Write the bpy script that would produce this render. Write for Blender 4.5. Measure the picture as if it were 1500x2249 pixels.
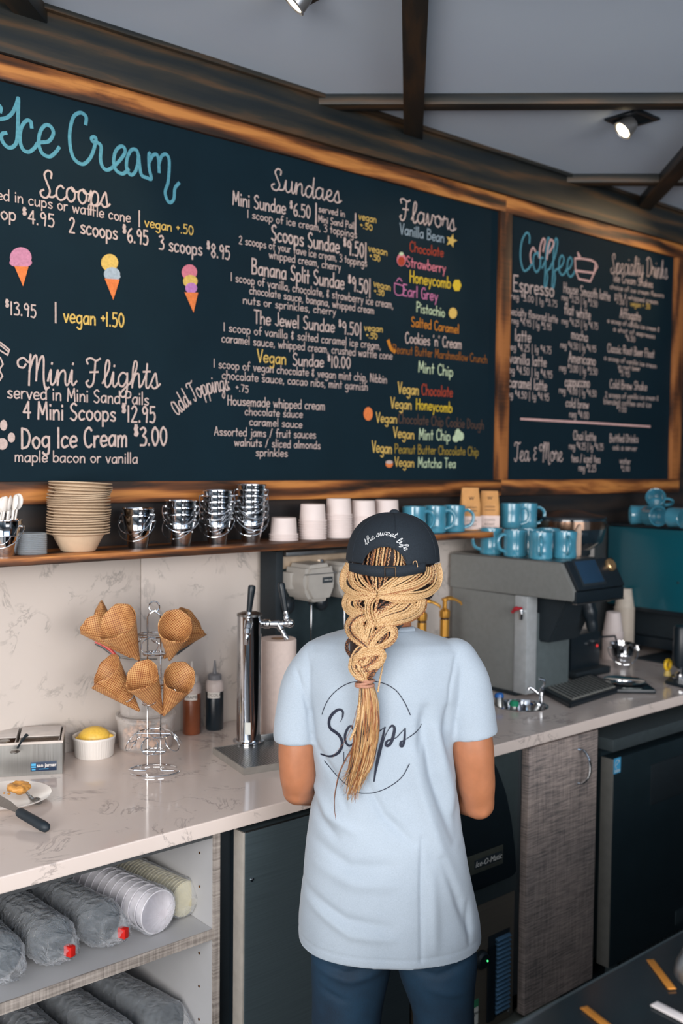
import bpy, bmesh, math, random
import numpy as np
from mathutils import Vector, Matrix, Euler, noise
from mathutils.bvhtree import BVHTree
PI = math.pi
random.seed(7)
for o in list(bpy.data.objects): bpy.data.objects.remove(o)
C = bpy.context.scene.collection
SC = bpy.context.scene

# ---------------------------------------------------------------- camera
W, H, F = 1500., 2249., 2187.
YAW, PITCH, ROLL = 40.6, 2.78, 0.6
CAM = Vector((0, -2.55, 1.714))
_y, _p, _r = map(math.radians, (YAW, PITCH, ROLL))
FW = Vector((math.sin(_y)*math.cos(_p), math.cos(_y)*math.cos(_p), -math.sin(_p)))
R0 = Vector((math.cos(_y), -math.sin(_y), 0)); U0 = R0.cross(FW)
RR = R0*math.cos(_r) + U0*math.sin(_r); UU = U0*math.cos(_r) - R0*math.sin(_r)
cam = bpy.data.cameras.new('camera'); camo = bpy.data.objects.new('camera', cam); C.objects.link(camo)
m = Matrix((RR, UU, -FW)).transposed().to_4x4(); m.translation = CAM
camo.matrix_world = m
cam.sensor_fit = 'VERTICAL'; cam.sensor_height = 36.0; cam.lens = 36.0*F/H
cam.dof.use_dof = True; cam.dof.focus_distance = 2.2; cam.dof.aperture_fstop = 2.9
cam.clip_start = .05
SC.camera = camo

def ray(px, py): return FW + RR*((px-W/2)/F) - UU*((py-H/2)/F)
def at(px, py, ax, v):                      # the point of the plane ax = v seen at that pixel of the photograph
    r = ray(px, py); i = 'xyz'.index(ax); return CAM + r*((v-CAM[i])/r[i])
def dep(px, py, d): return CAM + ray(px, py)*d

# ---------------------------------------------------------------- world, lights, exposure
SC.view_settings.view_transform = 'Standard'; SC.view_settings.look = 'None'
SC.view_settings.gamma = 1; SC.view_settings.use_curve_mapping = False
SC.view_settings.exposure = -0.12
wd = bpy.data.worlds.new('world'); SC.world = wd; wd.use_nodes = True
bg = wd.node_tree.nodes['Background']; bg.inputs[0].default_value = (.42, .58, .78, 1); bg.inputs[1].default_value = 1.6

def area(name, loc, target, size, power, color):
    l = bpy.data.lights.new(name, 'AREA'); l.shape = 'RECTANGLE'; l.size, l.size_y = size
    l.energy = power; l.color = color
    o = bpy.data.objects.new(name, l); C.objects.link(o); o.location = loc
    o.rotation_euler = (Vector(target)-Vector(loc)).to_track_quat('-Z', 'Y').to_euler()
    return o
# daylight of the shop windows to the left and behind the photographer
area('window_light_left', (-2.3, -3.2, 1.9), (1.3, -.7, 1.1), (2.6, 1.9), 215, (1, .94, .88))
area('window_light_front', (.6, -6.2, 2.0), (1.6, -.6, 1.0), (3.4, 1.8), 185, (1, .965, .94))

def spot(name, loc, target, power, color=(1, .72, .42), ang=70, rad=.03):
    l = bpy.data.lights.new(name, 'SPOT'); l.energy = power; l.color = color
    l.spot_size = math.radians(ang); l.spot_blend = .6; l.shadow_soft_size = rad
    o = bpy.data.objects.new(name, l); C.objects.link(o); o.location = loc
    o.rotation_euler = (Vector(target)-Vector(loc)).to_track_quat('-Z', 'Y').to_euler()
    return o

# ---------------------------------------------------------------- materials
def lin(c):
    return tuple((x/12.92 if x <= .04045 else ((x+.055)/1.055)**2.4) for x in [v/255. for v in c])
class N:
    def __init__(s, name):
        s.m = bpy.data.materials.new(name); s.m.use_nodes = True; s.t = s.m.node_tree
        s.b = s.t.nodes['Principled BSDF']; s.out = s.t.nodes['Material Output']
    def n(s, typ, **k):
        x = s.t.nodes.new(typ)
        for a, v in k.items():
            if a in x.inputs: x.inputs[a].default_value = v
            else: setattr(x, a, v)
        return x
    def l(s, a, b): s.t.links.new(a, b)
    def coord(s, which='Object', scale=(1, 1, 1)):
        tc = s.n('ShaderNodeTexCoord'); mp = s.n('ShaderNodeMapping'); mp.inputs['Scale'].default_value = scale
        s.l(tc.outputs[which], mp.inputs[0]); return mp.outputs[0]
    def noise(s, vec, scale, detail=3, rough=.5, dist=0):
        x = s.n('ShaderNodeTexNoise'); x.inputs['Scale'].default_value = scale; x.inputs['Detail'].default_value = detail
        x.inputs['Roughness'].default_value = rough; x.inputs['Distortion'].default_value = dist
        s.l(vec, x.inputs['Vector']); return x.outputs[0]
    def ramp(s, fac, stops):
        x = s.n('ShaderNodeValToRGB'); e = x.color_ramp.elements
        while len(e) < len(stops): e.new(.5)
        for i, (p, c) in enumerate(stops): e[i].position = p; e[i].color = tuple(c)+(1,) if len(c) == 3 else c
        s.l(fac, x.inputs[0]); return x.outputs[0]
    def math(s, op, a, b=None, c=None):
        x = s.n('ShaderNodeMath', operation=op)
        for i, v in enumerate((a, b, c)):
            if v is None: continue
            if isinstance(v, (int, float)): x.inputs[i].default_value = v
            else: s.l(v, x.inputs[i])
        return x.outputs[0]
    def mix(s, fac, a, b):
        x = s.n('ShaderNodeMix', data_type='RGBA')
        for k, v in ((0, fac), (6, a), (7, b)):
            if isinstance(v, (int, float)): x.inputs[k].default_value = v
            elif isinstance(v, tuple): x.inputs[k].default_value = v+(1,)
            else: s.l(v, x.inputs[k])
        return x.outputs[2]
    def bump(s, h, strength=.3, dist=.002):
        x = s.n('ShaderNodeBump'); x.inputs['Strength'].default_value = strength; x.inputs['Distance'].default_value = dist
        s.l(h, x.inputs['Height']); s.l(x.outputs[0], s.b.inputs['Normal'])
    def set(s, **k):
        for a, v in k.items(): s.b.inputs[a.replace('_', ' ')].default_value = v
        return s
MC = {}
def M(name, col, rough=.5, metal=0, var=.08, scale=40, bump=0, coat=0, spec=None, trans=0, alpha=None):
    if name in MC: return MC[name]
    s = N(name); c = lin(col)
    v = s.coord(); nz = s.noise(v, scale, 3)
    lo = tuple(x*(1-var) for x in c); hi = tuple(min(1, x*(1+var)) for x in c)
    s.l(s.ramp(nz, [(.3, lo), (.7, hi)]), s.b.inputs['Base Color'])
    s.b.inputs['Roughness'].default_value = rough; s.b.inputs['Metallic'].default_value = metal
    if coat: s.b.inputs['Coat Weight'].default_value = coat; s.b.inputs['Coat Roughness'].default_value = .08
    if spec is not None: s.b.inputs['Specular IOR Level'].default_value = spec
    if trans: s.b.inputs['Transmission Weight'].default_value = trans
    if alpha is not None: s.b.inputs['Alpha'].default_value = alpha
    if bump: s.bump(nz, bump, .002)
    MC[name] = s.m; return s.m
def wood(name, stops, scale=1., rough=.5, stretch=(1.2, 9, 9), bumps=.25, dist=1.6):
    s = N(name); v = s.coord('Object', tuple(x*scale for x in stretch))
    n1 = s.noise(v, 1.6, 5, .6, dist)
    w = s.n('ShaderNodeTexWave', wave_type='BANDS', bands_direction='Z'); w.inputs['Scale'].default_value = .55
    w.inputs['Distortion'].default_value = 9; w.inputs['Detail'].default_value = 3; w.inputs['Detail Scale'].default_value = 1.2
    s.l(v, w.inputs['Vector'])
    f = s.n('ShaderNodeTexNoise'); f.inputs['Scale'].default_value = 1; f.inputs['Detail'].default_value = 4
    s.l(s.coord('Object', (6*scale, 160*scale, 160*scale)), f.inputs['Vector'])
    a = s.math('ADD', s.math('MULTIPLY', n1, .55), s.math('MULTIPLY', w.outputs[1], .3))
    a = s.math('ADD', a, s.math('MULTIPLY', f.outputs[0], .2))
    s.l(s.ramp(a, stops), s.b.inputs['Base Color']); s.b.inputs['Roughness'].default_value = rough
    s.bump(a, bumps, .003); MC[name] = s.m; return s.m
WMID = wood('stained_pine', [(.36, lin((44, 30, 22))), (.48, lin((98, 58, 32))), (.58, lin((148, 90, 46))), (.70, lin((196, 130, 68)))])
WDARK = wood('dark_stained_wood', [(.35, lin((22, 30, 34))), (.58, lin((46, 44, 38))), (.78, lin((92, 66, 42)))], rough=.5)
WBACK = wood('espresso_wood', [(.3, lin((24, 28, 32))), (.7, lin((50, 42, 38)))], rough=.5)
def marble(name, base, vein, sc=1.):
    s = N(name); v = s.coord()
    big = s.noise(v, 3*sc, 4, .6, .4); n = s.noise(v, 6.5*sc, 7, .62, 1.1)
    vv = s.math('SUBTRACT', 1, s.math('MULTIPLY', s.math('ABSOLUTE', s.math('SUBTRACT', n, .5)), 42))
    mask = s.ramp(s.noise(v, 9*sc, 2, .5), [(.50, (0, 0, 0)), (.62, (1, 1, 1))])
    f = s.math('MULTIPLY', s.math('MAXIMUM', vv, 0), mask)
    c1 = s.mix(big, tuple(x*.93 for x in base), tuple(min(1, x*1.05) for x in base))
    s.l(s.mix(s.math('MULTIPLY', f, .5), c1, vein), s.b.inputs['Base Color'])
    s.b.inputs['Roughness'].default_value = .12; MC[name] = s.m; return s.m
QUARTZ = marble('quartz_worktop', lin((214, 200, 192)), lin((110, 100, 98)))
SPLASH = marble('quartz_backsplash', lin((206, 196, 188)), lin((100, 98, 96)), 1.1)
MC['quartz_backsplash'].node_tree.nodes['Principled BSDF'].inputs['Roughness'].default_value = .35
def steel(name, col, rough=.3, stretch=(2, 2, 120), amt=.15):
    s = N(name); v = s.coord('Object', stretch); n = s.noise(v, 3, 4)
    c = lin(col); s.l(s.ramp(n, [(.3, tuple(x*.88 for x in c)), (.7, tuple(min(1, x*1.08) for x in c))]), s.b.inputs['Base Color'])
    s.b.inputs['Metallic'].default_value = 1; s.l(s.math('ADD', s.math('MULTIPLY', n, amt), rough-amt/2), s.b.inputs['Roughness'])
    MC[name] = s.m; return s.m
STEEL = steel('brushed_steel', (150, 150, 148), .34, (120, 2, 2))
STEELD = steel('dark_brushed_steel', (84, 98, 104), .36)
MC['dark_brushed_steel'].node_tree.nodes['Principled BSDF'].inputs['Metallic'].default_value = .55
GSTEEL = M('grey_machine_steel', (126, 128, 126), .45, .15, .05, 60)
CHROME = M('chrome', (215, 217, 220), .07, 1, .02)
BLACK = M('black_plastic', (20, 30, 37), .35, 0, .1)
BLACKM = M('matte_black', (18, 30, 37), .7, 0, .1)
RUBBER = M('black_rubber', (22, 34, 42), .55, 0, .15, 60, .1)
BOARD = M('chalkboard', (14, 34, 44), .7, 0, .08, 5, 0, spec=.12)
WHITEP = M('white_paper', (222, 208, 204), .6, 0, .03, 20)
CERAM = M('white_ceramic', (226, 220, 214), .2, 0, .02, 20)
LAMI = M('white_laminate', (176, 176, 178), .5, 0, .03, 10)
TEAL = M('teal_glaze', (68, 138, 162), .12, 0, .08, 25, 0, coat=.6)
PET = None
def plastic(name, col, a, rough=.12, bump=0, scale=30):
    s = N(name); s.b.inputs['Base Color'].default_value = lin(col)+(1,); s.b.inputs['Roughness'].default_value = rough
    v = s.coord(); nz = s.noise(v, scale, 4, .6, .8)
    tr = s.n('ShaderNodeBsdfTransparent'); mx = s.n('ShaderNodeMixShader')
    lw = s.n('ShaderNodeLayerWeight'); lw.inputs[0].default_value = .35
    fac = s.math('ADD', s.math('MULTIPLY', lw.outputs[1], .5), s.math('MULTIPLY', nz, a*2))
    fac = s.math('MINIMUM', fac, 1.)
    s.l(fac, mx.inputs[0]); s.l(tr.outputs[0], mx.inputs[1]); s.l(s.b.outputs[0], mx.inputs[2]); s.l(mx.outputs[0], s.out.inputs[0])
    if bump: s.bump(nz, bump, .01)
    MC[name] = s.m; return s.m
FILM = plastic('clear_plastic_film', (222, 226, 232), .12, .12, 1., 26)
CLEAR = plastic('clear_plastic', (190, 200, 208), .14, .08)
FROST = plastic('frosted_plastic', (222, 216, 212), .17, .3)

# ---------------------------------------------------------------- geometry helpers
def rot(ax, deg): return Matrix.Rotation(math.radians(deg), 4, ax)
class G:
    def __init__(s): s.bm = bmesh.new(); s.mi = 0
    def _new(s, b, mi=None):
        me = bpy.data.meshes.new('t'); b.to_mesh(me); b.free()
        n0 = len(s.bm.faces); s.bm.from_mesh(me); bpy.data.meshes.remove(me)
        s.bm.faces.ensure_lookup_table()
        for f in s.bm.faces[n0:]: f.material_index = s.mi if mi is None else mi
    def box(s, c, size, bev=0, R=None, seg=2):
        b = bmesh.new(); bmesh.ops.create_cube(b, size=1)
        for v in b.verts: v.co = Vector((v.co.x*size[0], v.co.y*size[1], v.co.z*size[2]))
        if bev: bmesh.ops.bevel(b, geom=b.edges[:], offset=bev, segments=seg, profile=.6, affect='EDGES')
        Mx = Matrix.Translation(Vector(c)) @ (R or Matrix())
        b.transform(Mx); s._new(b); return s
    def b2(s, lo, hi, bev=0):
        return s.box([(a+b)/2 for a, b in zip(lo, hi)], [abs(b-a) for a, b in zip(lo, hi)], bev)
    def lathe(s, prof, c=(0, 0, 0), seg=40, R=None, sx=1, flute=None, close=False):
        b = bmesh.new(); rings = []
        for r, z in prof:
            if r < 1e-6: rings.append([b.verts.new((0, 0, z))])
            else:
                ring = []
                for i in range(seg):
                    a = 2*PI*i/seg; q = r*(flute(a, z) if flute else 1)
                    ring.append(b.verts.new((q*math.cos(a)*sx, q*math.sin(a), z)))
                rings.append(ring)
        if close: rings.append(rings[0])
        for A, B in zip(rings, rings[1:]):
            for i in range(seg):
                j = (i+1) % seg
                if len(A) == 1 and len(B) == 1: continue
                if len(A) == 1: b.faces.new((A[0], B[j], B[i]))
                elif len(B) == 1: b.faces.new((A[i], A[j], B[0]))
                else: b.faces.new((A[i], A[j], B[j], B[i]))
        b.transform(Matrix.Translation(Vector(c)) @ (R or Matrix())); s._new(b); return s
    def tube(s, pts, r, seg=8, closed=False, cap=True, flat=1.):
        pts = [Vector(p) for p in pts]; n = len(pts); rs = r if isinstance(r, (list, tuple)) else [r]*n
        b = bmesh.new(); rings = []; up = None
        for i in range(n):
            if closed: t = pts[(i+1) % n]-pts[i-1]
            else: t = pts[min(i+1, n-1)]-pts[max(i-1, 0)]
            if t.length < 1e-9: t = Vector((0, 0, 1))
            t.normalize()
            if up is None: up = t.orthogonal().normalized()
            up = (up-t*up.dot(t));
            up = up.normalized() if up.length > 1e-6 else t.orthogonal().normalized()
            sd = t.cross(up)
            rings.append([b.verts.new(pts[i]+(up*math.cos(2*PI*k/seg)+sd*math.sin(2*PI*k/seg)*flat)*rs[i]) for k in range(seg)])
        prs = list(zip(rings, rings[1:]))
        if closed: prs.append((rings[-1], rings[0]))
        for A, B in prs:
            for k in range(seg): b.faces.new((A[k], A[(k+1) % seg], B[(k+1) % seg], B[k]))
        if cap and not closed: b.faces.new(rings[0][::-1]); b.faces.new(rings[-1])
        bmesh.ops.recalc_face_normals(b, faces=b.faces[:]); s._new(b); return s
    def prism(s, poly, d, plane='xz', off=0, bev=0, R=None):   # polygon in plane, extruded by d along the third axis
        b = bmesh.new()
        mp = {'xz': lambda u, v, w: (u, w, v), 'xy': lambda u, v, w: (u, v, w), 'yz': lambda u, v, w: (w, u, v)}[plane]
        A = [b.verts.new(mp(u, v, off)) for u, v in poly]; B = [b.verts.new(mp(u, v, off+d)) for u, v in poly]
        b.faces.new(A); b.faces.new(B[::-1])
        for i in range(len(A)): j = (i+1) % len(A); b.faces.new((A[i], B[i], B[j], A[j]))
        bmesh.ops.recalc_face_normals(b, faces=b.faces[:])
        if bev: bmesh.ops.bevel(b, geom=b.edges[:], offset=bev, segments=2, affect='EDGES')
        if R: b.transform(R)
        s._new(b); return s
    def sphere(s, c, r, sc=(1, 1, 1), seg=24, R=None):
        b = bmesh.new(); bmesh.ops.create_uvsphere(b, u_segments=seg, v_segments=seg//2, radius=r)
        b.transform(Matrix.Translation(Vector(c)) @ (R or Matrix()) @ Matrix.Diagonal((*sc, 1))); s._new(b); return s
    def grid(s, fn, nu, nv, closeu=False):
        b = bmesh.new(); V = [[b.verts.new(fn(i/(nu if closeu else nu-1), j/(nv-1))) for i in range(nu)] for j in range(nv)]
        for j in range(nv-1):
            for i in range(nu if closeu else nu-1):
                k = (i+1) % nu; b.faces.new((V[j][i], V[j][k], V[j+1][k], V[j+1][i]))
        s._new(b); return s
    def xf(s, Mx): s.bm.transform(Mx); return s
    def mat(s, i): s.mi = i; return s
def mesh_of(g, name, mats, sharp=35):
    me = bpy.data.meshes.new(name)
    if isinstance(g, G): g.bm.to_mesh(me); g.bm.free()
    else: me.from_pydata(g[0], [], g[1])
    for mm in (mats if isinstance(mats, (list, tuple)) else [mats]): me.materials.append(mm)
    me.polygons.foreach_set('use_smooth', [True]*len(me.polygons))
    if sharp: me.set_sharp_from_angle(angle=math.radians(sharp))
    return me
def obj(name, g, mats, parent=None, label=None, loc=None, sharp=35):
    me = g if isinstance(g, bpy.types.Mesh) else mesh_of(g, name, mats, sharp)
    o = bpy.data.objects.new(name, me); C.objects.link(o)
    if parent: o.parent = parent
    if loc is not None: o.location = loc
    if label: o['label'] = label
    return o
def tag(o, label, cat, group=None, kind=None):
    o['label'] = label; o['category'] = cat
    if group: o['group'] = group
    if kind: o['kind'] = kind
    return o
def thing(name, label, cat, loc=(0, 0, 0), rz=0, group=None):
    o = bpy.data.objects.new(name, None); C.objects.link(o); o.empty_display_size = .05
    o.location = loc; o.rotation_euler = (0, 0, math.radians(rz)); return tag(o, label, cat, group)
def struct(name, g, mats, parent=None):
    o = obj(name, g, mats, parent)
    if not parent: o['kind'] = 'structure'
    return o
def dup(root, loc=None, rz=None, label=None, group=None):
    def cp(o, par):
        c = o.copy(); C.objects.link(c); c.parent = par
        for ch in kids.get(o.name, []): cp(ch, c)
        return c
    kids = {}
    for o in C.objects:
        if o.parent: kids.setdefault(o.parent.name, []).append(o)
    r = cp(root, None)
    if loc is not None: r.location = loc
    if rz is not None: r.rotation_euler = (0, 0, math.radians(rz))
    if label: r['label'] = label
    if group: r['group'] = group
    return r
def crom(pts, sub=6, closed=False):
    P = [Vector(p) for p in pts]; n = len(P); out = []
    if n < 3: return P
    rng = range(n if closed else n-1)
    for i in rng:
        a = P[(i-1) % n] if (closed or i > 0) else P[0]*2-P[1]
        b, c = P[i], P[(i+1) % n]
        d = P[(i+2) % n] if (closed or i+2 < n) else P[-1]*2-P[-2]
        for k in range(sub):
            t = k/sub
            out.append(.5*((2*b)+(c-a)*t+(2*a-5*b+4*c-d)*t*t+(3*b-a-3*c+d)*t**3))
    if not closed: out.append(P[-1])
    return out
def ring_pts(c, r, n=32, nrm='z', a0=0, a1=360, ry=None):
    ry = r if ry is None else ry; out = []
    full = abs(a1-a0) >= 360
    for i in range(n if full else n+1):
        a = math.radians(a0+(a1-a0)*i/n); u, v = r*math.cos(a), ry*math.sin(a)
        out.append(Vector(c)+{'z': Vector((u, v, 0)), 'y': Vector((u, 0, v)), 'x': Vector((0, u, v))}[nrm])
    return out
ORD = ['bottom', 'second', 'third', 'fourth', 'fifth', 'sixth', 'seventh', 'eighth', 'ninth', 'tenth', 'eleventh', 'twelfth', 'thirteenth',
       'fourteenth', 'fifteenth', 'sixteenth', 'seventeenth', 'eighteenth', 'nineteenth', 'twentieth', 'twenty-first', 'twenty-second', 'twenty-third', 'twenty-fourth']
def nth(k, n):
    if k == 0: return 'lowest'
    if k == n-1: return 'topmost'
    return ORD[k]+' from the bottom'

# ---------------------------------------------------------------- stroke lettering (single-line alphabets)
PF = {  # width | strokes; ~ = smoothed
'a': '4.6|~4,4.2 2.6,5 .8,4 .3,2 1.2,.2 2.8,.6 4,3;4,5 4,.1', 'b': '4.4|.4,9 .4,.2;~.4,3.5 2,5 3.8,3.8 3.8,1.4 2.2,0 .4,.9',
'c': '4|~3.6,4.2 2.2,5 .6,3.8 .3,1.8 1.4,.1 3.6,.8', 'd': '4.6|~4,4 2.4,5 .6,3.8 .4,1.4 1.8,0 4,1.4;4,9 4,0',
'e': '4.2|~.5,2.6 3.8,2.8 3.4,4.6 1.8,5 .5,3.6 .4,1.6 1.6,.1 3.8,.8', 'f': '3.4|~3.6,8.2 2.6,9 1.6,7.6 1.5,4 1.5,0;.2,4.8 3.2,4.8',
'g': '4.6|~4,4.2 2.4,5 .6,3.8 .5,1.8 2,.4 4,1.8;~4,5 4,0 3.6,-2.6 2,-3.2 .6,-2.2', 'h': '4.4|.4,9 .4,0;~.4,3 2,5 3.6,4.2 3.8,2 3.8,0',
'i': '1.4|.6,5 .6,0;.6,7 .6,7.6', 'j': '2.2|~1.6,5 1.6,0 1.2,-2.6 0,-3;1.6,7 1.6,7.6', 'k': '4.2|.4,9 .4,0;3.6,5 .5,2.2 3.8,0',
'l': '1.4|.6,9 .6,0', 'm': '6.2|.4,5 .4,0;~.4,3.2 1.6,5 2.8,4.4 2.9,2 2.9,0;~2.9,3.2 4.2,5 5.3,4.2 5.4,2 5.4,0',
'n': '4.4|.4,5 .4,0;~.4,3 2,5 3.5,4.2 3.7,2 3.7,0', 'o': '4.4|~2.1,5 .6,4 .4,2 2,0 3.8,1.4 3.8,3.8 2.1,5',
'p': '4.4|.4,5 .4,-3;~.4,3.6 2,5 3.8,3.6 3.6,1 2,0 .4,1.2', 'q': '4.4|4,5 4,-3;~4,3.6 2.4,5 .6,3.6 .8,1 2.4,0 4,1.2',
'r': '3.1|.4,5 .4,0;~.4,3 1.6,4.8 3,4.8', 's': '3.8|~3.4,4.4 2,5 .6,4 1.8,2.7 3.4,1.6 2.6,.2 .4,.6', 't': '3.1|1.5,8 1.5,.1;.1,5 2.9,5',
'u': '4.4|~.4,5 .4,1.6 1.6,0 3.4,1.4 3.8,3;3.8,5 3.8,0', 'v': '4|.2,5 1.9,0 3.7,5', 'w': '5.8|.2,5 1.5,0 2.8,4.4 4.1,0 5.5,5',
'x': '4|.4,5 3.6,0;3.6,5 .4,0', 'y': '4.2|.3,5 2.1,.6;3.8,5 1.2,-3', 'z': '4|.3,5 3.6,5 .3,0 3.7,0',
'A': '5|.1,0 2.4,9 4.7,0;.9,3.2 3.8,3.2', 'B': '5|.5,9 .5,0;~.5,9 3.6,8.4 3.4,5.6 .6,4.8;~.6,4.8 4.2,3.8 3.8,.6 .5,0', 'C': '5|~4.5,7.6 3,9 1,7.4 .4,4.4 1.2,1 3,0 4.6,1.2',
'D': '5.2|.5,9 .5,0;~.5,9 3.4,8 4.6,4.8 3.4,1 .5,0', 'E': '4.6|4.2,9 .5,9 .5,0 4.3,0;.5,4.8 3.6,4.8', 'F': '4.4|4.2,9 .5,9 .5,0;.5,4.8 3.6,4.8',
'G': '5.2|~4.5,7.6 3,9 1,7.4 .4,4.4 1.2,1 3,0 4.6,1.6;4.6,0 4.6,3.8 2.8,3.8', 'H': '5|.5,9 .5,0;4.4,9 4.4,0;.5,4.8 4.4,4.8', 'I': '1.6|.7,9 .7,0',
'J': '3.6|~3,9 3,2 2.2,.2 .3,1', 'K': '4.8|.5,9 .5,0;4.2,9 .6,4 4.4,0', 'L': '4|.5,9 .5,0 3.8,0', 'M': '6.4|.5,0 .9,9 3.1,2.5 5.3,9 5.8,0',
'N': '5.2|.5,0 .5,9 4.5,0 4.5,9', 'O': '5.2|~2.5,9 .6,7 .4,3.6 2.4,0 4.6,2.4 4.6,6.8 2.5,9', 'P': '4.8|.5,9 .5,0;~.5,9 4,8.4 3.9,5 .5,4.2', 'Q': '5.2|~2.5,9 .6,7 .4,3.6 2.4,0 4.6,2.4 4.6,6.8 2.5,9;3,2 4.8,-.5',
'R': '4.9|.5,9 .5,0;~.5,9 4,8.4 3.9,5.2 .5,4.6;2,4.6 4.4,0', 'S': '4.8|~4.1,7.9 2.6,9 .7,7.4 1.4,5.2 3.4,4 4.2,2 2.6,0 .4,1', 'T': '4.8|2.4,9 2.4,0;.2,9 4.6,9',
'U': '5|~.5,9 .5,2 2.4,0 4.4,2 4.4,9', 'V': '4.8|.2,9 2.4,0 4.6,9', 'W': '6.8|.2,9 1.8,0 3.4,7.5 5,0 6.6,9', 'Y': '4.6|.3,9 2.3,4.5 4.3,9;2.3,4.5 2.3,0', 'Z': '4.4|.4,9 4,9 .4,0 4.2,0',
'0': '4.6|~2.2,8.6 .7,6.8 .5,3.4 2.2,0 4,2.4 4,6.4 2.2,8.6', '1': '1.8|.8,8.6 .8,0', '2': '4.4|~.5,7 2.2,8.6 3.8,6.8 2.4,3.4 .4,.1;.4,0 4,0', '3': '4.4|~.5,7.8 2.4,8.6 3.7,7 2,4.8;~2,4.8 4,3.4 3.4,.6 .4,.4',
'4': '4.6|3.2,0 3.2,8.6 .3,3 4.4,3', '5': '4.4|3.8,8.6 .9,8.6 .8,5;~.8,5 3,5.4 4,3 2.8,.2 .4,.5', '6': '4.4|~3.4,8.4 1.2,6 .5,2.4 2.2,0 3.9,1.8 2.8,4.2 .7,3', '7': '4.2|.3,8.6 3.9,8.6 1.6,0',
'8': '4.4|~2.2,4.6 .7,6.6 2.2,8.6 3.7,6.6 2.2,4.6 .5,2.2 2.2,0 3.9,2.2 2.2,4.6', '9': '4.4|~3.7,6.4 2.2,8.6 .6,6.8 1.6,4.6 3.6,5.6;3.8,6.8 3.2,0',
'$': '3|~2.4,8.6 1,9 .6,7.6 2.2,6.8 2.2,5.4 .4,5.6;1,9.8 1,4.8;1.8,9.8 1.8,4.8', '.': '1.6|.7,.1 .7,.7', ',': '1.8|.9,.8 .4,-1.2', '+': '3.4|1.7,6 1.7,3;.3,4.5 3.1,4.5',
'|': '2.4|1.1,9.5 1.1,-2.5', '/': '4|3.4,9 .5,-.6', '&': '4|~3.4,6.8 2,7.4 1,6.2 2.4,4.4 .6,3 1.4,.6 3.4,1.4;2.1,8.4 2.1,-.6', "'": '1.4|.7,9 .6,7.2', ':': '1.4|.6,3.6 .6,4.2;.6,.2 .6,.8', '-': '3|.3,3 2.7,3',
}
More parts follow.
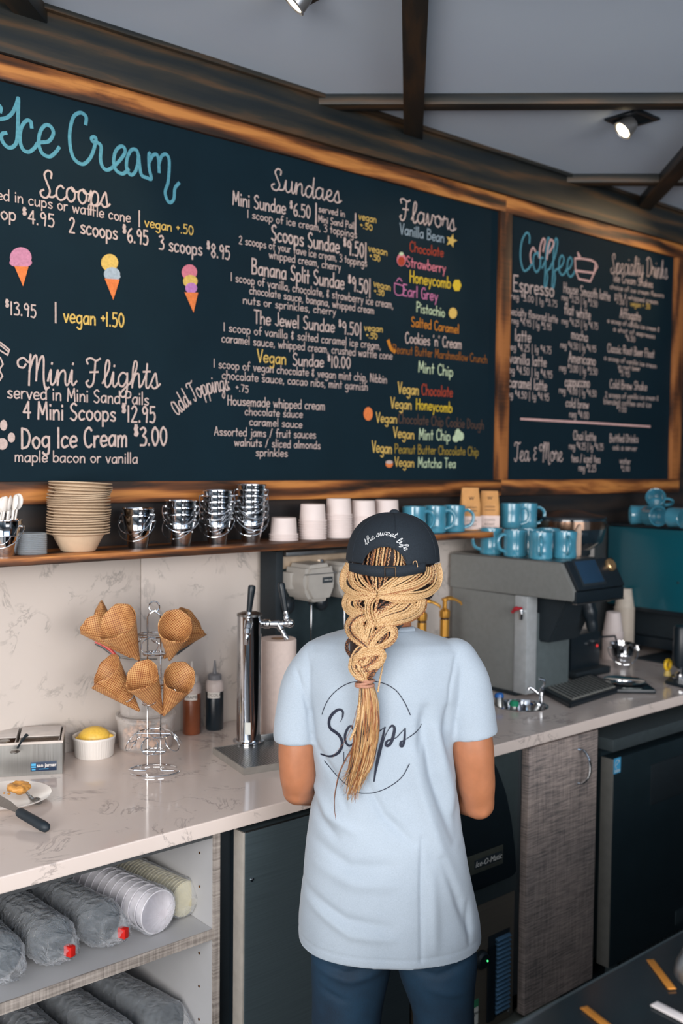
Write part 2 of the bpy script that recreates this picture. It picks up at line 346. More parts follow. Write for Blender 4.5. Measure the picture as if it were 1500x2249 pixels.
SF = {
'a': '5|~3.6,4.4 2,5 .5,3.2 .6,.9 2,.1 3.4,2.2 3.8,4.8 3.7,1 4.4,0 5.4,1.4', 'c': '4|~3.3,4.2 2.2,5 .7,3.6 .6,1.2 1.8,0 3.2,.4 4.4,1.6', 'd': '5|~3.6,4.2 2,5 .5,3 .8,.5 2.2,.2 3.6,3 4.4,9 3.9,2 4.3,0 5.4,1.3',
'e': '4|~0,1.3 2,2.3 3.1,4 2.1,5 .9,3.8 .8,1.2 2,0 3.4,.4 4.4,1.6', 'f': '3.6|~0,1.2 2.4,4.6 3.4,8.2 2.5,9 1.7,6 1.5,0 1.3,-3.2 2,-3.4 2.6,-1 2.3,.6 4,1.5', 'g': '4.8|~3.6,4.4 2,5 .5,3.2 .8,.8 2.2,.4 3.6,2.6 3.8,4.8 3.6,-1.6 2.2,-3.4 1.2,-2.2 3.4,.2 5,1.5',
'h': '4.8|~0,1.2 2.2,5.6 2.8,8.4 1.9,9 1.2,6 .9,0;~.9,1 2,4.2 3.4,4.8 3.6,2 3.8,.2 5,1.4', 'i': '2.6|~0,1.2 1.1,5 1,1 1.6,0 2.8,1.4;1.4,6.9 1.5,7.3', 'l': '3|~0,1.2 2.2,5.6 2.6,8.4 1.7,9 1,6 1,1 1.9,0 3.2,1.4',
'm': '7|~0,1.2 .9,5 .9,2 .8,0 1.4,3.4 2.6,5 3.2,4 3.2,0 3.8,3.4 5,5 5.6,4 5.6,1 6.2,0 7.4,1.4', 'n': '4.8|~0,1.2 .9,5 .9,2 .8,0 1.4,3.4 2.8,5 3.5,4 3.5,1 4.1,0 5.2,1.4', 'o': '4.6|~2.4,5 .8,4 .6,1.6 2,0 3.6,1.4 3.6,4 2.4,5 3,3.8 5,3.8',
'p': '4.8|~0,1.2 1,5 1,0 .8,-3.4;~1,2.4 2.2,5 3.8,4 3.6,1 2,0 1.2,.8;~3,.1 4,.4 5,1.4', 'r': '3.8|~0,1.2 1,5.2 1.3,4.2 2.8,4.4 2.8,1.6 3.2,.1 4.2,1.4', 's': '3.8|~0,1.2 2,5.2 2.6,2.8 2.8,.6 1.4,0 .6,.9;~2.2,.1 3.2,.6 4,1.4',
't': '3.2|~0,1.2 1.6,5 2,8.4 1.5,1.4 2.2,0 3.4,1.4;.4,5.6 3.2,5.8', 'u': '4.8|~0,1.3 .9,5 .8,1.4 1.8,0 3.2,1.6 3.6,5 3.6,1 4.2,0 5.2,1.4', 'v': '4.4|~0,2 .8,5 1.5,.2 3,2.6 3.4,5 4.8,4.2', 'w': '6.2|~0,2 .8,5 1.2,.6 2.2,.2 3.2,4.4 3.4,.6 4.4,.2 5.2,4.8 6.6,4.2',
'y': '4.8|~0,1.3 .9,5 .9,1.4 2,.2 3.4,2 3.8,5 3.5,-1.8 2.2,-3.4 1.3,-2 3.4,.3 5,1.5', 'k': '4.6|~0,1.2 2,6 2,9 1,6 .9,0;~.9,2 2.6,4.8 2.8,3 1.2,2.4;~1.6,2.4 3,.2 4.8,1.4',
'S': '6|~4.4,7 4.6,8.8 3.2,9.4 1.9,7.8 3,5 4,2.4 2.8,.1 .9,.3 .4,1.8 1.6,2.6;~3.4,.6 5,.6 6.2,1.4', 'F': '6.4|~1,7.2 .6,8.6 2.2,9.2 4,8.4 5.6,9.2;~3.8,8.6 3.4,4 2.8,.8 1.4,-.2 .4,1.2 1.2,2;1.8,4.8 4.8,5',
'M': '9|~1.6,6.4 .8,5.2 -.8,5.6 -1,7.4 .8,8.4 2.6,7 3.2,9.6 2.8,4 2.6,-.6;~2.7,4 4.2,8.6 5.2,9 5.2,4 5,1;~5.2,4 6.6,8.6 7.6,8.6 7.6,2 8.2,-1.6 9.4,-1', 'C': '6|~4.6,7 4.6,8.8 3.2,9.4 1.2,7 .8,3 2.2,0 4.2,.4 6,2',
'T': '5|~.4,7.4 .8,9 2.4,9.2 4.6,8.6 5.6,9.4;~3.2,8.8 3,4 2.4,.6 1.2,-.2 .4,1.2', 'E': '5|~4,8 2.8,9.2 1.2,8.2 1.4,6 3,5 1,4.4 .6,1.6 2,0 3.8,.6 5,2', 'D': '6.4|~1.4,9 1.4,4 1.2,.2;~0,8 2.4,9.4 5.4,7.6 5.6,3 3.6,.4 1.2,.2', '&': '4|~3.4,6.4 2.2,7 1.2,5.8 2.6,4.2 .8,2.8 1.6,.6 3.4,1.4',
"A": '6|~4.6,6 3,7.2 .8,5 .5,1.6 2,.2 4,2.4 4.8,6.6 4.6,1 5.2,0 6.4,1.4', 'H': '6|1,9 1,0;5,9 5,0;1,5 5,5', ':': '1.4|.6,3.6 .6,4.2;.6,.2 .6,.8', 'P': '5|1,9 1,0;~1,9 4.4,8 4,5 1,4.4',
}
def strokes(s, font=PF):
    x = 0; out = []
    for ch in s:
        if ch == ' ': x += 3.2; continue
        g = font.get(ch) or PF.get(ch)
        if not g: x += 3; continue
        w, body = g.split('|', 1) if ch != '|' else ('2.4', '1.1,9.5 1.1,-2.5')
        for st in body.split(';'):
            sm = st.startswith('~'); p = [tuple(map(float, q.split(','))) for q in st.lstrip('~').split()]
            if sm: p = [tuple(v[:2]) for v in crom([(a, b, 0) for a, b in p], 5)]
            out.append([(x+a, b) for a, b in p])
        x += float(w)+(.75 if font is PF else 0)
    return out, x
RK = [0]
def ribbon(V, Fc, pts, nrm, w, taper=None):           # flat ribbon following 3-D points, split where the line turns sharply
    cut = [0]
    for i in range(1, len(pts)-1):
        a, b = pts[i]-pts[i-1], pts[i+1]-pts[i]
        if a.length > 1e-9 and b.length > 1e-9 and a.angle(b) > .9: cut.append(i)
    cut.append(len(pts)-1)
    if len(cut) > 2:
        for a, b in zip(cut, cut[1:]): ribbon(V, Fc, pts[a:b+1], nrm[a:b+1] if isinstance(nrm, list) else nrm, w, taper and (lambda t, a=a, b=b: taper((a+t*(b-a))/(len(pts)-1))))
        return
    n = len(pts); base = len(V)
    if n < 2: return
    RK[0] = (RK[0]+1) % 24
    for i in range(n):
        t = (pts[min(i+1, n-1)]-pts[max(i-1, 0)])
        if t.length < 1e-9: t = Vector((1, 0, 0))
        nn = nrm[i] if isinstance(nrm, list) else nrm
        sd = t.normalized().cross(nn).normalized(); ww = w*(taper(i/(n-1)) if taper else 1)/2
        e = t.normalized()*ww*.6 if i == n-1 else (t.normalized()*-ww*.6 if i == 0 else Vector())
        lf = nn*(RK[0]*1.6e-5+(i % 40)*1.5e-6)
        V.append(pts[i]+sd*ww+e+lf); V.append(pts[i]-sd*ww+e+lf)
    for i in range(n-1): a = base+2*i; Fc.append((a, a+1, a+3, a+2))
ZT = .912
def text_g(s, size, ext=.0004, shear=0, off=0):          # printed lettering as a mesh in the xz plane, centred
    cu = bpy.data.curves.new('t', 'FONT'); cu.body = s; cu.size = size; cu.extrude = ext; cu.shear = shear; cu.offset = off
    cu.align_x = 'CENTER'; cu.align_y = 'CENTER'; cu.resolution_u = 2
    o = bpy.data.objects.new('t', cu); C.objects.link(o); dg = bpy.context.evaluated_depsgraph_get()
    me = bpy.data.meshes.new_from_object(o.evaluated_get(dg)); bpy.data.objects.remove(o)
    g = G(); g.bm.from_mesh(me); bpy.data.meshes.remove(me); g.bm.transform(rot('X', 90)); return g
def evald(o):                                            # mesh of an object with its modifiers applied
    dg = bpy.context.evaluated_depsgraph_get(); return bpy.data.meshes.new_from_object(o.evaluated_get(dg))
def solid(g, name, mods, mats=None):                     # run modifiers on a scratch object, return the mesh
    o = obj(name, g, mats or BLACK, sharp=0)
    for typ, kw in mods:
        md = o.modifiers.new('m', typ)
        for k, v in kw.items(): setattr(md, k, v)
    me = evald(o); bpy.data.objects.remove(o); return me
class LF:                                                # local frame of a thing that faces the camera
    def __init__(s, o, d): s.o = o; s.d = d; bpy.context.view_layer.update(); s.inv = (Matrix.Translation(o.location) @ Euler(o.rotation_euler).to_matrix().to_4x4()).inverted()
    def __call__(s, px, py, off=0): return s.inv @ dep(px, py, s.d+off)
def depth_of(p): return (Vector(p)-CAM).dot(FW)

# ================================================================ STRUCTURE
XL, XR, YF, ZC = -3.2, 6.4, -7.0, 2.893
CEILM = M('ceiling_paint', (222, 236, 255), .9, 0, .02, 3)
FLOORM = M('dark_floor_tile', (34, 44, 50), .35, 0, .25, 8, .1)
GROUT = M('dark_grout', (22, 28, 32), .8)
struct('wall_back', G().b2((XL, 0, 0), (XR, .12, ZC)), WBACK)
struct('ceiling', G().b2((XL, YF, ZC), (XR, .12, ZC+.1)), CEILM)
struct('wall_right', G().b2((XR, YF, 0), (XR+.1, .12, ZC)), M('dark_plaster', (52, 60, 66), .8))
# shop front behind the photographer and the left side: walls with window openings that let the sky in
PLAST = M('pale_plaster', (150, 148, 146), .8)
wf = struct('wall_front', G().b2((XL, YF-.1, 0), (XR, YF, .7)).b2((XL, YF-.1, 2.6), (XR, YF, ZC)).b2((XL, YF-.1, .7), (-2.2, YF, 2.6)).b2((4.6, YF-.1, .7), (XR, YF, 2.6)), PLAST)
wl = struct('wall_left', G().b2((XL-.1, YF, 0), (XL, .12, .7)).b2((XL-.1, YF, 2.6), (XL, .12, ZC)).b2((XL-.1, YF, .7), (XL, -6, 2.6)).b2((XL-.1, -1.2, .7), (XL, .12, 2.6)), PLAST)
g = G()
for x in (-2.2, -.5, 1.2, 2.9, 4.55): g.b2((x, YF-.08, .7), (x+.06, YF-.02, 2.6))
struct('window_1', g, BLACKM)
g = G()
for y in (-6, -4.4, -2.8, -1.26): g.b2((XL-.08, y, .7), (XL-.02, y+.06, 2.6))
struct('window_2', g, BLACKM)
fl = struct('floor', G().b2((XL, YF, -.1), (XR, .12, -.006)), GROUT)
tile = None
for i in range(10):
    for j in range(8):
        x0, y0 = 1.2+i*.335, -1.98+j*.335
        if y0 > -.5: continue
        if tile is None:
            tile = obj('floor_tile', G().box((0, 0, -.003), (.329, .329, .006), .0015), FLOORM, fl, loc=(x0, y0, 0)); tm = tile.data
        else: obj('floor_tile', tm, None, fl, loc=(x0, y0, 0))
g = G(); g.b2((XL, YF, -.006), (1.03, .0, 0)); g.b2((1.03, YF, -.006), (XR, -2.15, 0)); g.b2((4.39, -2.15, -.006), (XR, 0, 0))
struct('floor_far', g, FLOORM, fl)
# quartz backsplash slabs between worktop and shelf
xs = at(307, 1300, 'y', 0).x
for a, b in ((-.9, xs-.0012), (xs+.0012, 2.98), (2.9824, 3.62)):
    struct('backsplash_panel', G().b2((a, -.006, .91), (b, 0, 1.46), .001), SPLASH, bpy.data.objects['wall_back'])
struct('backsplash_panel', G().b2((3.622, -.006, .91), (6.3, 0, 1.46)), M('shadow_grey_panel', (62, 66, 68), .4), bpy.data.objects['wall_back'])  # shadow under the teal machine is put into this panel's grey
# crown plank and cap strip over the menu boards
struct('trim_1', G().b2((XL, -.035, 2.744), (XR, 0, ZC-.014), .002), WDARK)
struct('trim_2', G().b2((XL, -.05, ZC-.014), (XR, 0, ZC), .002), WDARK)
# ceiling battens on the diagonal
def batten(name, p, d, L0, L1, w=.066, h=.045):
    d = Vector((d[0], d[1], 0)).normalized(); a = math.atan2(d.y, d.x)
    c = Vector((p[0], p[1], 0))+d*(L0+L1)/2
    struct(name, G().box((0, 0, 0), (L1-L0, w, h), .003), WDARK).matrix_world = Matrix.Translation((c.x, c.y, ZC-h/2)) @ Matrix.Rotation(a, 4, 'Z')
for k, x in enumerate((1.12, 2.50, 3.93, 5.3)): batten('trim_%d' % (3+k), (x, 0), (-.7, -.714), .0, 5.5 if x > 2 else 3)
for k, x in enumerate((.72, 2.05, 3.345, 4.65)): batten('trim_%d' % (8+k), (x, 0), (.735, -.68), .0, 4.2, .062, .034)

# ================================================================ MENU BOARDS
YB = -.008
def rail(name, lo, hi, par): return obj(name, G().b2(lo, hi, .003), WMID, par)
mb = thing('menu_board', 'large black chalkboard headed Ice Cream in a stained pine frame', 'menu board', (0, 0, 1.6))
mb2 = thing('menu_board', 'smaller black chalkboard headed Coffee, right of the ice cream board', 'menu board', (3.6, 0, 1.6))
def rel(o): return Matrix.Translation(-o.location)
def pobj(name, g, mats, par, **k):                   # part built in world coordinates
    g.xf(rel(par)) if isinstance(g, G) else None
    return obj(name, g, mats, par, **k)
pobj('board_panel', G().b2((-1.2, YB, 1.655), (2.955, 0, 2.685)), BOARD, mb)
pobj('top_rail', G().b2((-1.26, -.022, 2.68), (2.982, 0, 2.743), .003), WMID, mb)
pobj('bottom_rail', G().b2((-1.26, -.022, 1.597), (2.982, 0, 1.658), .003), WMID, mb)
pobj('side_rail', G().b2((-1.26, -.021, 1.658), (-1.2, 0, 2.68), .003), WMID, mb)
pobj('board_panel', G().b2((3.015, YB, 1.655), (4.186, 0, 2.685)), BOARD, mb2)
pobj('top_rail', G().b2((2.983, -.022, 2.68), (4.262, 0, 2.743), .003), WMID, mb2)
pobj('bottom_rail', G().b2((2.983, -.022, 1.597), (4.262, 0, 1.658), .003), WMID, mb2)
WV = wood('stained_pine_upright', [(.36, lin((58, 36, 24))), (.5, lin((118, 70, 38))), (.66, lin((165, 104, 56)))], stretch=(9, 9, 1.2))
pobj('side_rail', G().b2((2.950, -.024, 1.658), (3.017, 0, 2.68), .003), WV, mb2)
pobj('side_rail', G().b2((4.184, -.024, 1.658), (4.262, 0, 2.68), .003), WV, mb2)

def chalk(nm, col): return M('chalk_'+nm, col, .85, 0, .14, 160, spec=.1)
CH = {'w': chalk('white', (190, 171, 165)), 'y': chalk('yellow', (206, 174, 96)), 'b': chalk('blue', (84, 144, 162)), 'g': chalk('grey', (140, 158, 172)),
      'r': chalk('rust', (158, 66, 48)), 'p': chalk('pink', (200, 118, 134)), 'h': chalk('honey', (206, 178, 56)), 'm': chalk('mauve', (184, 112, 152)),
      'n': chalk('mint', (182, 200, 168)), 'o': chalk('orange', (192, 124, 46)), 'd': chalk('dim_orange', (140, 88, 42)), 'k': chalk('brown', (84, 66, 58)),
      'l': chalk('olive', (150, 128, 56)), 'c': chalk('cone', (216, 122, 70)), 's': chalk('scoop_pink', (190, 130, 156)), 'v': chalk('violet', (178, 120, 176)),
      'u': chalk('scoop_grey', (158, 172, 184)), 'f': chalk('coffee_pink', (206, 168, 164))}
NY = Vector((0, -1, 0))
def bp(px, py): p = at(px, py, 'y', YB); p.y = YB-.0015; return p
def line(s, x0, y0, x1, y1, h, col='w', font=PF, wt=None, board=None, h1=None, name='lettering'):
    board = board or (mb if x0 < 1095 else mb2)
    st, wd_ = strokes(s, font); wd_ = max(wd_-.75, 1)
    a, b = bp(x0, y0), bp(x1, y1); ux = (b-a)/wd_
    ha = (bp(x0, y0-h)-a).length/9; hb = (bp(x1, y1-(h1 or h*.95))-b).length/9
    V, Fc = [], []
    lw = wt or max(.003, ha*9*(.115 if font is PF else .085))
    rr = random.Random(len(s)+int(x0)); jit = [rr.uniform(-.25, .25) for _ in range(60)]
    for p in st:
        jj = jit[int(p[0][0]/6) % 60]
        pts = [a+ux*x+Vector((0, 0, (ha+(hb-ha)*x/wd_)*(z+jj*.8))) for x, z in p]
        if len(pts) == 2 and (pts[0]-pts[1]).length < lw: pts[1] = pts[0]+(pts[1]-pts[0]).normalized()*lw*.7
        ribbon(V, Fc, pts, NY, lw)
    V = [v-board.location for v in V]
    return obj(name, (V, Fc), CH[col], board, sharp=0)
def pixline(strs, w, col, board=None, name='lettering', sm=True, tp=None):
    board = board or mb; V, Fc = [], []
    for st in strs:
        pts = [bp(x, y) for x, y in st]
        if sm: pts = crom(pts, 6)
        ribbon(V, Fc, pts, NY, w, tp)
    return obj(name, ([v-board.location for v in V], Fc), CH[col], board, sharp=0)
BK = [0]
def blob(cx, cy, rx, ry, col, board=None, k=0, n=20, poly=None, name='chalk_drawing'):
    board = board or mb; V, Fc = [], []; BK[0] += 1; k = BK[0]*.35
    pts = poly or [(cx+rx*math.cos(2*PI*i/n), cy+ry*math.sin(2*PI*i/n)) for i in range(n)]
    V = [bp(x, y)-board.location-Vector((0, .0003*k, 0)) for x, y in pts]; Fc.append(tuple(range(len(V)))[::-1])
    return obj(name, (V, Fc), CH[col], board, sharp=0)
def Z1(pts, ox=0, oy=150, s=2.727): return [(ox+x/s, oy+y/s) for x, y in pts]
# Ice Cream, traced stroke by stroke
pixline([Z1([(-60, 250), (-40, 225), (-10, 222), (4, 240), (0, 262)]), Z1([(-70, 290), (-20, 305), (35, 298), (72, 268), (96, 218), (108, 182), (107, 260), (104, 380), (98, 440), (78, 470), (48, 475), (20, 450), (6, 415), (14, 392), (36, 388)]),
         Z1([(188, 355), (182, 320), (155, 315), (125, 360), (118, 430), (135, 485), (170, 502), (205, 478), (228, 448), (290, 438), (318, 390), (302, 350), (270, 342), (240, 380), (230, 450), (252, 510), (295, 530), (330, 505), (352, 475)]),
         Z1([(512, 335), (514, 292), (482, 267), (440, 290), (418, 370), (418, 460), (440, 540), (490, 575), (530, 550), (556, 500), (573, 430), (562, 412), (546, 420), (558, 442), (590, 450), (604, 475), (600, 540), (612, 590), (640, 610), (677, 590), (722, 545), (748, 500), (736, 470), (710, 474), (686, 510), (680, 570), (697, 615), (735, 632), (768, 605)]),
         Z1([(825, 520), (815, 490), (785, 490), (760, 540), (757, 600), (780, 638), (805, 625), (822, 580), (828, 522), (834, 580), (846, 640), (875, 655), (905, 662), (892, 600), (890, 520), (896, 508)]),
         Z1([(893, 560), (915, 522), (937, 518), (948, 550), (951, 622)]), Z1([(950, 575), (966, 527), (995, 517), (1012, 560), (1005, 680), (987, 740), (1000, 790), (1020, 805), (1040, 780), (1046, 720), (1070, 688)])], .0098, 'b', name='heading')
line('Scoops', 86, 432, 236, 457, 58, 'w', SF, .0052, name='heading')
line('Mini Flights', 46, 842, 346, 853, 60, 'w', SF, .0052, name='heading')
line('Sundaes', 594, 415, 745, 447, 46, 'w', SF, .005, name='heading')
line('Flavors', 876, 482, 997, 507, 46, 'w', SF, .0056, name='heading')
line('Coffee', 1138, 592, 1256, 608, 80, 'b', SF, .0085, name='heading')
pixline([Z1([(400, 330), (415, 250), (400, 232), (378, 290), (372, 380)], 1080, 460, 3.571), Z1([(450, 340), (482, 270), (462, 238), (440, 290), (430, 390)], 1080, 460, 3.571), Z1([(340, 330), (322, 300), (300, 350), (305, 420)], 1080, 460, 3.571)], .0085, 'f', mb2, name='heading')
line('Specialty Drinks', 1340, 600, 1464, 612, 42, 'w', SF, .0045, name='heading')
line('Tea & More', 1128, 1012, 1233, 1013, 40, 'w', SF, .0045, name='heading')
for e in [('served in cups or waffle cone', -62, 428, 286, 489, 25), ('|', 302, 490, 309, 491, 27), ('vegan +.50', 317, 498, 424, 517, 22, 'y'),
    ('1 scoop $4.95', -72, 468, 119, 500, 31), ('2 scoops $6.95', 151, 509, 325, 539, 34), ('3 scoops $8.95', 348, 548, 504, 571, 32),
    ('$13.95', 11, 690, 79, 698, 30), ('|', 118, 700, 126, 701, 34), ('vegan +1.50', 139, 708, 272, 719, 33, 'y'),
    ('served in Mini Sand Pails', 15, 874, 326, 890, 29), ('4 Mini Scoops $12.95', 50, 919, 341, 928, 38), ('Dog Ice Cream $3.00', 46, 985, 366, 978, 44), ('maple bacon or vanilla', 32, 1014, 302, 1018, 25),
    ('+.75', 517, 858, 545, 863, 16), ('Housemade whipped cream', 499, 889, 713, 901, 21), ('chocolate sauce', 537, 911, 664, 918, 18), ('caramel sauce', 547, 934, 663, 940, 18),
    ('Assorted jams / fruit sauces', 470, 956, 693, 963, 19), ('walnuts / sliced almonds', 514, 979, 703, 986, 18), ('sprinkles', 561, 1001, 631, 1003, 18),
    ('The Jewel Sundae $9.50|', 557, 710, 794, 738, 29), ('vegan', 799, 726, 840, 730, 16, 'y'), ('+.50', 803, 742, 828, 745, 13, 'y'),
    ('1 scoop of vanilla & salted caramel ice cream,', 490, 727, 836, 768, 19), ('caramel sauce, whipped cream, crushed waffle cone', 486, 751, 861, 790, 19),
    ('Vegan', 564, 795, 628, 800, 28, 'y'), ('Sundae $10.00', 642, 803, 769, 809, 27), ('1 scoop of vegan chocolate & vegan mint chip, Nibbin', 468, 807, 849, 842, 19), ('chocolate sauce, cacao nibs, mint garnish', 487, 832, 807, 858, 19),
    ('Mini Sundae $6.50', 510, 450, 681, 480, 30), ('|', 690, 484, 697, 485, 36), ('served in', 699, 465, 757, 477, 15), ('Mini Sand Pail', 698, 487, 777, 503, 15), ('|', 777, 503, 783, 504, 34), ('vegan', 787, 482, 826, 490, 17, 'y'), ('+.50', 790, 500, 817, 507, 13, 'y'),
    ('1 scoop of ice cream, 3 toppings', 542, 478, 783, 523, 18), ('Scoops Sundae $9.50|', 595, 527, 805, 568, 34), ('vegan', 808, 552, 850, 562, 17, 'y'), ('+.50', 811, 568, 834, 575, 13, 'y'),
    ('2 scoops of your fave ice cream, 3 toppings', 524, 535, 805, 586, 18), ('whipped cream, cherry', 590, 567, 748, 595, 18),
    ('Banana Split Sundae $9.50|', 552, 601, 814, 646, 33), ('vegan', 820, 629, 857, 639, 17, 'y'), ('+.50', 821, 645, 843, 651, 13, 'y'),
    ('1 scoop of vanilla, chocolate, & strawberry ice cream,', 506, 617, 863, 678, 19), ('chocolate sauce, banana, whipped cream', 547, 645, 821, 690, 18), ('nuts or sprinkles, cherry', 533, 667, 737, 693, 18),
    ('Vanilla Bean', 877, 514, 975, 533, 24, 'g'), ('Chocolate', 899, 552, 973, 565, 22, 'r'), ('Strawberry', 891, 585, 978, 600, 23, 'p'), ('Honeycomb', 899, 620, 989, 634, 26, 'h'),
    ('Earl Grey', 884, 649, 961, 662, 25, 'm'), ('Pistachio', 914, 685, 976, 697, 22, 'n'), ('Salted Caramel', 902, 717, 1007, 733, 21, 'o'), ("Cookies 'n' Cream", 889, 753, 1013, 766, 24),
    ('Peanut Butter Marshmallow Crunch', 862, 775, 1069, 798, 19, 'd'), ('Mint Chip', 918, 817, 994, 827, 24, 'n'), ('Vegan', 873, 864, 919, 868, 25, 'y'), ('Chocolate', 925, 867, 993, 872, 24, 'r'),
    ('Vegan', 857, 896, 903, 900, 24, 'y'), ('Honeycomb', 913, 899, 992, 906, 24, 'h'), ('Vegan', 825, 927, 871, 930, 22, 'y'), ('Chocolate Chip Cookie Dough', 874, 929, 1062, 943, 22, 'k'),
    ('Vegan', 863, 960, 909, 964, 23, 'y'), ('Mint Chip', 919, 965, 988, 968, 24, 'n'), ('Vegan', 816, 993, 860, 996, 25, 'y'), ('Peanut Butter Chocolate Chip', 866, 995, 1050, 1001, 20, 'l'),
    ('Vegan', 866, 1024, 909, 1026, 21, 'y'), ('Matcha Tea', 917, 1026, 1000, 1028, 22, 'n'),
    ('Espresso', 1126, 639, 1216, 652, 34), ('reg $3.00 | lg $3.75', 1121, 656, 1223, 675, 15), ('Specialty flavored latte', 1111, 689, 1224, 710, 18), ('reg $4.95 | lg $5.95', 1123, 710, 1210, 726, 15),
    ('latte', 1130, 748, 1165, 752, 26), ('reg $4.25 | lg $4.75', 1116, 768, 1210, 777, 16), ('vanilla latte', 1118, 797, 1199, 806, 24), ('reg $4.50 | lg $4.95', 1112, 818, 1212, 831, 17),
    ('caramel latte', 1116, 850, 1200, 858, 25), ('reg $4.50 | lg $4.95', 1109, 872, 1205, 880, 16), ('House Smooth latte', 1237, 642, 1339, 661, 22), ('reg $3.25 | lg $3.50', 1233, 659, 1311, 675, 15),
    ('flat white', 1238, 689, 1296, 703, 24), ('reg $4.25 | lg $4.75', 1233, 711, 1312, 724, 15), ('mocha', 1254, 743, 1290, 751, 22), ('reg $4.50 | lg $4.95', 1230, 763, 1308, 774, 15),
    ('Americano', 1248, 795, 1307, 803, 24), ('reg $3.00 | lg $3.50', 1228, 814, 1311, 824, 16), ('cappuccino', 1240, 848, 1294, 851, 24), ('reg $4.00 | lg $4.50', 1227, 863, 1309, 872, 15),
    ('cold brew', 1242, 893, 1292, 898, 20), ('reg $4.00', 1250, 916, 1292, 920, 16), ('Chai latte', 1258, 965, 1308, 969, 20), ('reg $4.25 | lg $4.75', 1249, 986, 1324, 989, 15), ('tea / iced tea', 1254, 1014, 1317, 1017, 18), ('reg $2.25', 1270, 1034, 1308, 1036, 16),
    ('Ice Cream Shakes', 1347, 618, 1433, 632, 17), ('choice of ice cream flavors', 1339, 634, 1457, 654, 11), ('milk & whipped cream', 1349, 652, 1444, 669, 11), ('$7.50 |', 1349, 666, 1377, 671, 12), ('vegan + .50', 1384, 672, 1427, 679, 12, 'y'),
    ('Affogato', 1361, 698, 1406, 705, 22), ('a scoop of vanilla ice cream &', 1333, 708, 1447, 729, 11), ('a shot of espresso', 1346, 727, 1438, 744, 11), ('$6.50', 1373, 747, 1394, 751, 12),
    ('Classic Root Beer Float', 1333, 773, 1436, 786, 19), ('a scoop of vanilla ice cream', 1326, 790, 1441, 809, 11), ('in root beer', 1357, 810, 1405, 815, 11), ('$5.95', 1359, 824, 1382, 828, 12),
    ('Cold Brew Shake', 1338, 852, 1420, 858, 19), ('2 scoops of vanilla ice cream &', 1328, 872, 1445, 880, 12), ('blended coffee and ice', 1325, 887, 1429, 895, 13), ('$7.00', 1354, 904, 1375, 906, 12),
    ('Bottled Drinks', 1338, 971, 1401, 972, 18), ('ask a server', 1345, 988, 1398, 990, 12), ('water', 1360, 1018, 1384, 1020, 14), ('$2.00', 1363, 1034, 1382, 1035, 11)]:
    c = e[6] if len(e) > 6 else 'w'
    line(*e[:6], c)
pixline([[(1143, 920), (1285, 928), (1427, 937)]], .009, 'f', mb2, sm=False, name='chalk_rule')
def arc_text(s, path, h, col, font, wt, name):          # lettering along a bent baseline
    st, w_ = strokes(s, font); P = crom([bp(*p) for p in path], 20)
    L = [0]
    for a, b in zip(P, P[1:]): L.append(L[-1]+(b-a).length)
    V, Fc = [], []
    for p in st:
        pts = []
        for x, z in p:
            d = min(max(x/w_, 0), 1)*L[-1]*.999; k = max(i for i in range(len(L)) if L[i] <= d); k = min(k, len(P)-2)
            t = (P[k+1]-P[k]).normalized(); up = Vector((-t.z, 0, t.x)); pts.append(P[k]+t*(d-L[k])+up*z*h/9)
        ribbon(V, Fc, pts, NY, wt)
    obj(name, ([v-mb.location for v in V], Fc), CH[col], mb, sharp=0)
arc_text('Add Toppings:', [(390, 914), (412, 893), (450, 868), (506, 856)], .055, 'w', SF, .0036, 'heading')
# chalk drawings
blob(45, 566, 24, 23, 's'); blob(45, 577, 25, 11, 's'); blob(0, 0, 0, 0, 'c', poly=[(31, 585), (62, 586), (50, 629)])
blob(240, 577, 19, 19, 'y'); blob(245, 602, 18, 15, 'u', k=1); blob(247, 608, 17, 8, 'u', k=1); blob(0, 0, 0, 0, 'c', k=2, poly=[(229, 612), (262, 614), (248, 659)])
blob(415, 598, 17, 17, 'p'); blob(417, 618, 16, 14, 'y', k=1); blob(419, 633, 13, 12, 'v', k=2); blob(0, 0, 0, 0, 'c', k=3, poly=[(404, 642), (434, 643), (424, 687)])
pixline([[(-30, 735), (0, 752), (20, 768), (16, 780), (0, 770), (-30, 752)], [(0, 758), (16, 771)], [(0, 785), (6, 800), (-2, 812), (5, 826), (-3, 838)]], .004, 'w', name='chalk_drawing', sm=False)
blob(7, 934, 8, 12, 'w'); blob(24, 961, 8, 11, 'w'); blob(4, 975, 12, 13, 'w'); blob(-14, 936, 8, 12, 'w')
st5 = [(990+(13 if i % 2 == 0 else 6)*math.sin(i*PI/5+.3), 529-(16 if i % 2 == 0 else 7)*math.cos(i*PI/5+.3)) for i in range(10)]
blob(0, 0, 0, 0, 'y', poly=st5); blob(880, 571, 10, 14, 'p'); blob(880, 574, 8, 10, 'r', k=1); blob(880, 558, 5, 4, 'n', k=2)
blob(1002, 627, 10, 14, 'h', n=6); blob(993, 688, 9, 12, 'y'); blob(807, 909, 10, 15, 'c'); blob(1004, 955, 7, 13, 'n'); blob(1010, 958, 7, 10, 'n', k=1); blob(999, 963, 7, 8, 'n', k=2)
blob(853, 1020, 8, 7, 'c'); blob(853, 1015, 8, 4, 'w', k=1); pixline([[(852, 749), (858, 765), (866, 772)]], .014, 'o', name='chalk_drawing')
pixline([[(866, 622), (866, 640), (872, 648), (884, 646), (886, 630), (866, 622)], [(870, 618), (876, 611), (882, 618)]], .004, 'm', name='chalk_drawing')
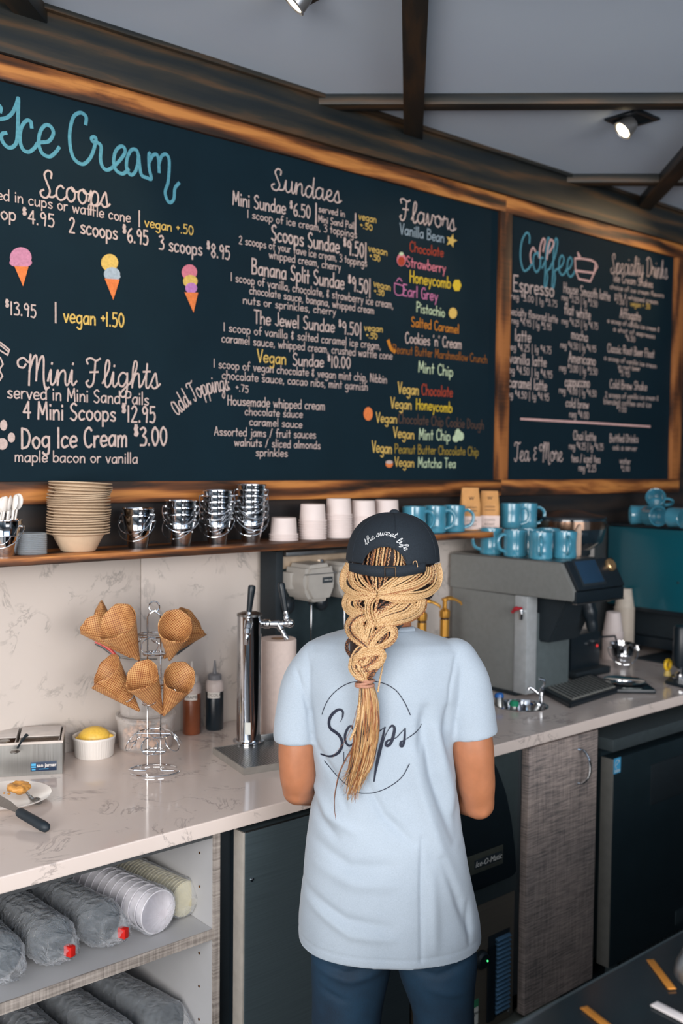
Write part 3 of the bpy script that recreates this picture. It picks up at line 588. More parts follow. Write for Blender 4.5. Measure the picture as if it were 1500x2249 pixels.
pixline([Z1(p, 1080, 460, 3.571) for p in ([(650, 385), (655, 480), (680, 545), (770, 565), (800, 500), (812, 420), (780, 400), (700, 385), (650, 385)], [(655, 480), (800, 500)], [(812, 420), (825, 450), (800, 500)], [(680, 385), (672, 340), (690, 370)])], .009, 'f', mb2, name='chalk_drawing', sm=False)

# ================================================================ SHELF, WORKTOP, CABINETS
sh = tag(obj('wall_shelf', G().b2((-.9, -.205, 1.456), (3.2, -.001, 1.476), .002), WMID), 'long stained wooden shelf below the menu boards, over the pale backsplash', 'shelf')
YC = -.70
cut = obj('cutter', G().lathe([(0, -.1), (.083, -.1), (.083, .1), (0, .1)], (2.605, -.445, ZT), 48), BLACK)
wt = obj('worktop', G().b2((-1.4, YC, .878), (5.2, -.008, ZT), .003), QUARTZ)
md = wt.modifiers.new('b', 'BOOLEAN'); md.object = cut; md.operation = 'DIFFERENCE'; md.solver = 'EXACT'
me = evald(wt); me.polygons.foreach_set('use_smooth', [False]*len(me.polygons)); wt.modifiers.clear(); wt.data = me; bpy.data.objects.remove(cut)
tag(wt, 'long pale veined quartz worktop with square front edge', 'worktop')

def weave(name, lo, hi, sc=1.):
    s = N(name)
    v = s.coord('Object', (16*sc, 16*sc, 300*sc)); a = s.noise(v, 1.2, 3)
    b = s.noise(s.coord('Object', (420*sc, 420*sc, 9*sc)), 1.2, 2)
    c = s.noise(s.coord('Object', (3, 3, 2)), 2, 2)
    f = s.math('ADD', s.math('ADD', s.math('MULTIPLY', a, .5), s.math('MULTIPLY', b, .35)), s.math('MULTIPLY', c, .15))
    s.l(s.ramp(f, [(.38, lo), (.62, hi)]), s.b.inputs['Base Color']); s.b.inputs['Roughness'].default_value = .6
    s.bump(f, .2, .001); MC[name] = s.m; return s.m
WEAVE = weave('woven_laminate', lin((96, 92, 92)), lin((182, 166, 158)))
WEAVEL = weave('pale_woven_laminate', lin((120, 112, 106)), lin((178, 168, 160)), .6)
cb = thing('shelving_cabinet', 'open white shelving cabinet under the left end of the worktop', 'cabinet', (.7, -.36, 0))
pobj('side_panel', G().b2((1.245, -.655, .02), (1.262, -.02, .868)), LAMI, cb)
pobj('side_panel', G().b2((.10, -.655, .02), (.117, -.02, .868)), LAMI, cb)
pobj('edge_band', G().b2((1.2445, -.66, .02), (1.2625, -.655, .868)), WEAVEL, cb, label='textured grey edge band')
pobj('back_panel', G().b2((.117, -.03, .02), (1.245, -.02, .868)), LAMI, cb)
pobj('top_panel', G().b2((.117, -.655, .852), (1.245, -.03, .868)), M('dark_edge', (70, 72, 74), .5), cb)
for z in (.615, .30, .03):
    s_ = pobj('shelf_board', G().b2((.118, -.655, z), (1.244, -.03, z+.024)), LAMI, cb)
    pobj('edge_band', G().b2((.118, -.659, z), (1.244, -.6552, z+.024)), WEAVEL, cb, label='textured grey edge band')
for z in (.80, .72, .56, .48, .40, .22):
    for y in (-.60, -.10): pobj('shelf_peg', G().lathe([(0, 0), (.003, 0), (.003, .0015), (0, .0015)], (1.245, y, z), 10, rot('Y', -90)), M('brass_peg', (140, 96, 60), .4, 1), cb)

fr = thing('undercounter_fridge', 'undercounter fridge with dark stainless door, right of the white shelves', 'fridge', (1.6, -.34, 0))
pobj('body', G().b2((1.278, -.615, .03), (1.865, -.03, .84), .003), BLACKM, fr)
pobj('door', G().b2((1.316, -.684, .10), (1.862, -.642, .856), .0035), STEELD, fr)
PEDGE = M('folded_steel_edge', (176, 170, 162), .4, .2)
pobj('door_edge', G().b2((1.311, -.682, .101), (1.3165, -.643, .855), .001), PEDGE, fr, label='bright folded steel edge')
pobj('top_edge', G().b2((1.3165, -.6845, .8545), (1.862, -.682, .8575)), STEEL, fr)
pobj('gasket', G().b2((1.32, -.642, .11), (1.855, -.6155, .85)), RUBBER, fr)
pobj('kick_plate', G().b2((1.28, -.60, .0), (1.865, -.58, .10)), BLACKM, fr)
lk = at(553, 1932, 'y', -.684); pobj('lock', G().lathe([(0, 0), (.005, 0), (.005, .002), (.002, .0035), (0, .003)], lk, 16, rot('X', 90)), CHROME, fr)
# ice maker
im = thing('ice_maker', 'undercounter ice maker with curved black bin door and louvred steel front', 'ice maker', (2.1, -.35, 0))
DKP = steel('bronze_steel', (104, 98, 88), .42)
MC['bronze_steel'].node_tree.nodes['Principled BSDF'].inputs['Metallic'].default_value = .3
pobj('body', G().b2((1.885, -.655, .04), (2.318, -.03, .868), .003), DKP, im)
pobj('surround', G().b2((1.888, -.672, .44), (2.318, -.656, .866), .002), M('charcoal_surround', (52, 62, 64), .5), im)
q = [at(x, y, 'y', -.70) for x, y in ((1076, 1662), (1092, 1690), (1110, 1740), (1122, 1800), (1130, 1870), (1132, 1912), (1124, 1924))]
poly = [(1.90, .855)]+[(q[0].x-.03, .862)]+[(p.x, p.z) for p in q]+[(1.90, q[-1].z)]
pobj('bin_door', G().prism(poly, -.035, 'xz', -.673, .006), M('black_bin_door', (20, 28, 33), .3), im)
p0 = at(1030, 1905, 'y', -.709); p1 = at(1104, 1875, 'y', -.709)
pobj('name_plate', G().b2((p0.x-.05, -.7115, p1.z-.028), (p1.x, -.708, p1.z+.028), .002), M('olive_plate', (92, 96, 88), .35, .6), im)
pl = pobj('label_panel', G().b2((p0.x+.02, -.7125, p1.z-.014), (p1.x-.006, -.7112, p1.z+.012), .0004), BLACKM, im)
tx = text_g('Ice-O-Matic', .0235, .0003, .25); tx.xf(Matrix.Translation(((p0.x+.02+p1.x-.006)/2, -.713, p1.z-.002))); pobj('lettering', tx, M('silver_print', (190, 190, 186), .4, 0), im, sharp=0)
pobj('front_panel', G().b2((1.89, -.668, .06), (2.315, -.656, .438), .002), DKP, im)
a, b = at(1091, 2055, 'y', -.675), at(1121, 2052, 'y', -.675)
zt, zb = at(1105, 2055, 'y', -.675).z, at(1102, 2222, 'y', -.675).z
LV = M('blue_grey_louvre', (88, 128, 158), .35, .6)
for i in range(17):
    z = zt-(zt-zb)*(i+.5)/17
    pobj('louvre', G().box(((a.x+b.x)/2, -.674, z), (b.x-a.x, .012, .008), .001, rot('X', 35)), LV, im)
pobj('vent_recess', G().b2((a.x-.03, -.6695, zb-.01), (b.x+.004, -.668, zt+.012)), BLACKM, im)
pobj('grille_strip', G().b2((a.x-.034, -.676, zb-.012), (a.x-.004, -.6697, zt-.02), .001), BLACK, im)
c_ = at(1064, 2106, 'y', -.675); pobj('switch_housing', G().lathe([(0, 0), (.028, 0), (.026, .012), (.02, .018), (0, .02)], (c_.x-.012, -.669, c_.z), 24, rot('X', 90)), BLACK, im)
s_ = N('green_led'); s_.set(Emission_Color=(0.05, 1, .25, 1), Emission_Strength=3.0); pobj('indicator_light', G().sphere((c_.x-.002, -.689, c_.z), .0022, seg=10), s_.m, im, label='small green light')
c_ = at(1042, 2222, 'y', -.669); pobj('sticker', G().b2((c_.x-.03, -.6697, c_.z-.04), (c_.x+.016, -.668, c_.z+.012)), M('white_sticker', (214, 216, 210), .5), im)
pobj('sticker', G().b2((c_.x-.03, -.6702, c_.z+.012), (c_.x+.016, -.668, c_.z+.034)), M('green_sticker', (54, 128, 92), .5), im)
t_ = text_g('Region', .016, .0002); t_.xf(Matrix.Translation((c_.x, -.6703, c_.z-.005))); pobj('lettering', t_, BLACKM, im, sharp=0)
c_ = at(1117, 2220, 'y', -.669); pobj('screw', G().sphere((c_.x, -.669, c_.z), .004, (1, .5, 1), 12), CHROME, im)

lc = thing('laminate_cabinet', 'narrow cabinet with woven grey laminate door and bow handle', 'cabinet', (2.52, -.35, 0))
pobj('body', G().b2((2.322, -.655, .10), (2.70, -.03, .876), .002), M('charcoal_carcass', (40, 48, 52), .6), lc)
d_ = pobj('door', G().b2((2.35, -.684, .045), (2.698, -.657, .866), .0015), WEAVE, lc)
hp = [at(x, y, 'y', -.71) for x, y in ((1290, 1648), (1299, 1662), (1305, 1682), (1303, 1702), (1290, 1722))]
hx = hp[0].x-.012; hpts = [Vector((hx, -.684, hp[0].z)), Vector((hx, -.70, hp[0].z-.003)), Vector((hx, -.716, hp[1].z)), Vector((hx, -.722, hp[2].z)), Vector((hx, -.716, hp[3].z)), Vector((hx, -.70, hp[4].z+.003)), Vector((hx, -.684, hp[4].z))]
hpts = [p+Vector((0.012*math.sin(PI*i/6), 0, 0)) for i, p in enumerate(hpts)]
hg = G().tube(crom(hpts, 5), .0045, 10); hg.xf(rel(lc)); ho = obj('handle', hg, CHROME, d_)
pobj('adjustable_foot', G().tube([(2.66, -.60, .0), (2.66, -.60, .10)], .008, 10), CHROME, lc)
for x in (1.95, 2.12, 2.29, 2.46):
    tag(obj('base_tile', G().b2((x-.083, -.70, 0), (x+.083, -.62, .03), .006), M('stone_base', (116, 120, 112), .5, 0, .1)), 'grey stone base tile under the %s of the woven cabinet door' % ('left edge' if x < 2.4 else 'middle'), 'tile', 'stone base tiles on the floor') if x > 2.2 else None

wf_ = thing('worktop_fridge', 'black undercounter fridge with steel worktop slab at the right', 'fridge', (3.35, -.35, 0))
BST = M('black_steel', (30, 43, 49), .35, .1, .1, 14)
pobj('body', G().b2((2.772, -.648, .07), (4.4, -.03, .78), .003), BST, wf_)
pobj('worktop_slab', G().b2((2.755, -.705, .786), (4.42, -.03, .827), .003), M('dark_steel_top', (76, 86, 90), .3, .4), wf_)
for x0, x1 in ((2.768, 3.46), (3.47, 4.38)):
    dd = pobj('door', G().b2((x0, -.70, .062), (x1, -.652, .76), .004), BST, wf_)
    hg = G().b2((x0+.22, -.7025, .56), (x0+.52, -.699, .70), .004); hg.xf(rel(wf_)); obj('recess_and_reflection', hg, BLACKM, dd)  # handle recess and its dark reflection drawn together as one dark plate
pobj('door_edge', G().b2((2.764, -.699, .063), (2.769, -.653, .759), .001), M('dull_steel_edge', (112, 112, 108), .4, .2), wf_, label='bright folded steel edge')
s0 = at(1349, 1667, 'y', -.7015); s1 = at(1363, 1696, 'y', -.7015)
bl = pobj('energy_sticker', G().b2((s0.x, -.7012, s1.z), (s1.x, -.6995, s0.z)), M('sky_blue_sticker', (70, 160, 205), .5), wf_)
V, Fc = [], []; cx, cz = (s0.x+s1.x)/2, (s0.z+s1.z)/2+.005; r_ = (s1.x-s0.x)*.33
ribbon(V, Fc, [Vector((cx+r_*math.cos(a), -.7016, cz+r_*1.1*math.sin(a))) for a in [k*PI/12 for k in range(1, 18)]], NY, .0016)
ribbon(V, Fc, crom([Vector((cx-r_, -.7016, cz-.004)), Vector((cx-.002, -.7016, cz)), Vector((cx+r_, -.7016, cz+.012))], 5), NY, .0016)
for k in (0, 1): ribbon(V, Fc, [Vector((s0.x+.004, -.7016, s1.z+.006+k*.005)), Vector((s1.x-.004, -.7016, s1.z+.006+k*.005))], NY, .002)
obj('sticker_emblem', ([v-wf_.location for v in V], Fc), M('white_sticker', (214, 216, 210), .5), wf_, sharp=0)
gp = []
pobj('kick_frame', G().b2((2.80, -.668, .0), (4.38, -.662, .058)), BLACKM, wf_)
g = G()
for i in range(44): g.b2((2.862+i*.026, -.6705, .006), (2.864+i*.026, -.668, .052))
for z in (.006, .029, .051): g.b2((2.862, -.6712, z), (4.1, -.6690, z+.002))
kg = pobj('kick_grille', g, M('grille_grey', (58, 70, 76), .5), wf_); kg['kind'] = 'stuff'
pobj('foot_bracket', G().b2((2.79, -.69, .0), (2.83, -.669, .075), .001), STEELD, wf_)
for z in (.02, .055, .008): pobj('screw', G().sphere((2.842, -.672, z), .0035, (1, .6, 1), 10), CHROME, wf_)
s0 = at(1484, 2002, 'y', -.702); pobj('badge', G().b2((s0.x, -.7035, s0.z-.05), (s0.x+.09, -.699, s0.z), .002), M('badge_grey', (64, 78, 84), .4, .5), wf_)

# service counter in the foreground, seen from its worker side
fc = thing('service_counter', 'glossy black glass topped service counter in the lower right foreground', 'counter', (2.2, -2.0, 0))
pobj('glass_top', G().b2((.62, -2.34, .93), (4.3, -1.702, .95), .004), M('black_glass', (28, 38, 43), .14), fc)
pobj('body', G().b2((.66, -2.32, .0), (4.26, -1.75, .9295)), M('counter_carcass', (34, 40, 44), .5), fc)
pobj('edge_trim', G().b2((.62, -1.7018, .932), (4.3, -1.6985, .949)), STEELD, fc)
for (a, b, mt, nm, lb) in (((1428, 2108), (1476, 2172), M('warm_glint', (240, 160, 70), .3, .6), 'brass_reflection_streak', 'short orange reflection streak'), ((1282, 2212), (1345, 2262), M('warm_glint', (240, 160, 70), .3, .6), 'brass_reflection_streak', 'long orange reflection streak'), ((1436, 2204), (1530, 2252), M('white_glint', (232, 224, 222), .3), 'white_reflection_streak', 'white reflection streak')):  # reflected light streaks on the glass, added as thin coloured strips
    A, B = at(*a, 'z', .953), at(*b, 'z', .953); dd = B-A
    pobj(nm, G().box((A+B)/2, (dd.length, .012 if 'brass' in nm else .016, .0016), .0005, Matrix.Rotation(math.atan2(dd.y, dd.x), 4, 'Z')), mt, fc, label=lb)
p = at(1492, 2150, 'z', .95)
t = thing('steel_bowl', 'blurred domed steel lid standing on the black counter at the right edge', 'bowl', (p.x+.05, p.y+.02-.06, .9505))
obj('dome', G().lathe([(.0, .052), (.03, .05), (.055, .036), (.066, .012), (.068, 0), (.064, 0), (.062, .012), (.052, .033), (.028, .046), (0, .048)], seg=40), STEEL, t)
obj('knob', G().lathe([(0, .052), (.006, .052), (.006, .058), (.011, .062), (.009, .070), (0, .072)], seg=20), STEEL, t)

# recessed ceiling spotlights
def downlight(x, y, tilt_to, lab, power):
    t = thing('ceiling_spotlight', lab, 'light', (x, y, ZC))
    g = G(); s2, s1 = .066, .048
    for sx, sy, w_, h_ in ((0, s2-.009, s2*2, .018), (0, -s2+.009, s2*2, .018), (s2-.009, 0, .018, s2*2-.036), (-s2+.009, 0, .018, s2*2-.036)): g.box((sx, sy, -.004), (w_, h_, .008), .001)
    obj('bezel', g, BLACK, t)
    obj('recess', G().box((0, 0, -.0012), (.098, .098, .002)), BLACKM, t)
    d = (Vector(tilt_to)-Vector((x, y, ZC))).normalized(); R = d.to_track_quat('Z', 'Y').to_matrix().to_4x4(); c0 = Vector((0, 0, -.012))
    obj('lamp_housing', G().lathe([(0, 0), (.024, .0), (.03, .012), (.034, .045), (.036, .047), (.034, .049), (.031, .045), (.0, .040)], c0, 32, R), M('silver_lamp', (170, 170, 172), .3, .8), t)
    s = N('warm_lamp'); s.set(Emission_Color=(1, .80, .5, 1), Emission_Strength=9.0)
    obj('bulb', G().lathe([(0, .0455), (.027, .0455), (.027, .0462), (0, .0475)], c0, 28, R), s.m, t)
    p = Vector((x, y, ZC))+c0+d*.06
    spot('spotlight_beam', p, p+d, power)
downlight(2.97, -.575, (2.2, -.1, 2.0), 'square recessed ceiling spotlight glowing warm, right of the beams', 9)
downlight(1.56, -.575, (1.1, -.1, 2.2), 'square recessed ceiling spotlight cut by the top edge of the photo', 9)
downlight(4.3, -.575, (3.6, -.05, 2.4), 'recessed ceiling spotlight beyond the right edge of the photo', 9)
downlight(.35, -.575, (.8, -.05, 2.3), 'recessed ceiling spotlight beyond the left edge of the photo', 7)

# ================================================================ THINGS ON THE SHELF
ZS = 1.4762; YSH = -.11
def sx(px, py=1190, y=YSH): return at(px, py, 'y', y).x
BOWLM = M('tan_fibre', (206, 182, 154), .8, 0, .05, 60)
GRP = 'tan fibre bowls in the tall stack'
bx_ = sx(172)
bprof = [(0, .0), (.040, 0), (.045, .003), (.064, .040), (.0665, .0435), (.081, .0475), (.0825, .0495), (.081, .0505), (.066, .0465), (.062, .043), (.043, .006), (0, .003)]
b0 = None; nb = 20
for k in range(nb):
    lab = 'tan fibre bowl, %s of the tall stack on the shelf' % nth(k, nb)
    lean = k/nb
    loc = (bx_+.004*lean+random.uniform(-.0006, .0006), YSH-.002*lean, ZS+k*.0069)
    if b0 is None: b0 = tag(obj('fibre_bowl', G().lathe(bprof, seg=48), BOWLM, loc=loc), lab, 'bowl', GRP); o = b0
    else: o = dup(b0, loc, label=lab)
    o.rotation_euler = (math.radians(1.2*lean), math.radians(3.2*lean), k*.7)
# pails
def make_pail(loc, lab, grp, r=.045, h=.09, rb=.026, cat='pail', hang=1.):
    t = thing('tin_pail', lab, cat, loc, 0, grp)
    obj('body', G().lathe([(0, .002), (rb-.001, .002), (rb, 0), (rb+.001, .003), (rb+(r-rb)*.55, h*.55), (rb+(r-rb)*.56+.0012, h*.56), (rb+(r-rb)*.58, h*.59), (r-.001, h-.002), (r+.0012, h-.0008), (r+.0012, h+.0008), (r-.001, h+.001), (r-.0018, h-.003), (rb+.0002, .004), (0, .0035)], seg=44), CHROME, t)
    g = G()
    for s_ in (-1, 1): g.sphere((s_*(r-.0015), 0, h-.016), .0048, (.9, 1, 1), 12); g.tube([(s_*(r-.002), 0, h-.016), (s_*(r+.006), 0, h-.016)], .0018, 8)
    obj('ear', g, CHROME, t)['kind'] = 'stuff'
    pts = []
    for i in range(25):
        a = PI*i/24; x = (r+.006)*math.cos(a); d = math.sin(a)
        pts.append((x*(1+.12*d), -d*(r+.010)*.75*hang-.006*d, h-.016-d*.052*hang))
    obj('handle', G().tube(pts, .0014, 8), CHROME, t)
    return t
stacks = [(303, 2, 'the stack nearest the tan bowls'), (398, 3, 'the second pail stack'), (477, 5, 'the stack beside the tallest'), (551, 6, 'the tallest pail stack, beside the white cups')]
p0_ = make_pail((sx(303), YSH, ZS), 'small tin pail, lowest of the stack nearest the tan bowls', 'tin pails nested in stacks on the shelf')
for si, (px, n, where) in enumerate(stacks):
    for k in range(n):
        lab = 'small tin pail, %s of %s' % (nth(k, n), where)
        loc = (sx(px)+random.uniform(-.001, .001), YSH, ZS+k*(.019 if n < 4 else .0165))
        rz = {0: -48, 1: -44, 2: -40, 3: -30}[si]+random.uniform(-22, 22)
        if si == 0 and k == 0: p0_.rotation_euler = (0, 0, math.radians(-50)); continue
        dup(p0_, loc, rz, lab)
pl_ = dup(p0_, (sx(2), YSH-.02, ZS), -40, 'small tin pail filled with white spoons at the left edge of the photo'); del pl_['group']
sp = None
for k in range(9):
    a = k*.7; rr_ = .018 if k else 0
    loc = Vector(pl_.location)+Vector((rr_*math.cos(a), rr_*math.sin(a), .012+.002*k))
    if sp is None:
        g = G().tube([(0, 0, 0), (0, 0, .09)], [.0022, .003], 8).sphere((0, 0, .108), .013, (1, .35, 1.6), 16)
        sp = tag(obj('plastic_spoon', g, CERAM, loc=loc), 'white plastic spoon standing in the leftmost tin pail', 'spoon', 'white plastic spoons in the leftmost pail')
        o = sp
    else: o = dup(sp, loc)
    o.rotation_euler = (.16*math.sin(a), .16*math.cos(a), a)
# clear lids
l0 = None
for k in range(11):
    lab = 'clear plastic cup, %s of the short stack beside the tan bowls' % nth(k, 11); loc = (sx(66), YSH-.01, ZS+.0002+k*.0048)
    if l0 is None: l0 = tag(obj('clear_cup', G().lathe([(.030, 0), (.037, 0), (.0385, .002), (.0372, .004), (.036, .0055), (.034, .0055), (.0355, .003), (.030, .0012)], seg=40), CLEAR, loc=loc), lab, 'cup', 'short stack of clear plastic cups on the shelf')
    else: dup(l0, loc, label=lab)
# white cups, upside down
c0 = None
cprof = [(0, .0535), (.034, .0535), (.0375, .0545), (.0382, .053), (.0412, .0052), (.0444, .005), (.0456, .003), (.0448, .0003), (.0422, 0), (.0402, .004), (.0372, .050), (0, .0505)]
for px, n, where in ((623, 3, 'the shortest shelf stack'), (686, 8, 'the second shelf stack'), (743, 10, 'the tallest shelf stack'), (797, 9, 'the stack behind the black cap'), (848, 9, 'the stack beside the shelf mugs')):
    for k in range(n):
        lab = 'white paper cup, %s of %s' % (nth(k, n), where)
        loc = (sx(px)+random.uniform(-.0006, .0006), YSH+(.0 if n != 3 else -.0), ZS+k*.0079)
        if c0 is None: c0 = tag(obj('paper_cup', G().lathe(cprof, seg=44), WHITEP, loc=loc), lab, 'cup', 'white paper cups upside down on the shelf')
        else: dup(c0, loc, label=lab)
# mugs
def make_mug(loc, lab, rz, grp=None, r=.0405, h=.094):
    t = thing('mug', lab, 'mug', loc, rz, grp)
    obj('body', G().lathe([(0, .003), (r-.006, .003), (r-.004, 0), (r-.001, .002), (r+.0005, .006), (r-.001, .03), (r-.0012, .06), (r+.0008, h-.003), (r+.0006, h-.0008), (r-.0006, h), (r-.0026, h-.001), (r-.0035, h-.006), (r-.0044, .012), (r-.01, .006), (0, .006)], seg=44), TEAL, t)
    obj('handle', G().tube(crom([(r-.003, 0, h*.80), (r+.010, 0, h*.83), (r+.026, 0, h*.70), (r+.029, 0, h*.50), (r+.020, 0, h*.28), (r-.003, 0, h*.17)], 6), .0048, 10, flat=1.35), TEAL, t)
    return t
GM = 'teal mugs on the wall shelf'
m0 = make_mug((sx(909, 1165, -.12), -.12, ZS), 'teal mug on the shelf, half hidden behind the black cap', -62, GM)
dup(m0, (sx(954, 1165, -.12), -.12, ZS), -58, 'teal mug on the shelf, middle of the three beside the cap')
dup(m0, (sx(996, 1165, -.12), -.12, ZS), -50, 'teal mug on the shelf just left of the kraft coffee bags')
dup(m0, (sx(1121, 1155, -.10), -.10, ZS), -50, 'teal mug on the shelf just right of the kraft coffee bags')
dup(m0, (sx(1156, 1155, -.12), -.12, ZS), -35, 'teal mug at the right end of the shelf above the grey machine')
# kraft bags
def bag(px, py, lab, rz, h=.155):
    p = at(px, py, 'y', -.10); t = thing('coffee_bag', lab, 'bag', (p.x, -.10, ZS), rz, 'kraft coffee bags on the shelf')
    KR = M('kraft_paper', (208, 152, 92), .7, 0, .08, 30, .2)
    w, d = .037, .024
    def f(u, v):
        a = 2*PI*u; c, s_ = math.cos(a), math.sin(a); k = 1-.15*max(0, v-.6)/.4
        sq = 1/max(abs(c)**4+abs(s_)**4, .02)**.25
        taper = 1 if v < .62 else max(.12, 1-(v-.62)/.38*.9)
        return (w*sq*c*k, d*sq*s_*taper+.012*max(0, v-.5), v*h)
    g = G().grid(f, 40, 16, True); g.b2((-w*.82, -.0, h-.004), (w*.82, .014, h+.002)); g.b2((-w*.95, -d*.9, 0), (w*.95, d*.9, .002))
    obj('bag', g, KR, t)
    obj('folded_top', G().box((0, .008, h-.010), (w*1.66, .006, .026), .002, rot('X', 14)), KR, t)
    obj('label_panel', G().b2((-w*.97, -d-.0012, .004), (w*.97, -d-.0002, .052), .0004), M('pink_white_label', (226, 204, 196), .6), t)
    for s_, z, sz in (('COFFEE', .035, .011), ('ROAST', .02, .012), ('W', .116, .018), ('small batch', .085, .008), ('whole bean', .073, .008)):
        tg = text_g(s_, sz, .0002); tg.xf(Matrix.Translation((0, -d-.0016 if z < .1 else -d*.62-.0035, z))); obj('lettering', tg, M('dark_print', (60, 48, 44), .7), t, sharp=0)
bag(1032, 1160, 'kraft coffee bag with folded top, leaning left of its twin on the shelf', -34, .152)
bag(1074, 1158, 'kraft coffee bag with folded top, right of its twin on the shelf', -44, .14)

# ================================================================ GREY ESPRESSO MACHINE
gm = thing('espresso_machine', 'grey steel espresso machine with touch screen, mugs on its top', 'coffee machine', (2.88, -.25, ZT))
X0, X1 = 2.70, 2.975
pobj('column', G().b2((X0+.004, -.33, ZT+.012), (X1-.02, -.03, 1.262), .003), GSTEEL, gm)
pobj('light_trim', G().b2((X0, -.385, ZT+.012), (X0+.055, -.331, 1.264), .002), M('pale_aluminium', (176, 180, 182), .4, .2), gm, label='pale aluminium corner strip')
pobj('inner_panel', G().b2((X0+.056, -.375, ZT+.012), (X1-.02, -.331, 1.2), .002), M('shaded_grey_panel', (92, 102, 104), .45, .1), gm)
hd = pobj('head', G().prism([(-.02, 1.386), (-.525, 1.390), (-.578, 1.301), (-.576, 1.268), (-.02, 1.262)], X1-X0, 'yz', X0, .003), GSTEEL, gm)
pobj('top_tray', G().b2((X0+.004, -.52, 1.3885), (X1-.004, -.03, 1.393), .001), STEEL, gm)
sl = math.atan2(.091, -.053)
n_ = Vector((0, -.091, .053)).normalized(); c_ = Vector(((X0+X1)/2, -.5525, 1.346)); Rf = Matrix.Rotation(math.atan2(.053, .091)*-1, 4, 'X')
def onface(u, v, d=0): tdir = Vector((0, .053, .091)).normalized(); return c_+Vector((u, 0, 0))+tdir*v+n_*d
Q = Matrix((Vector((1, 0, 0)), -n_, Vector((0, .053, .091)).normalized())).transposed().to_4x4()
pobj('control_panel', G().box(onface(.004, 0, .006), (X1-X0-.012, .014, .108), .004, Q), BLACK, gm)
s = N('touch_screen'); s.set(Base_Color=(.012, .035, .07, 1), Roughness=.25, Emission_Color=(.06, .22, .42, 1), Emission_Strength=.03)
pobj('screen', G().box(onface(-.03, .008, .0135), (.115, .002, .082), .001, Q), s.m, gm)
pobj('screen_frame', G().box(onface(-.03, .008, .0127), (.132, .002, .10), .001, Q), BLACKM, gm)
pobj('dial', G().lathe([(0, .012), (.018, .012), (.022, .008), (.023, 0), (0, 0)], onface(.098, .024, .0135), 28, n_.to_track_quat('Z', 'Y').to_matrix().to_4x4()), M('brassy_dial', (196, 160, 116), .3, .8), gm)
pobj('front_bar', G().b2((X0+.004, -.585, 1.262), (X1, -.566, 1.300), .003), BLACK, gm)
pobj('front_edge', G().b2((X0+.004, -.587, 1.257), (X1, -.568, 1.2615), .001), STEEL, gm)
pobj('brew_group', G().prism([(-.50, 1.262), (-.34, 1.262), (-.34, 1.10), (-.42, 1.10)], .17, 'yz', X0+.08, .006), BLACKM, gm)
pobj('brew_spout', G().tube(crom([(2.90, -.47, 1.262), (2.91, -.49, 1.21), (2.92, -.50, 1.14)], 5), [.03]*4+[.026]*3+[.02]*3+[.017], 14), BLACK, gm)
pobj('nozzle_ring', G().lathe([(.012, 0), (.016, 0), (.016, .012), (.012, .012)], (2.93, -.545, 1.25), 18), M('brassy_dial', (196, 160, 116), .3, .8), gm)
tp = at(1142, 1345, 'x', X0-.012); tz = tp.z
tap = pobj('water_tap', G().lathe([(.0, .0), (.007, 0), (.009, .028), (.0085, .034), (0, .034)], (X0-.014, tp.y-.006, tz-.024), 16).tube([(X0, tp.y-.006, tz+.004), (X0-.014, tp.y-.006, tz+.004)], .006, 10), CHROME, gm)
hg = G().tube(crom([(X0-.016, tp.y+.030, tz-.002), (X0-.020, tp.y+.012, tz+.012), (X0-.018, tp.y-.012, tz+.016)], 4), [.006]*3+[.008]*3+[.005]*3, 10); hg.xf(rel(gm)); obj('lever', hg, M('red_plastic', (170, 36, 48), .35), tap, label='red lever')
pobj('base_frame', G().b2((X0-.004, -.345, ZT+.001), (X1-.01, -.02, ZT+.013), .002), BLACKM, gm)
# drip tray of the machine
bp_ = [at(x, y, 'z', ZT) for x, y in ((1188, 1522), (1252, 1556), (1366, 1520), (1300, 1490))]
dt = thing('rinser_tray', 'black moulded drip tray with ribbed grate beside the espresso machine', 'drip tray', (2.90, -.45, ZT))
pc = [Vector((p.x, p.y)) for p in bp_]; cc = sum(pc, Vector((0, 0)))/4
pobj('tray', G().prism([(p.x, p.y) for p in crom([(q.x, q.y, 0) for q in [cc+(p-cc)*1.02 for p in pc]], 1, True)], .018, 'xy', ZT+.0005, .004), BLACK, dt)
inn = [cc+(p-cc)*.84 for p in pc]
pobj('grate', G().prism([(p.x, p.y) for p in inn], .003, 'xy', ZT+.0185, .001), M('grate_grey', (150, 150, 144), .4, .1), dt)
g = G()
for i in range(13):
    t_ = (i+.7)/13.4
    a, b = inn[0].lerp(inn[1], .06).lerp(inn[3].lerp(inn[2], .06), t_), inn[0].lerp(inn[1], .94).lerp(inn[3].lerp(inn[2], .94), t_)
    g.tube([(a.x, a.y, ZT+.0225), (b.x, b.y, ZT+.0225)], .0022, 8)
rb_ = pobj('grate_ribs', g, BLACK, dt); rb_['kind'] = 'stuff'
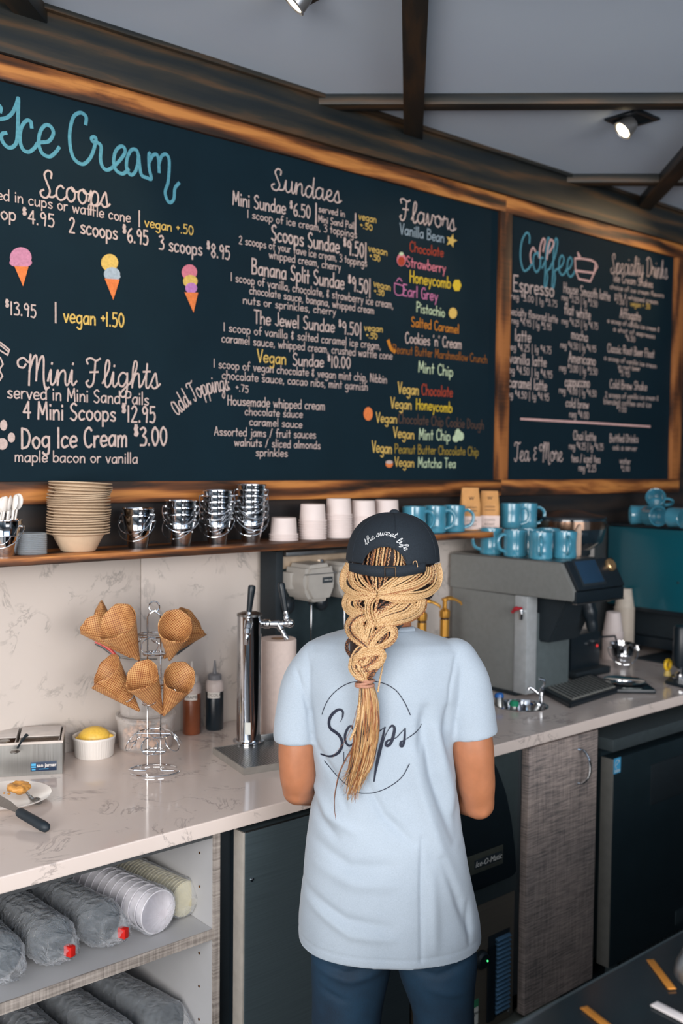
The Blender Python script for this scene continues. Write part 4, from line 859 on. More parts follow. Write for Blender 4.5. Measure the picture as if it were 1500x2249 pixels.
# teal mugs on the machine
def mugat(px, py, x, rz, lab, dz=0, s_=1):
    p = at(px, py, 'x', x); o = dup(m0, (p.x, p.y, 1.3932+dz), rz, lab, 'teal mugs on top of the grey machine'); return o
mugat(1078, 1222, 2.752, 152, 'teal mug at the back left corner of the grey machine, handle to the left')
mugat(1131, 1222, 2.755, 160, 'second teal mug along the side of the grey machine, handle to the left')
mugat(1187, 1228, 2.750, -140, 'third teal mug along the side of the grey machine, handle toward the viewer')
mugat(1240, 1222, 2.84, -128, 'teal mug nearest the touch screen on the grey machine')
mugat(1160, 1212, 2.85, 20, 'teal mug in the second row on the grey machine, behind the second and third')
mugat(1204, 1212, 2.92, 20, 'teal mug farthest back on the grey machine top')
p = at(1302, 1222, 'x', 3.06)
tag(obj('paper_filter_stack', G().prism([(-.032, 0), (.030, 0), (.030, .115), (.022, .115)], .03, 'xz', -.015, .003), M('beige_filter', (190, 164, 146), .8, 0, .08, 120, .2), loc=(2.925, -.40, 1.3934)), 'beige folded paper filters standing on the grey machine', 'filters').rotation_euler = (0, 0, math.radians(-40))
# grinder between the grey machine and the cup towers
gb = thing('coffee_grinder', 'black coffee grinder with round smoked hopper, right behind the grey machine', 'grinder', (3.20, -.18, ZT))
obj('body', G().b2((-.10, -.10, .012), (.085, .10, .16), .008), BLACK, gb)
obj('base', G().b2((-.12, -.14, 0), (.10, .11, .028), .006), BLACKM, gb)
obj('column', G().b2((-.09, -.02, .1605), (.06, .10, .44), .01), BLACK, gb)
obj('collar', G().lathe([(0, .44), (.07, .44), (.085, .46), (.085, .48), (0, .48)], seg=32), BLACKM, gb)
obj('hopper', G().lathe([(0, .48), (.09, .48), (.13, .51), (.142, .56), (.138, .60), (.0, .605)], seg=48), M('smoked_plastic', (30, 42, 50), .08, 0, coat=.5), gb)
obj('band', G().lathe([(.143, .562), (.1455, .562), (.1455, .592), (.140, .592)], seg=48), M('bronze_band', (120, 96, 80), .15, .9), gb)
obj('lid', G().lathe([(0, .630), (.05, .628), (.142, .606), (.144, .598), (0, .598)], seg=48), BLACK, gb)
for x, z in ((.0, .12), (.04, .125)): obj('dial', G().lathe([(0, 0), (.008, 0), (.007, .008), (0, .008)], (x, -.10, z), 16, rot('X', 90)), CHROME, gb)
s = N('red_lamp'); s.set(Base_Color=(.6, .02, .02, 1), Emission_Color=(1, .05, .05, 1), Emission_Strength=.5)
obj('red_button', G().sphere((.062, -.101, .105), .006, (1, .5, 1), 12), s.m, gb, label='red lit button')
obj('cup_hook', G().tube([(.07, -.09, .135), (.16, -.115, .135), (.175, -.115, .105), (.158, -.115, .092)], .004, 8), BLACK, gb)
# paper cup towers
cu = None
def tower(px, py, n, lab, y=None, sc=1., mat=WHITEP, nm='paper_cup'):
    p = at(px, py, 'z', ZT); grp = 'paper cups in the %s' % lab
    g = G().lathe([(0, .086), (.026, .086), (.028, .088), (.040, .008), (.0425, .007), (.0435, .004), (.0425, .0005), (.040, 0), (.038, .006), (.026, .082), (0, .083)], seg=32); g.xf(Matrix.Scale(sc, 4)); first = None
    for k in range(n):
        l_ = 'paper cup, %s of the %s' % (nth(k, n) if n <= 22 else 'one', lab); loc = (p.x, p.y, ZT+.0003+k*.0108*sc)
        if first is None: first = tag(obj(nm, g, mat, loc=loc), l_, 'cup', grp)
        else: dup(first, loc, label=l_)
tower(1369, 1436, 19, 'tall ivory tower by the pail', mat=M('ivory_paper', (196, 184, 170), .6))
tower(1345, 1447, 11, 'short white tower by the pail')
# small pail on the worktop
p = at(1366, 1468, 'z', ZT); pp = dup(p0_, (p.x, p.y, ZT+.0003), -44, 'small tin pail with wire handle standing on the worktop by the scale'); del pp['group']
tag(pp, pp['label'], 'pail')
for ch in pp.children: ch.scale = (1.12,)*3
# scale
p = at(1373, 1511, 'z', ZT); sc_ = thing('kitchen_scale', 'black digital scale with round steel platter near the worktop edge', 'scale', (p.x, p.y, ZT), -42)
obj('base', G().b2((-.085, -.095, .001), (.085, .085, .016), .006), BLACK, sc_)
obj('platter', G().lathe([(0, .024), (.068, .024), (.074, .027), (.077, .026), (.076, .022), (.05, .017), (0, .017)], (0, .015, 0), 48), CHROME, sc_)
obj('display', G().box((0, -.078, .0165), (.07, .022, .002), .0005), M('lcd_grey', (90, 102, 100), .2), sc_)
# mats
p = at(1372, 1468, 'z', ZT)
tag(obj('rubber_mat', G().b2((3.62, -.56, ZT+.0004), (4.2, -.22, ZT+.008), .003), RUBBER), 'thin black rubber mat in front of the teal machine', 'mat')
p = at(1455, 1500, 'z', ZT)
tm_ = thing('tamping_mat', 'black corner tamping mat lapping over the worktop edge at the right', 'mat', (3.42, -.62, ZT))
obj('mat', G().prism([(-.16, -.075), (.35, -.075), (.35, .10), (-.02, .10), (-.13, .06)], .012, 'xy', .0004, .003), RUBBER, tm_)
obj('lip', G().b2((-.12, -.0885, -.05), (.35, -.0805, .0124), .003), RUBBER, tm_)

# teal espresso machine
tmx = thing('espresso_machine', 'big teal panelled espresso machine cut by the right edge of the photo', 'coffee machine', (4.15, -.35, ZT))
TP = M('teal_panel', (14, 84, 98), .28, .1, .06, 4, 0, coat=.3)
pobj('side_panel', G().b2((3.70, -.66, 1.118), (3.715, -.02, 1.455), .004), TP, tmx)
pobj('body', G().b2((3.7155, -.64, 1.10), (4.55, -.03, 1.45), .004), BLACK, tmx)
pobj('back_panel', G().b2((3.716, -.66, 1.118), (4.55, -.641, 1.455), .003), TP, tmx)
pobj('top_rail', G().b2((3.71, -.655, 1.4562), (4.55, -.02, 1.468), .003), BLACK, tmx)
pobj('lower_body', G().b2((3.80, -.46, ZT+.05), (4.5, -.04, 1.10), .006), BLACKM, tmx)
pobj('drip_base', G().b2((3.76, -.62, ZT+.03), (4.5, -.04, ZT+.075), .006), BLACK, tmx)
for x in (3.82, 4.42):
    for y in (-.55, -.10): pobj('foot', G().lathe([(0, 0), (.022, 0), (.016, .03), (0, .03)], (x, y, ZT+.0004), 16), CHROME, tmx)
pobj('screw', G().sphere((3.7, -.36, 1.24), .005, (.5, 1, 1), 10), BLACKM, tmx)
# mugs on the teal machine
for i, (px, py, y_, rx, ry, lab) in enumerate(((1383, 1150, -.14, 12, 100, 'teal mug lying on its side, leftmost on the teal machine'), (1422, 1146, -.22, 70, 30, 'teal mug tipped toward the viewer on the teal machine'), (1440, 1138, -.16, 60, 0, 'teal mug on top of the heap of mugs on the teal machine'), (1470, 1148, -.33, 95, 60, 'teal mug lying in front of the heap on the teal machine'), (1496, 1146, -.42, 80, 120, 'teal mug at the right edge of the photo on the teal machine'))):
    x_ = at(px, py, 'y', y_).x; o = dup(m0, (x_, y_, 1.4682), 0, lab, 'teal mugs heaped on the teal machine')
    Rm = (Euler((math.radians(88 if i != 2 else 62), 0, math.radians(ry-60))).to_matrix()).to_4x4()
    zmin = min((Rm @ v.co).z for ch in o.children for v in ch.data.vertices)
    o.rotation_euler = Rm.to_euler(); o.location = (x_, y_, 1.4685-zmin+(.0 if i != 2 else .040))
# portafilter/yellow tipped tool at the right edge
p = at(1484, 1497, 'z', ZT+.0)
tpp = thing('tamper', 'black handled tamper with chrome neck standing on the corner mat', 'tamper', (3.66, -.50, ZT+.0125))
obj('handle', G().lathe([(0, .20), (.024, .20), (.029, .19), (.030, .08), (.024, .05), (.012, .04), (0, .04)], seg=28), BLACK, tpp)
obj('neck', G().lathe([(0, .042), (.012, .042), (.010, .03), (.020, .022), (.020, .012), (.029, .010), (.029, 0), (0, 0)], seg=28), CHROME, tpp)
tpp.location = at(1494, 1492, 'z', ZT+.0125)
yt = thing('yellow_brush', 'small yellow ring handled brush beside the tamper', 'brush', at(1466, 1484, 'z', ZT+.0125))
obj('ring_handle', G().tube(ring_pts((0, 0, .042), .017, 24, 'y'), .007, 10, True), M('yellow_plastic', (236, 190, 40), .35), yt)
obj('bristle_head', G().lathe([(0, 0), (.014, 0), (.012, .016), (.006, .022), (0, .022)], seg=20), M('pale_yellow', (216, 188, 110), .6), yt)

# basin with tap and chargers
ba = thing('dipper_well', 'round chrome dipper well sunk in the worktop', 'basin', (2.605, -.445, ZT))
obj('bowl', G().lathe([(.089, .0005), (.090, .002), (.086, .0035), (.0815, .002), (.078, -.006), (.070, -.045), (.05, -.055), (0, -.055), (0, -.058), (.052, -.058), (.073, -.047), (.0805, -.004), (.083, .0005)], seg=56), CHROME, ba)
fa = thing('dipper_tap', 'small chrome tap at the back of the dipper well', 'tap', at(1188, 1548, 'z', ZT))
L = LF(fa, depth_of(fa.location)); 
obj('stem', G().lathe([(0, 0), (.012, 0), (.012, .004), (.007, .006), (.007, .03), (.010, .032), (.010, .045), (.007, .047), (.006, .058), (0, .058)], seg=24), CHROME, fa)
obj('spout', G().tube(crom([L(1187, 1528), L(1178, 1520), L(1168, 1512), L(1163, 1510), L(1160, 1516)], 5), .0048, 12), CHROME, fa)
obj('lever', G().tube(crom([L(1190, 1512), L(1196, 1500), L(1193, 1493), L(1184, 1491)], 4), [.006]*6+[.008]*4+[.009]*3, 10, flat=.6).sphere(L(1190, 1514), .008, seg=14), CHROME, fa)
def charger(px, py, lab, cap, ang, ax, h=.075, dz=-.040):
    t = thing('cream_charger', lab, 'charger', at(px, py, 'z', ZT), 0, 'steel nozzles in the dipper well'); t.location.z = ZT+dz
    t.rotation_euler = (math.radians(ang)*math.cos(ax), math.radians(ang)*math.sin(ax), 0)
    obj('body', G().lathe([(0, 0), (.012, 0), (.0135, .004), (.0135, h-.012), (.011, h-.006), (.0, h-.006)], seg=24), STEEL if cap != 'k' else M('knurled_steel', (140, 144, 156), .35, .9, .3, 300, .6), t)
    if cap in ('blue', 'green'):
        obj('cap', G().lathe([(.0, h+.006), (.011, h+.004), (.0155, h-.002), (.0155, h-.012), (.0115, h-.012)], seg=28), M(cap+'_plastic', (30, 96, 170) if cap == 'blue' else (22, 132, 96), .3), t, label=cap+' cap')
    else: obj('rim', G().lathe([(.012, h-.004), (.0145, h-.005), (.0145, h-.009), (.012, h-.009)], seg=24), CHROME, t)
charger(1098, 1552, 'steel nozzle with blue cap at the left of the dipper well', 'blue', 12, 2.5, .080)
charger(1126, 1556, 'steel nozzle with green cap in the dipper well', 'green', 6, 0, .064)
charger(1142, 1556, 'knurled steel nozzle, tallest, in the middle of the dipper well', 'k', 10, 3.6, .072)
charger(1166, 1556, 'plain steel nozzle tipped right in the dipper well', 'p', 28, 1.2, .066)

# pump bottles
def pump(px, lab, ztop, rz=0):
    p = at(px, 1390, 'y', -.13); t = thing('pump_bottle', lab, 'bottle', (p.x, -.13, ZT+.0003), rz, 'syrup bottles with golden pumps')
    obj('bottle', G().lathe([(0, .002), (.036, 0), (.038, .004), (.038, .14), (.034, .165), (.018, .19), (.015, .20), (.015, .262), (.0, .262)], seg=36), M('dark_syrup_glass', (38, 26, 24), .08, 0, .1, 10, 0, coat=.5), t)
    GO = M('gold_pump', (206, 150, 66), .3, .7)
    obj('neck_sleeve', G().lathe([(.0155, .185), (.0165, .185), (.0165, .255), (.0155, .255)], seg=28), GO, t)
    obj('cap', G().lathe([(0, .262), (.018, .262), (.019, .27), (.019, .285), (.012, .292), (.008, .296), (.008, .32), (.012, .322), (.012, .330), (.0, .332)], seg=28), GO, t)
    obj('spout', G().tube(crom([(0, 0, .326), (.02, 0, .330), (.045, 0, .322), (.062, 0, .312), (.066, 0, .304)], 5), [.0085]*8+[.006]*9+[.005]*4, 12, flat=.7), GO, t)
pump(976, 'dark syrup bottle with golden pump just left of the grey machine', 1303, -20)
pump(926, 'dark syrup bottle with golden pump half hidden behind the braids', 1320, -30)

# spindle mixer
q0 = at(604, 1215, 'y', -.10).x
mx = thing('drink_mixer', 'grey three spindle milkshake mixer against the backsplash behind the person', 'mixer', (2.0, -.12, ZT))
GP = M('mixer_grey', (158, 154, 148), .38, 0, .04)
pobj('back_plate', G().b2((q0+.03, -.09, ZT+.03), (q0+.49, -.06, 1.43), .004), M('mixer_black', (44, 56, 60), .25, .2), mx)
for xx in (q0, q0+.491): pobj('side_frame', G().b2((xx, -.105, ZT), (xx+.029, -.02, 1.442), .004), BLACKM, mx)
pobj('hood', G().b2((q0+.0295, -.12, 1.425), (q0+.4905, -.02, 1.440), .003), STEEL, mx)
pobj('hood_panel', G().b2((q0+.03, -.095, 1.385), (q0+.49, -.0905, 1.4245), .001), M('bronze_panel', (176, 156, 134), .35, .4), mx)
pobj('base', G().b2((q0+.12, -.24, ZT), (q0+.49, -.106, ZT+.03), .006), GP, mx)
for i, px in enumerate((684, 757, 826)):
    cx_ = at(px, 1275, 'y', -.16).x; cz_ = at(684, 1275, 'y', -.16).z
    hg = G().prism([(-.060, .028), (-.045, .052), (.045, .056), (.062, .030), (.062, -.022), (.040, -.062), (-.034, -.062), (-.060, -.022)], .115, 'xz', -.0575, .012)
    hg.xf(Matrix.Translation((cx_, -.149, cz_))); h_ = pobj('motor_head', hg, GP, mx)
    for nm, gg, mm in (('seam', G().b2((cx_-.0625, -.2072, cz_+.024), (cx_+.0635, -.2062, cz_+.027)), M('seam_grey', (84, 84, 84), .5)), ('maker_plate', G().b2((cx_+.006, -.2102, cz_-.004), (cx_+.044, -.206, cz_+.014), .001), M('plate_dark', (48, 54, 58), .4)), ('switch', G().b2((cx_+.02, -.185, cz_+.052), (cx_+.028, -.165, cz_+.066), .001), CHROME)):
        gg.xf(rel(mx)); obj(nm, gg, mm, h_)
    tg = text_g('HAMILTON', .0058, .0002); tg.xf(Matrix.Translation((cx_+.025, -.2107, cz_+.005)) @ Matrix.Identity(4)); tg.xf(rel(mx)); obj('lettering', tg, M('silver_print', (190, 190, 186), .4), h_, sharp=0)
    pobj('spindle', G().tube([(cx_, -.16, cz_-.062), (cx_, -.16, cz_-.24)], .0032, 10).lathe([(.0, -.240), (.012, -.240), (.012, -.246), (0, -.246)], (cx_, -.16, cz_), 16), CHROME, mx)
    pobj('spindle_collar', G().lathe([(0, 0), (.010, 0), (.008, -.014), (0, -.014)], (cx_, -.16, cz_-.0615), 18), BLACK, mx)
    pobj('cup_rest', G().sphere((cx_-.055, -.112, cz_-.080), .024, (1, .7, 1.1), 18), BLACK, mx)
pobj('bracket', G().b2((q0+.03, -.14, 1.325), (q0+.085, -.0905, 1.378), .004), GP, mx)

# paper towel roll
p = at(609, 1606, 'z', ZT); d_ = (p-CAM); d_.z = 0; d_.normalize(); p = p+d_*.010
tr = thing('paper_towel_roll', 'white paper towel roll standing upright behind the beer tower', 'paper towel', (p.x, p.y, ZT+.0003))
obj('paper', G().lathe([(.020, .0), (.053, 0), (.055, .003), (.055, .275), (.053, .278), (.021, .278), (.021, .0)], seg=56), M('towel_paper', (216, 198, 190), .9, 0, .04, 70, .35), tr)
obj('core', G().lathe([(.0185, .001), (.0208, .001), (.0208, .2785), (.0185, .2785)], seg=36, close=True), M('cardboard', (140, 108, 84), .8), tr)

# ================================================================ WORKTOP, LEFT SIDE
YAWD = -YAW
# draft tower
p = at(544, 1636, 'z', ZT+.018)+Vector((.022, .026, 0))
tw = thing('beer_tower', 'shiny steel draft tower with two black handled taps on a drip tray', 'beer tower', (p.x, p.y, ZT+.0185), YAWD)
L = LF(tw, depth_of(tw.location))
hz = L(545, 1347).z
obj('column', G().lathe([(0, 0), (.044, 0), (.044, .004), (.0355, .006), (.034, .012), (.034, hz-.006), (.0345, hz-.003), (.0345, hz), (.030, hz+.004), (.0, hz+.007)], seg=64), CHROME, tw)
obj('top_cap', G().lathe([(0, hz+.009), (.02, hz+.008), (.0352, hz+.002), (.0352, hz-.004), (.0345, hz-.004), (0, hz)], seg=64), STEEL, tw)
def tap_(name, q, side):
    T = obj(name, G().tube(q['shank'], [.011, .011, .013, .013, .010, .010], 18), CHROME, tw)
    obj('valve_body', G().tube(crom(q['body'], 5), q['br'], 16).sphere(q['ball'], .0125, seg=20), CHROME, T)
    obj('spout', G().tube(crom(q['spout'], 5), q['sr'], 14), CHROME, T)
    obj('collar', G().tube(q['col'], [.006, .0085, .0085, .006, .0075, .005], 16), CHROME, T)
    obj('tap_handle', G().tube(q['hnd'], [.0075, .0085, .010, .0105, .0085, .002][:len(q['hnd'])], 18), BLACK, T, label='black tap handle')
o_ = -.034
tap_('tap', dict(shank=[L(545, 1368, o_+.01), L(545, 1368, o_-.004), L(545, 1368, o_-.006), L(545, 1368, o_-.02), L(545, 1368, o_-.022), L(545, 1370, o_-.034)],
    body=[L(545, 1366, o_-.03), L(545, 1372, o_-.045), L(544, 1382, o_-.052)], br=[.011]*11, ball=L(546, 1369, o_-.034),
    spout=[L(544, 1380, o_-.048), L(543, 1394, o_-.053), L(542, 1404, o_-.054), L(541, 1415, o_-.050)], sr=[.009]*5+[.0065]*6+[.0062]*5,
    col=[L(546, 1362, o_-.036), L(546, 1358, o_-.036), L(546, 1355, o_-.036), L(547, 1352, o_-.036), L(547, 1349, o_-.036), L(547, 1342, o_-.036)],
    hnd=[L(547, 1343, o_-.036), L(549, 1325, o_-.037), L(552, 1300, o_-.038), L(553, 1290, o_-.038), L(553.5, 1286, o_-.038), L(553.5, 1285, o_-.038)]), 0)
tap_('tap', dict(shank=[L(572, 1370, -.0), L(578, 1370, -.003), L(580, 1370, -.003), L(592, 1370, -.005), L(594, 1370, -.005), L(606, 1370, -.006)],
    body=[L(604, 1370, -.006), L(618, 1370, -.008), L(632, 1369, -.01), L(640, 1370, -.01)], br=[.0115]*4+[.0085]*4+[.0095]*4+[.010]*4, ball=L(637, 1369, -.01),
    spout=[L(612, 1372, -.008), L(619, 1384, -.009), L(625, 1395, -.010), L(630, 1404, -.010)], sr=[.0095]*5+[.007]*6+[.0075]*5,
    col=[L(630, 1364, -.01), L(630, 1359, -.01), L(629, 1355, -.01), L(629, 1351, -.01), L(628, 1347, -.01), L(627, 1338, -.01)],
    hnd=[L(627, 1342, -.01), L(624, 1322, -.01), L(620, 1298, -.01), L(618, 1285, -.01), L(618, 1280, -.01), L(618, 1279, -.01)]), 1)
st_ = L(551, 1612, -.034); tg = G().b2((-.008, -.0345, .028), (.008, -.0335, .062)); obj('label_sticker', tg, M('white_sticker', (214, 216, 210), .5), tw)
# tray
A, B, Cn, Dn = at(448, 1645, 'z', ZT+.018), at(535, 1688, 'z', ZT+.018), at(640, 1672, 'z', ZT+.018), at(515, 1618, 'z', ZT+.018)
ang = math.degrees(math.atan2((Cn-B).y, (Cn-B).x)); wdt, dpt = .36, (A-B).length
dtr = thing('drip_tray', 'low steel drip tray with perforated top under the draft tower', 'drip tray', (B.x, B.y, ZT+.0003), ang)
obj('tray', G().b2((0, 0, 0), (wdt, .003, .018)).b2((0, .003, 0), (.003, dpt, .018)).b2((wdt-.003, .003, 0), (wdt, dpt, .018)).b2((.003, dpt-.003, 0), (wdt-.003, dpt, .018)).b2((.003, .003, 0), (wdt-.003, dpt-.003, .004)), M('tray_steel', (150, 146, 140), .35, .35), dtr)
s = N('perforated_steel'); v = s.coord('Object', (1, 1, 1))
# staggered round holes
sp_ = s.n('ShaderNodeSeparateXYZ'); s.l(v, sp_.inputs[0])
def holes(ox, oy, P=.0150, r=.0054):
    fx = s.math('SUBTRACT', s.math('MODULO', s.math('ADD', sp_.outputs[0], 10+ox), P), P/2); fy = s.math('SUBTRACT', s.math('MODULO', s.math('ADD', sp_.outputs[1], 10+oy), P*.58), P*.29)
    d = s.math('SQRT', s.math('ADD', s.math('MULTIPLY', fx, fx), s.math('MULTIPLY', fy, s.math('MULTIPLY', fy, 3.2))))
    return s.math('LESS_THAN', d, r)
hh = s.math('MAXIMUM', holes(0, 0), holes(.0075, .00435))
s.l(s.mix(hh, lin((186, 184, 180)), lin((16, 26, 32))), s.b.inputs['Base Color']); s.l(s.math('MULTIPLY', s.math('SUBTRACT', 1, hh), .6), s.b.inputs['Metallic']); s.b.inputs['Roughness'].default_value = .28
s.bump(s.math('SUBTRACT', 1, hh), .8, .002)
obj('perforated_top', G().b2((.0035, .0035, .0142), (wdt-.0035, dpt-.0035, .0172)), s.m, dtr)
obj('tray_tab', G().box((wdt*.44, dpt-.006, .026), (.05, .004, .022), .0015), STEEL, dtr)

# cone rack
p = Vector((1.315, -.300, ZT)); p = at(338, 1695, 'z', ZT)
rk = thing('cone_rack', 'chrome wire cone rack with looped top, three tiers of rings', 'rack', (p.x, p.y, ZT+.0003), YAWD)
L = LF(rk, depth_of(rk.location)); px_ = depth_of(rk.location)/F
def Lz(py): return L(338, py).z
uz = [Lz(1688), Lz(1350)]
hw = .0168
g = G()
lp = [(-.042-.012, 0, .004)]
up = [Vector((-.052, 0, .003)), Vector((-.021, 0, .003)), Vector((-hw-.001, 0, .006)), Vector((-hw, 0, .014)), Vector((-hw, 0, Lz(1352))), Vector((-hw+.003, 0, Lz(1347))), Vector((-.003, 0, Lz(1341)))]
loop = [Vector((.0135*math.sin(a), 0, Lz(1330)-.0135*math.cos(a))) for a in [.45+k*(2*PI-.9)/20 for k in range(21)]]
dn = [Vector((.003, 0, Lz(1341))), Vector((hw-.003, 0, Lz(1347))), Vector((hw, 0, Lz(1352))), Vector((hw, 0, .014)), Vector((hw+.001, 0, .006)), Vector((.021, 0, .003)), Vector((.052, 0, .003))]
dn2 = [Vector((-p.x, -.0, p.z)) for p in up[::-1]]
obj('upright', G().tube(up+[Vector((.004, 0, Lz(1338)))]+loop[::-1][::-1]+[Vector((-.004, 0, Lz(1338)))]+dn2, .0020, 8), CHROME, rk)
# base: two opposed curved feet
fa_ = [Vector((-.052, 0, .003))]+[Vector((-.066*math.cos(a), .052*math.sin(a), .003)) for a in [.12+k*.16 for k in range(16)]]
fb_ = [Vector((.052, 0, .003))]+[Vector((.066*math.cos(a), -.052*math.sin(a), .003)) for a in [.12+k*.16 for k in range(16)]]
obj('base_foot', G().tube(fa_, .0024, 8), CHROME, rk); obj('base_foot', G().tube(fb_, .0024, 8), CHROME, rk)
for py in (1392, 1502, 1609):
    z0 = Lz(py); R_ = .045
    obj('hub_ring', G().tube(ring_pts((0, 0, z0), R_, 40), .0016, 8, True).tube([(-R_, -.0, z0-.001), (R_, 0, z0-.001)], .0018, 8), CHROME, rk)
    obj('lower_ring', G().tube(ring_pts((0, 0, z0-.048), .030, 32), .0016, 8, True).tube([(-.03, 0, z0-.048), (.03, 0, z0-.048)], .0018, 8), CHROME, rk)
    for k in range(6):
        a = math.radians(-90+60*k); er = Vector((math.cos(a), math.sin(a), 0)); et = Vector((-er.y, er.x, 0)); dd = (er*.62+Vector((0, 0, -.78))).normalized()
        c_ = er*(R_+.001)+Vector((0, 0, z0))+dd*.0225
        pts = [c_+et*.021*math.cos(b)+dd*.0225*math.sin(b) for b in [2*PI*i/28 for i in range(28)]]
        obj('holder_ring', G().tube(pts, .0014, 7, True), CHROME, rk)

# waffle cones
def waffle_mat():
    s = N('waffle'); uv = s.n('ShaderNodeUVMap'); sp = s.n('ShaderNodeSeparateXYZ'); s.l(uv.outputs[0], sp.inputs[0])
    P = .0052
    def saw(o):
        m_ = s.math('MODULO', s.math('ADD', o, 5), P); return s.math('ABSOLUTE', s.math('SUBTRACT', s.math('DIVIDE', m_, P), .5))
    a, b = saw(s.math('ADD', s.math('MULTIPLY', sp.outputs[0], .9), s.math('MULTIPLY', sp.outputs[1], .43))), saw(s.math('SUBTRACT', s.math('MULTIPLY', sp.outputs[1], .9), s.math('MULTIPLY', sp.outputs[0], .43)))
    h = s.math('MAXIMUM', a, b)      # .5 on a ridge, low in a pit
    base = s.noise(s.coord('Object', (1, 1, 1)), 22, 4, .6)
    pit = s.ramp(base, [(.3, lin((120, 62, 28))), (.62, lin((160, 92, 44)))]); rid = s.ramp(base, [(.3, lin((206, 142, 80))), (.65, lin((244, 196, 132)))])
    f = s.ramp(h, [(.30, (0, 0, 0)), (.43, (1, 1, 1))])
    s.l(s.mix(f, pit, rid), s.b.inputs['Base Color']); s.b.inputs['Roughness'].default_value = .55; s.bump(f, .9, .0016)
    return s.m
WAF = waffle_mat()
def cone(lab, apex, mouth, seam, R=.043, lip=.14, lipang=0, seed=1):
    A, Mo = Vector(apex), Vector(mouth); ax = Mo-A; Ln = ax.length; ax.normalize()
    o = None; rr_ = random.Random(seed); ph = [rr_.uniform(0, 6) for _ in range(3)]
    half = math.atan(R/Ln); q = ax.to_track_quat('Z', 'Y').to_matrix(); bk = q.inverted() @ Vector((0, 1, .6)); thb = math.atan2(bk.y, bk.x)
    nu, nv = 90, 26; turns = 1.22; V, Fc, UV = [], [], []
    for j in range(nv):
        for i in range(nu):
            u = i/(nu-1); th = seam+u*turns*2*PI
            top = .97+lip*.9*math.cos(th-thb)+.05*math.cos(2*(th-thb))+.014*math.sin(3*th+ph[0])+.008*math.sin(9*th+ph[1])
            if u < .08: top *= .96+.5*u
            s_ = Ln/math.cos(half)*(.02+.98*(j/(nv-1)))*top
            r = s_*math.sin(half)*(.955+.055*u)+.0012*u*1.5; zz = s_*math.cos(half)
            fl_ = 1+.03*max(0, j/(nv-1)-.7)*math.cos(2*th+ph[2])
            p = q @ Vector((r*math.cos(th)*fl_, r*math.sin(th)*fl_, zz))
            V.append(p); ang_ = (th-seam)*math.sin(half); UV.append((s_*math.cos(ang_), s_*math.sin(ang_)))
    for j in range(nv-1):
        for i in range(nu-1): a = j*nu+i; Fc.append((a, a+1, a+nu+1, a+nu))
    me = bpy.data.meshes.new('waffle_cone'); me.from_pydata(V, [], Fc); me.materials.append(WAF)
    ul = me.uv_layers.new(name='UVMap')
    for lo in me.loops: ul.data[lo.index].uv = UV[lo.vertex_index]
    me.polygons.foreach_set('use_smooth', [True]*len(me.polygons))
    o = bpy.data.objects.new('waffle_cone', me); C.objects.link(o)
    md = o.modifiers.new('s', 'SOLIDIFY'); md.thickness = .0016; md.offset = 0
    me2 = evald(o); o.modifiers.clear(); o.data = me2
    o.location = Matrix.Translation(rk.location) @ rk.rotation_euler.to_matrix().to_4x4() @ A
    o.rotation_euler = rk.rotation_euler
    return tag(o, lab, 'waffle cone', 'waffle cones in the wire rack')
cone('rolled waffle cone at the upper left back of the rack, mouth far left', L(290, 1446, -.005), L(196, 1356, .02), 2.0, .050, .10, 1.9, 1)
cone('large waffle cone at the upper left front of the rack, wide mouth up', L(306, 1452, -.030), L(252, 1368, -.088), 1.0, .056, .10, 1.6, 2)
cone('pale waffle cone in the upper middle of the rack facing the viewer', L(372, 1451, -.025), L(385, 1377, -.092), 4.3, .045, .12, 1.7, 3)
cone('dark baked waffle cone at the upper right back of the rack', L(358, 1448, .022), L(428, 1362, .055), .3, .052, .10, 1.2, 4)
cone('waffle cone at the lower left of the rack pointing left', L(308, 1563, -.012), L(226, 1474, -.035), 4.4, .052, .10, 1.4, 5)
cone('dark waffle cone at the lower middle of the rack seen into its mouth', L(357, 1570, -.028), L(308, 1484, -.098), 5.4, .047, .06, 1.5, 6)
cone('split waffle cone at the lower right of the rack, lip curled right', L(358, 1573, -.022), L(396, 1490, -.062), 3.9, .043, .16, 2.4, 7)

# ramekin and lemon
p = at(207, 1671, 'z', ZT); d_ = p-CAM; d_.z = 0; p = p+d_.normalized()*.052
rm = thing('ramekin', 'white fluted ramekin holding a lemon, left of the cone rack', 'ramekin', (p.x, p.y, ZT+.0003))
obj('dish', G().lathe([(0, .002), (.047, .002), (.049, 0), (.051, .003), (.0545, .046), (.0575, .050), (.058, .055), (.0565, .0565), (.0545, .055), (.0525, .048), (.048, .008), (0, .006)], seg=144, flute=lambda a, z: 1+(.018*math.cos(48*a) if .003 <= z <= .0465 else 0)), CERAM, rm, sharp=60)
LEM = M('lemon_peel', (226, 184, 74), .4, 0, .08, 160, .5)
lg = G().sphere((0, 0, 0), .034, (1.32, 1, .95), 40); lg.sphere((.043, 0, 0), .009, (1.3, 1, 1), 16)
lg.sphere((-.043, 0, 0), .008, (1.1, 1, 1), 16)
tag(obj('lemon', lg, LEM, loc=(p.x, p.y, ZT+.0475)), 'yellow lemon sitting in the white ramekin', 'lemon').rotation_euler = (.1, -.06, math.radians(-38))

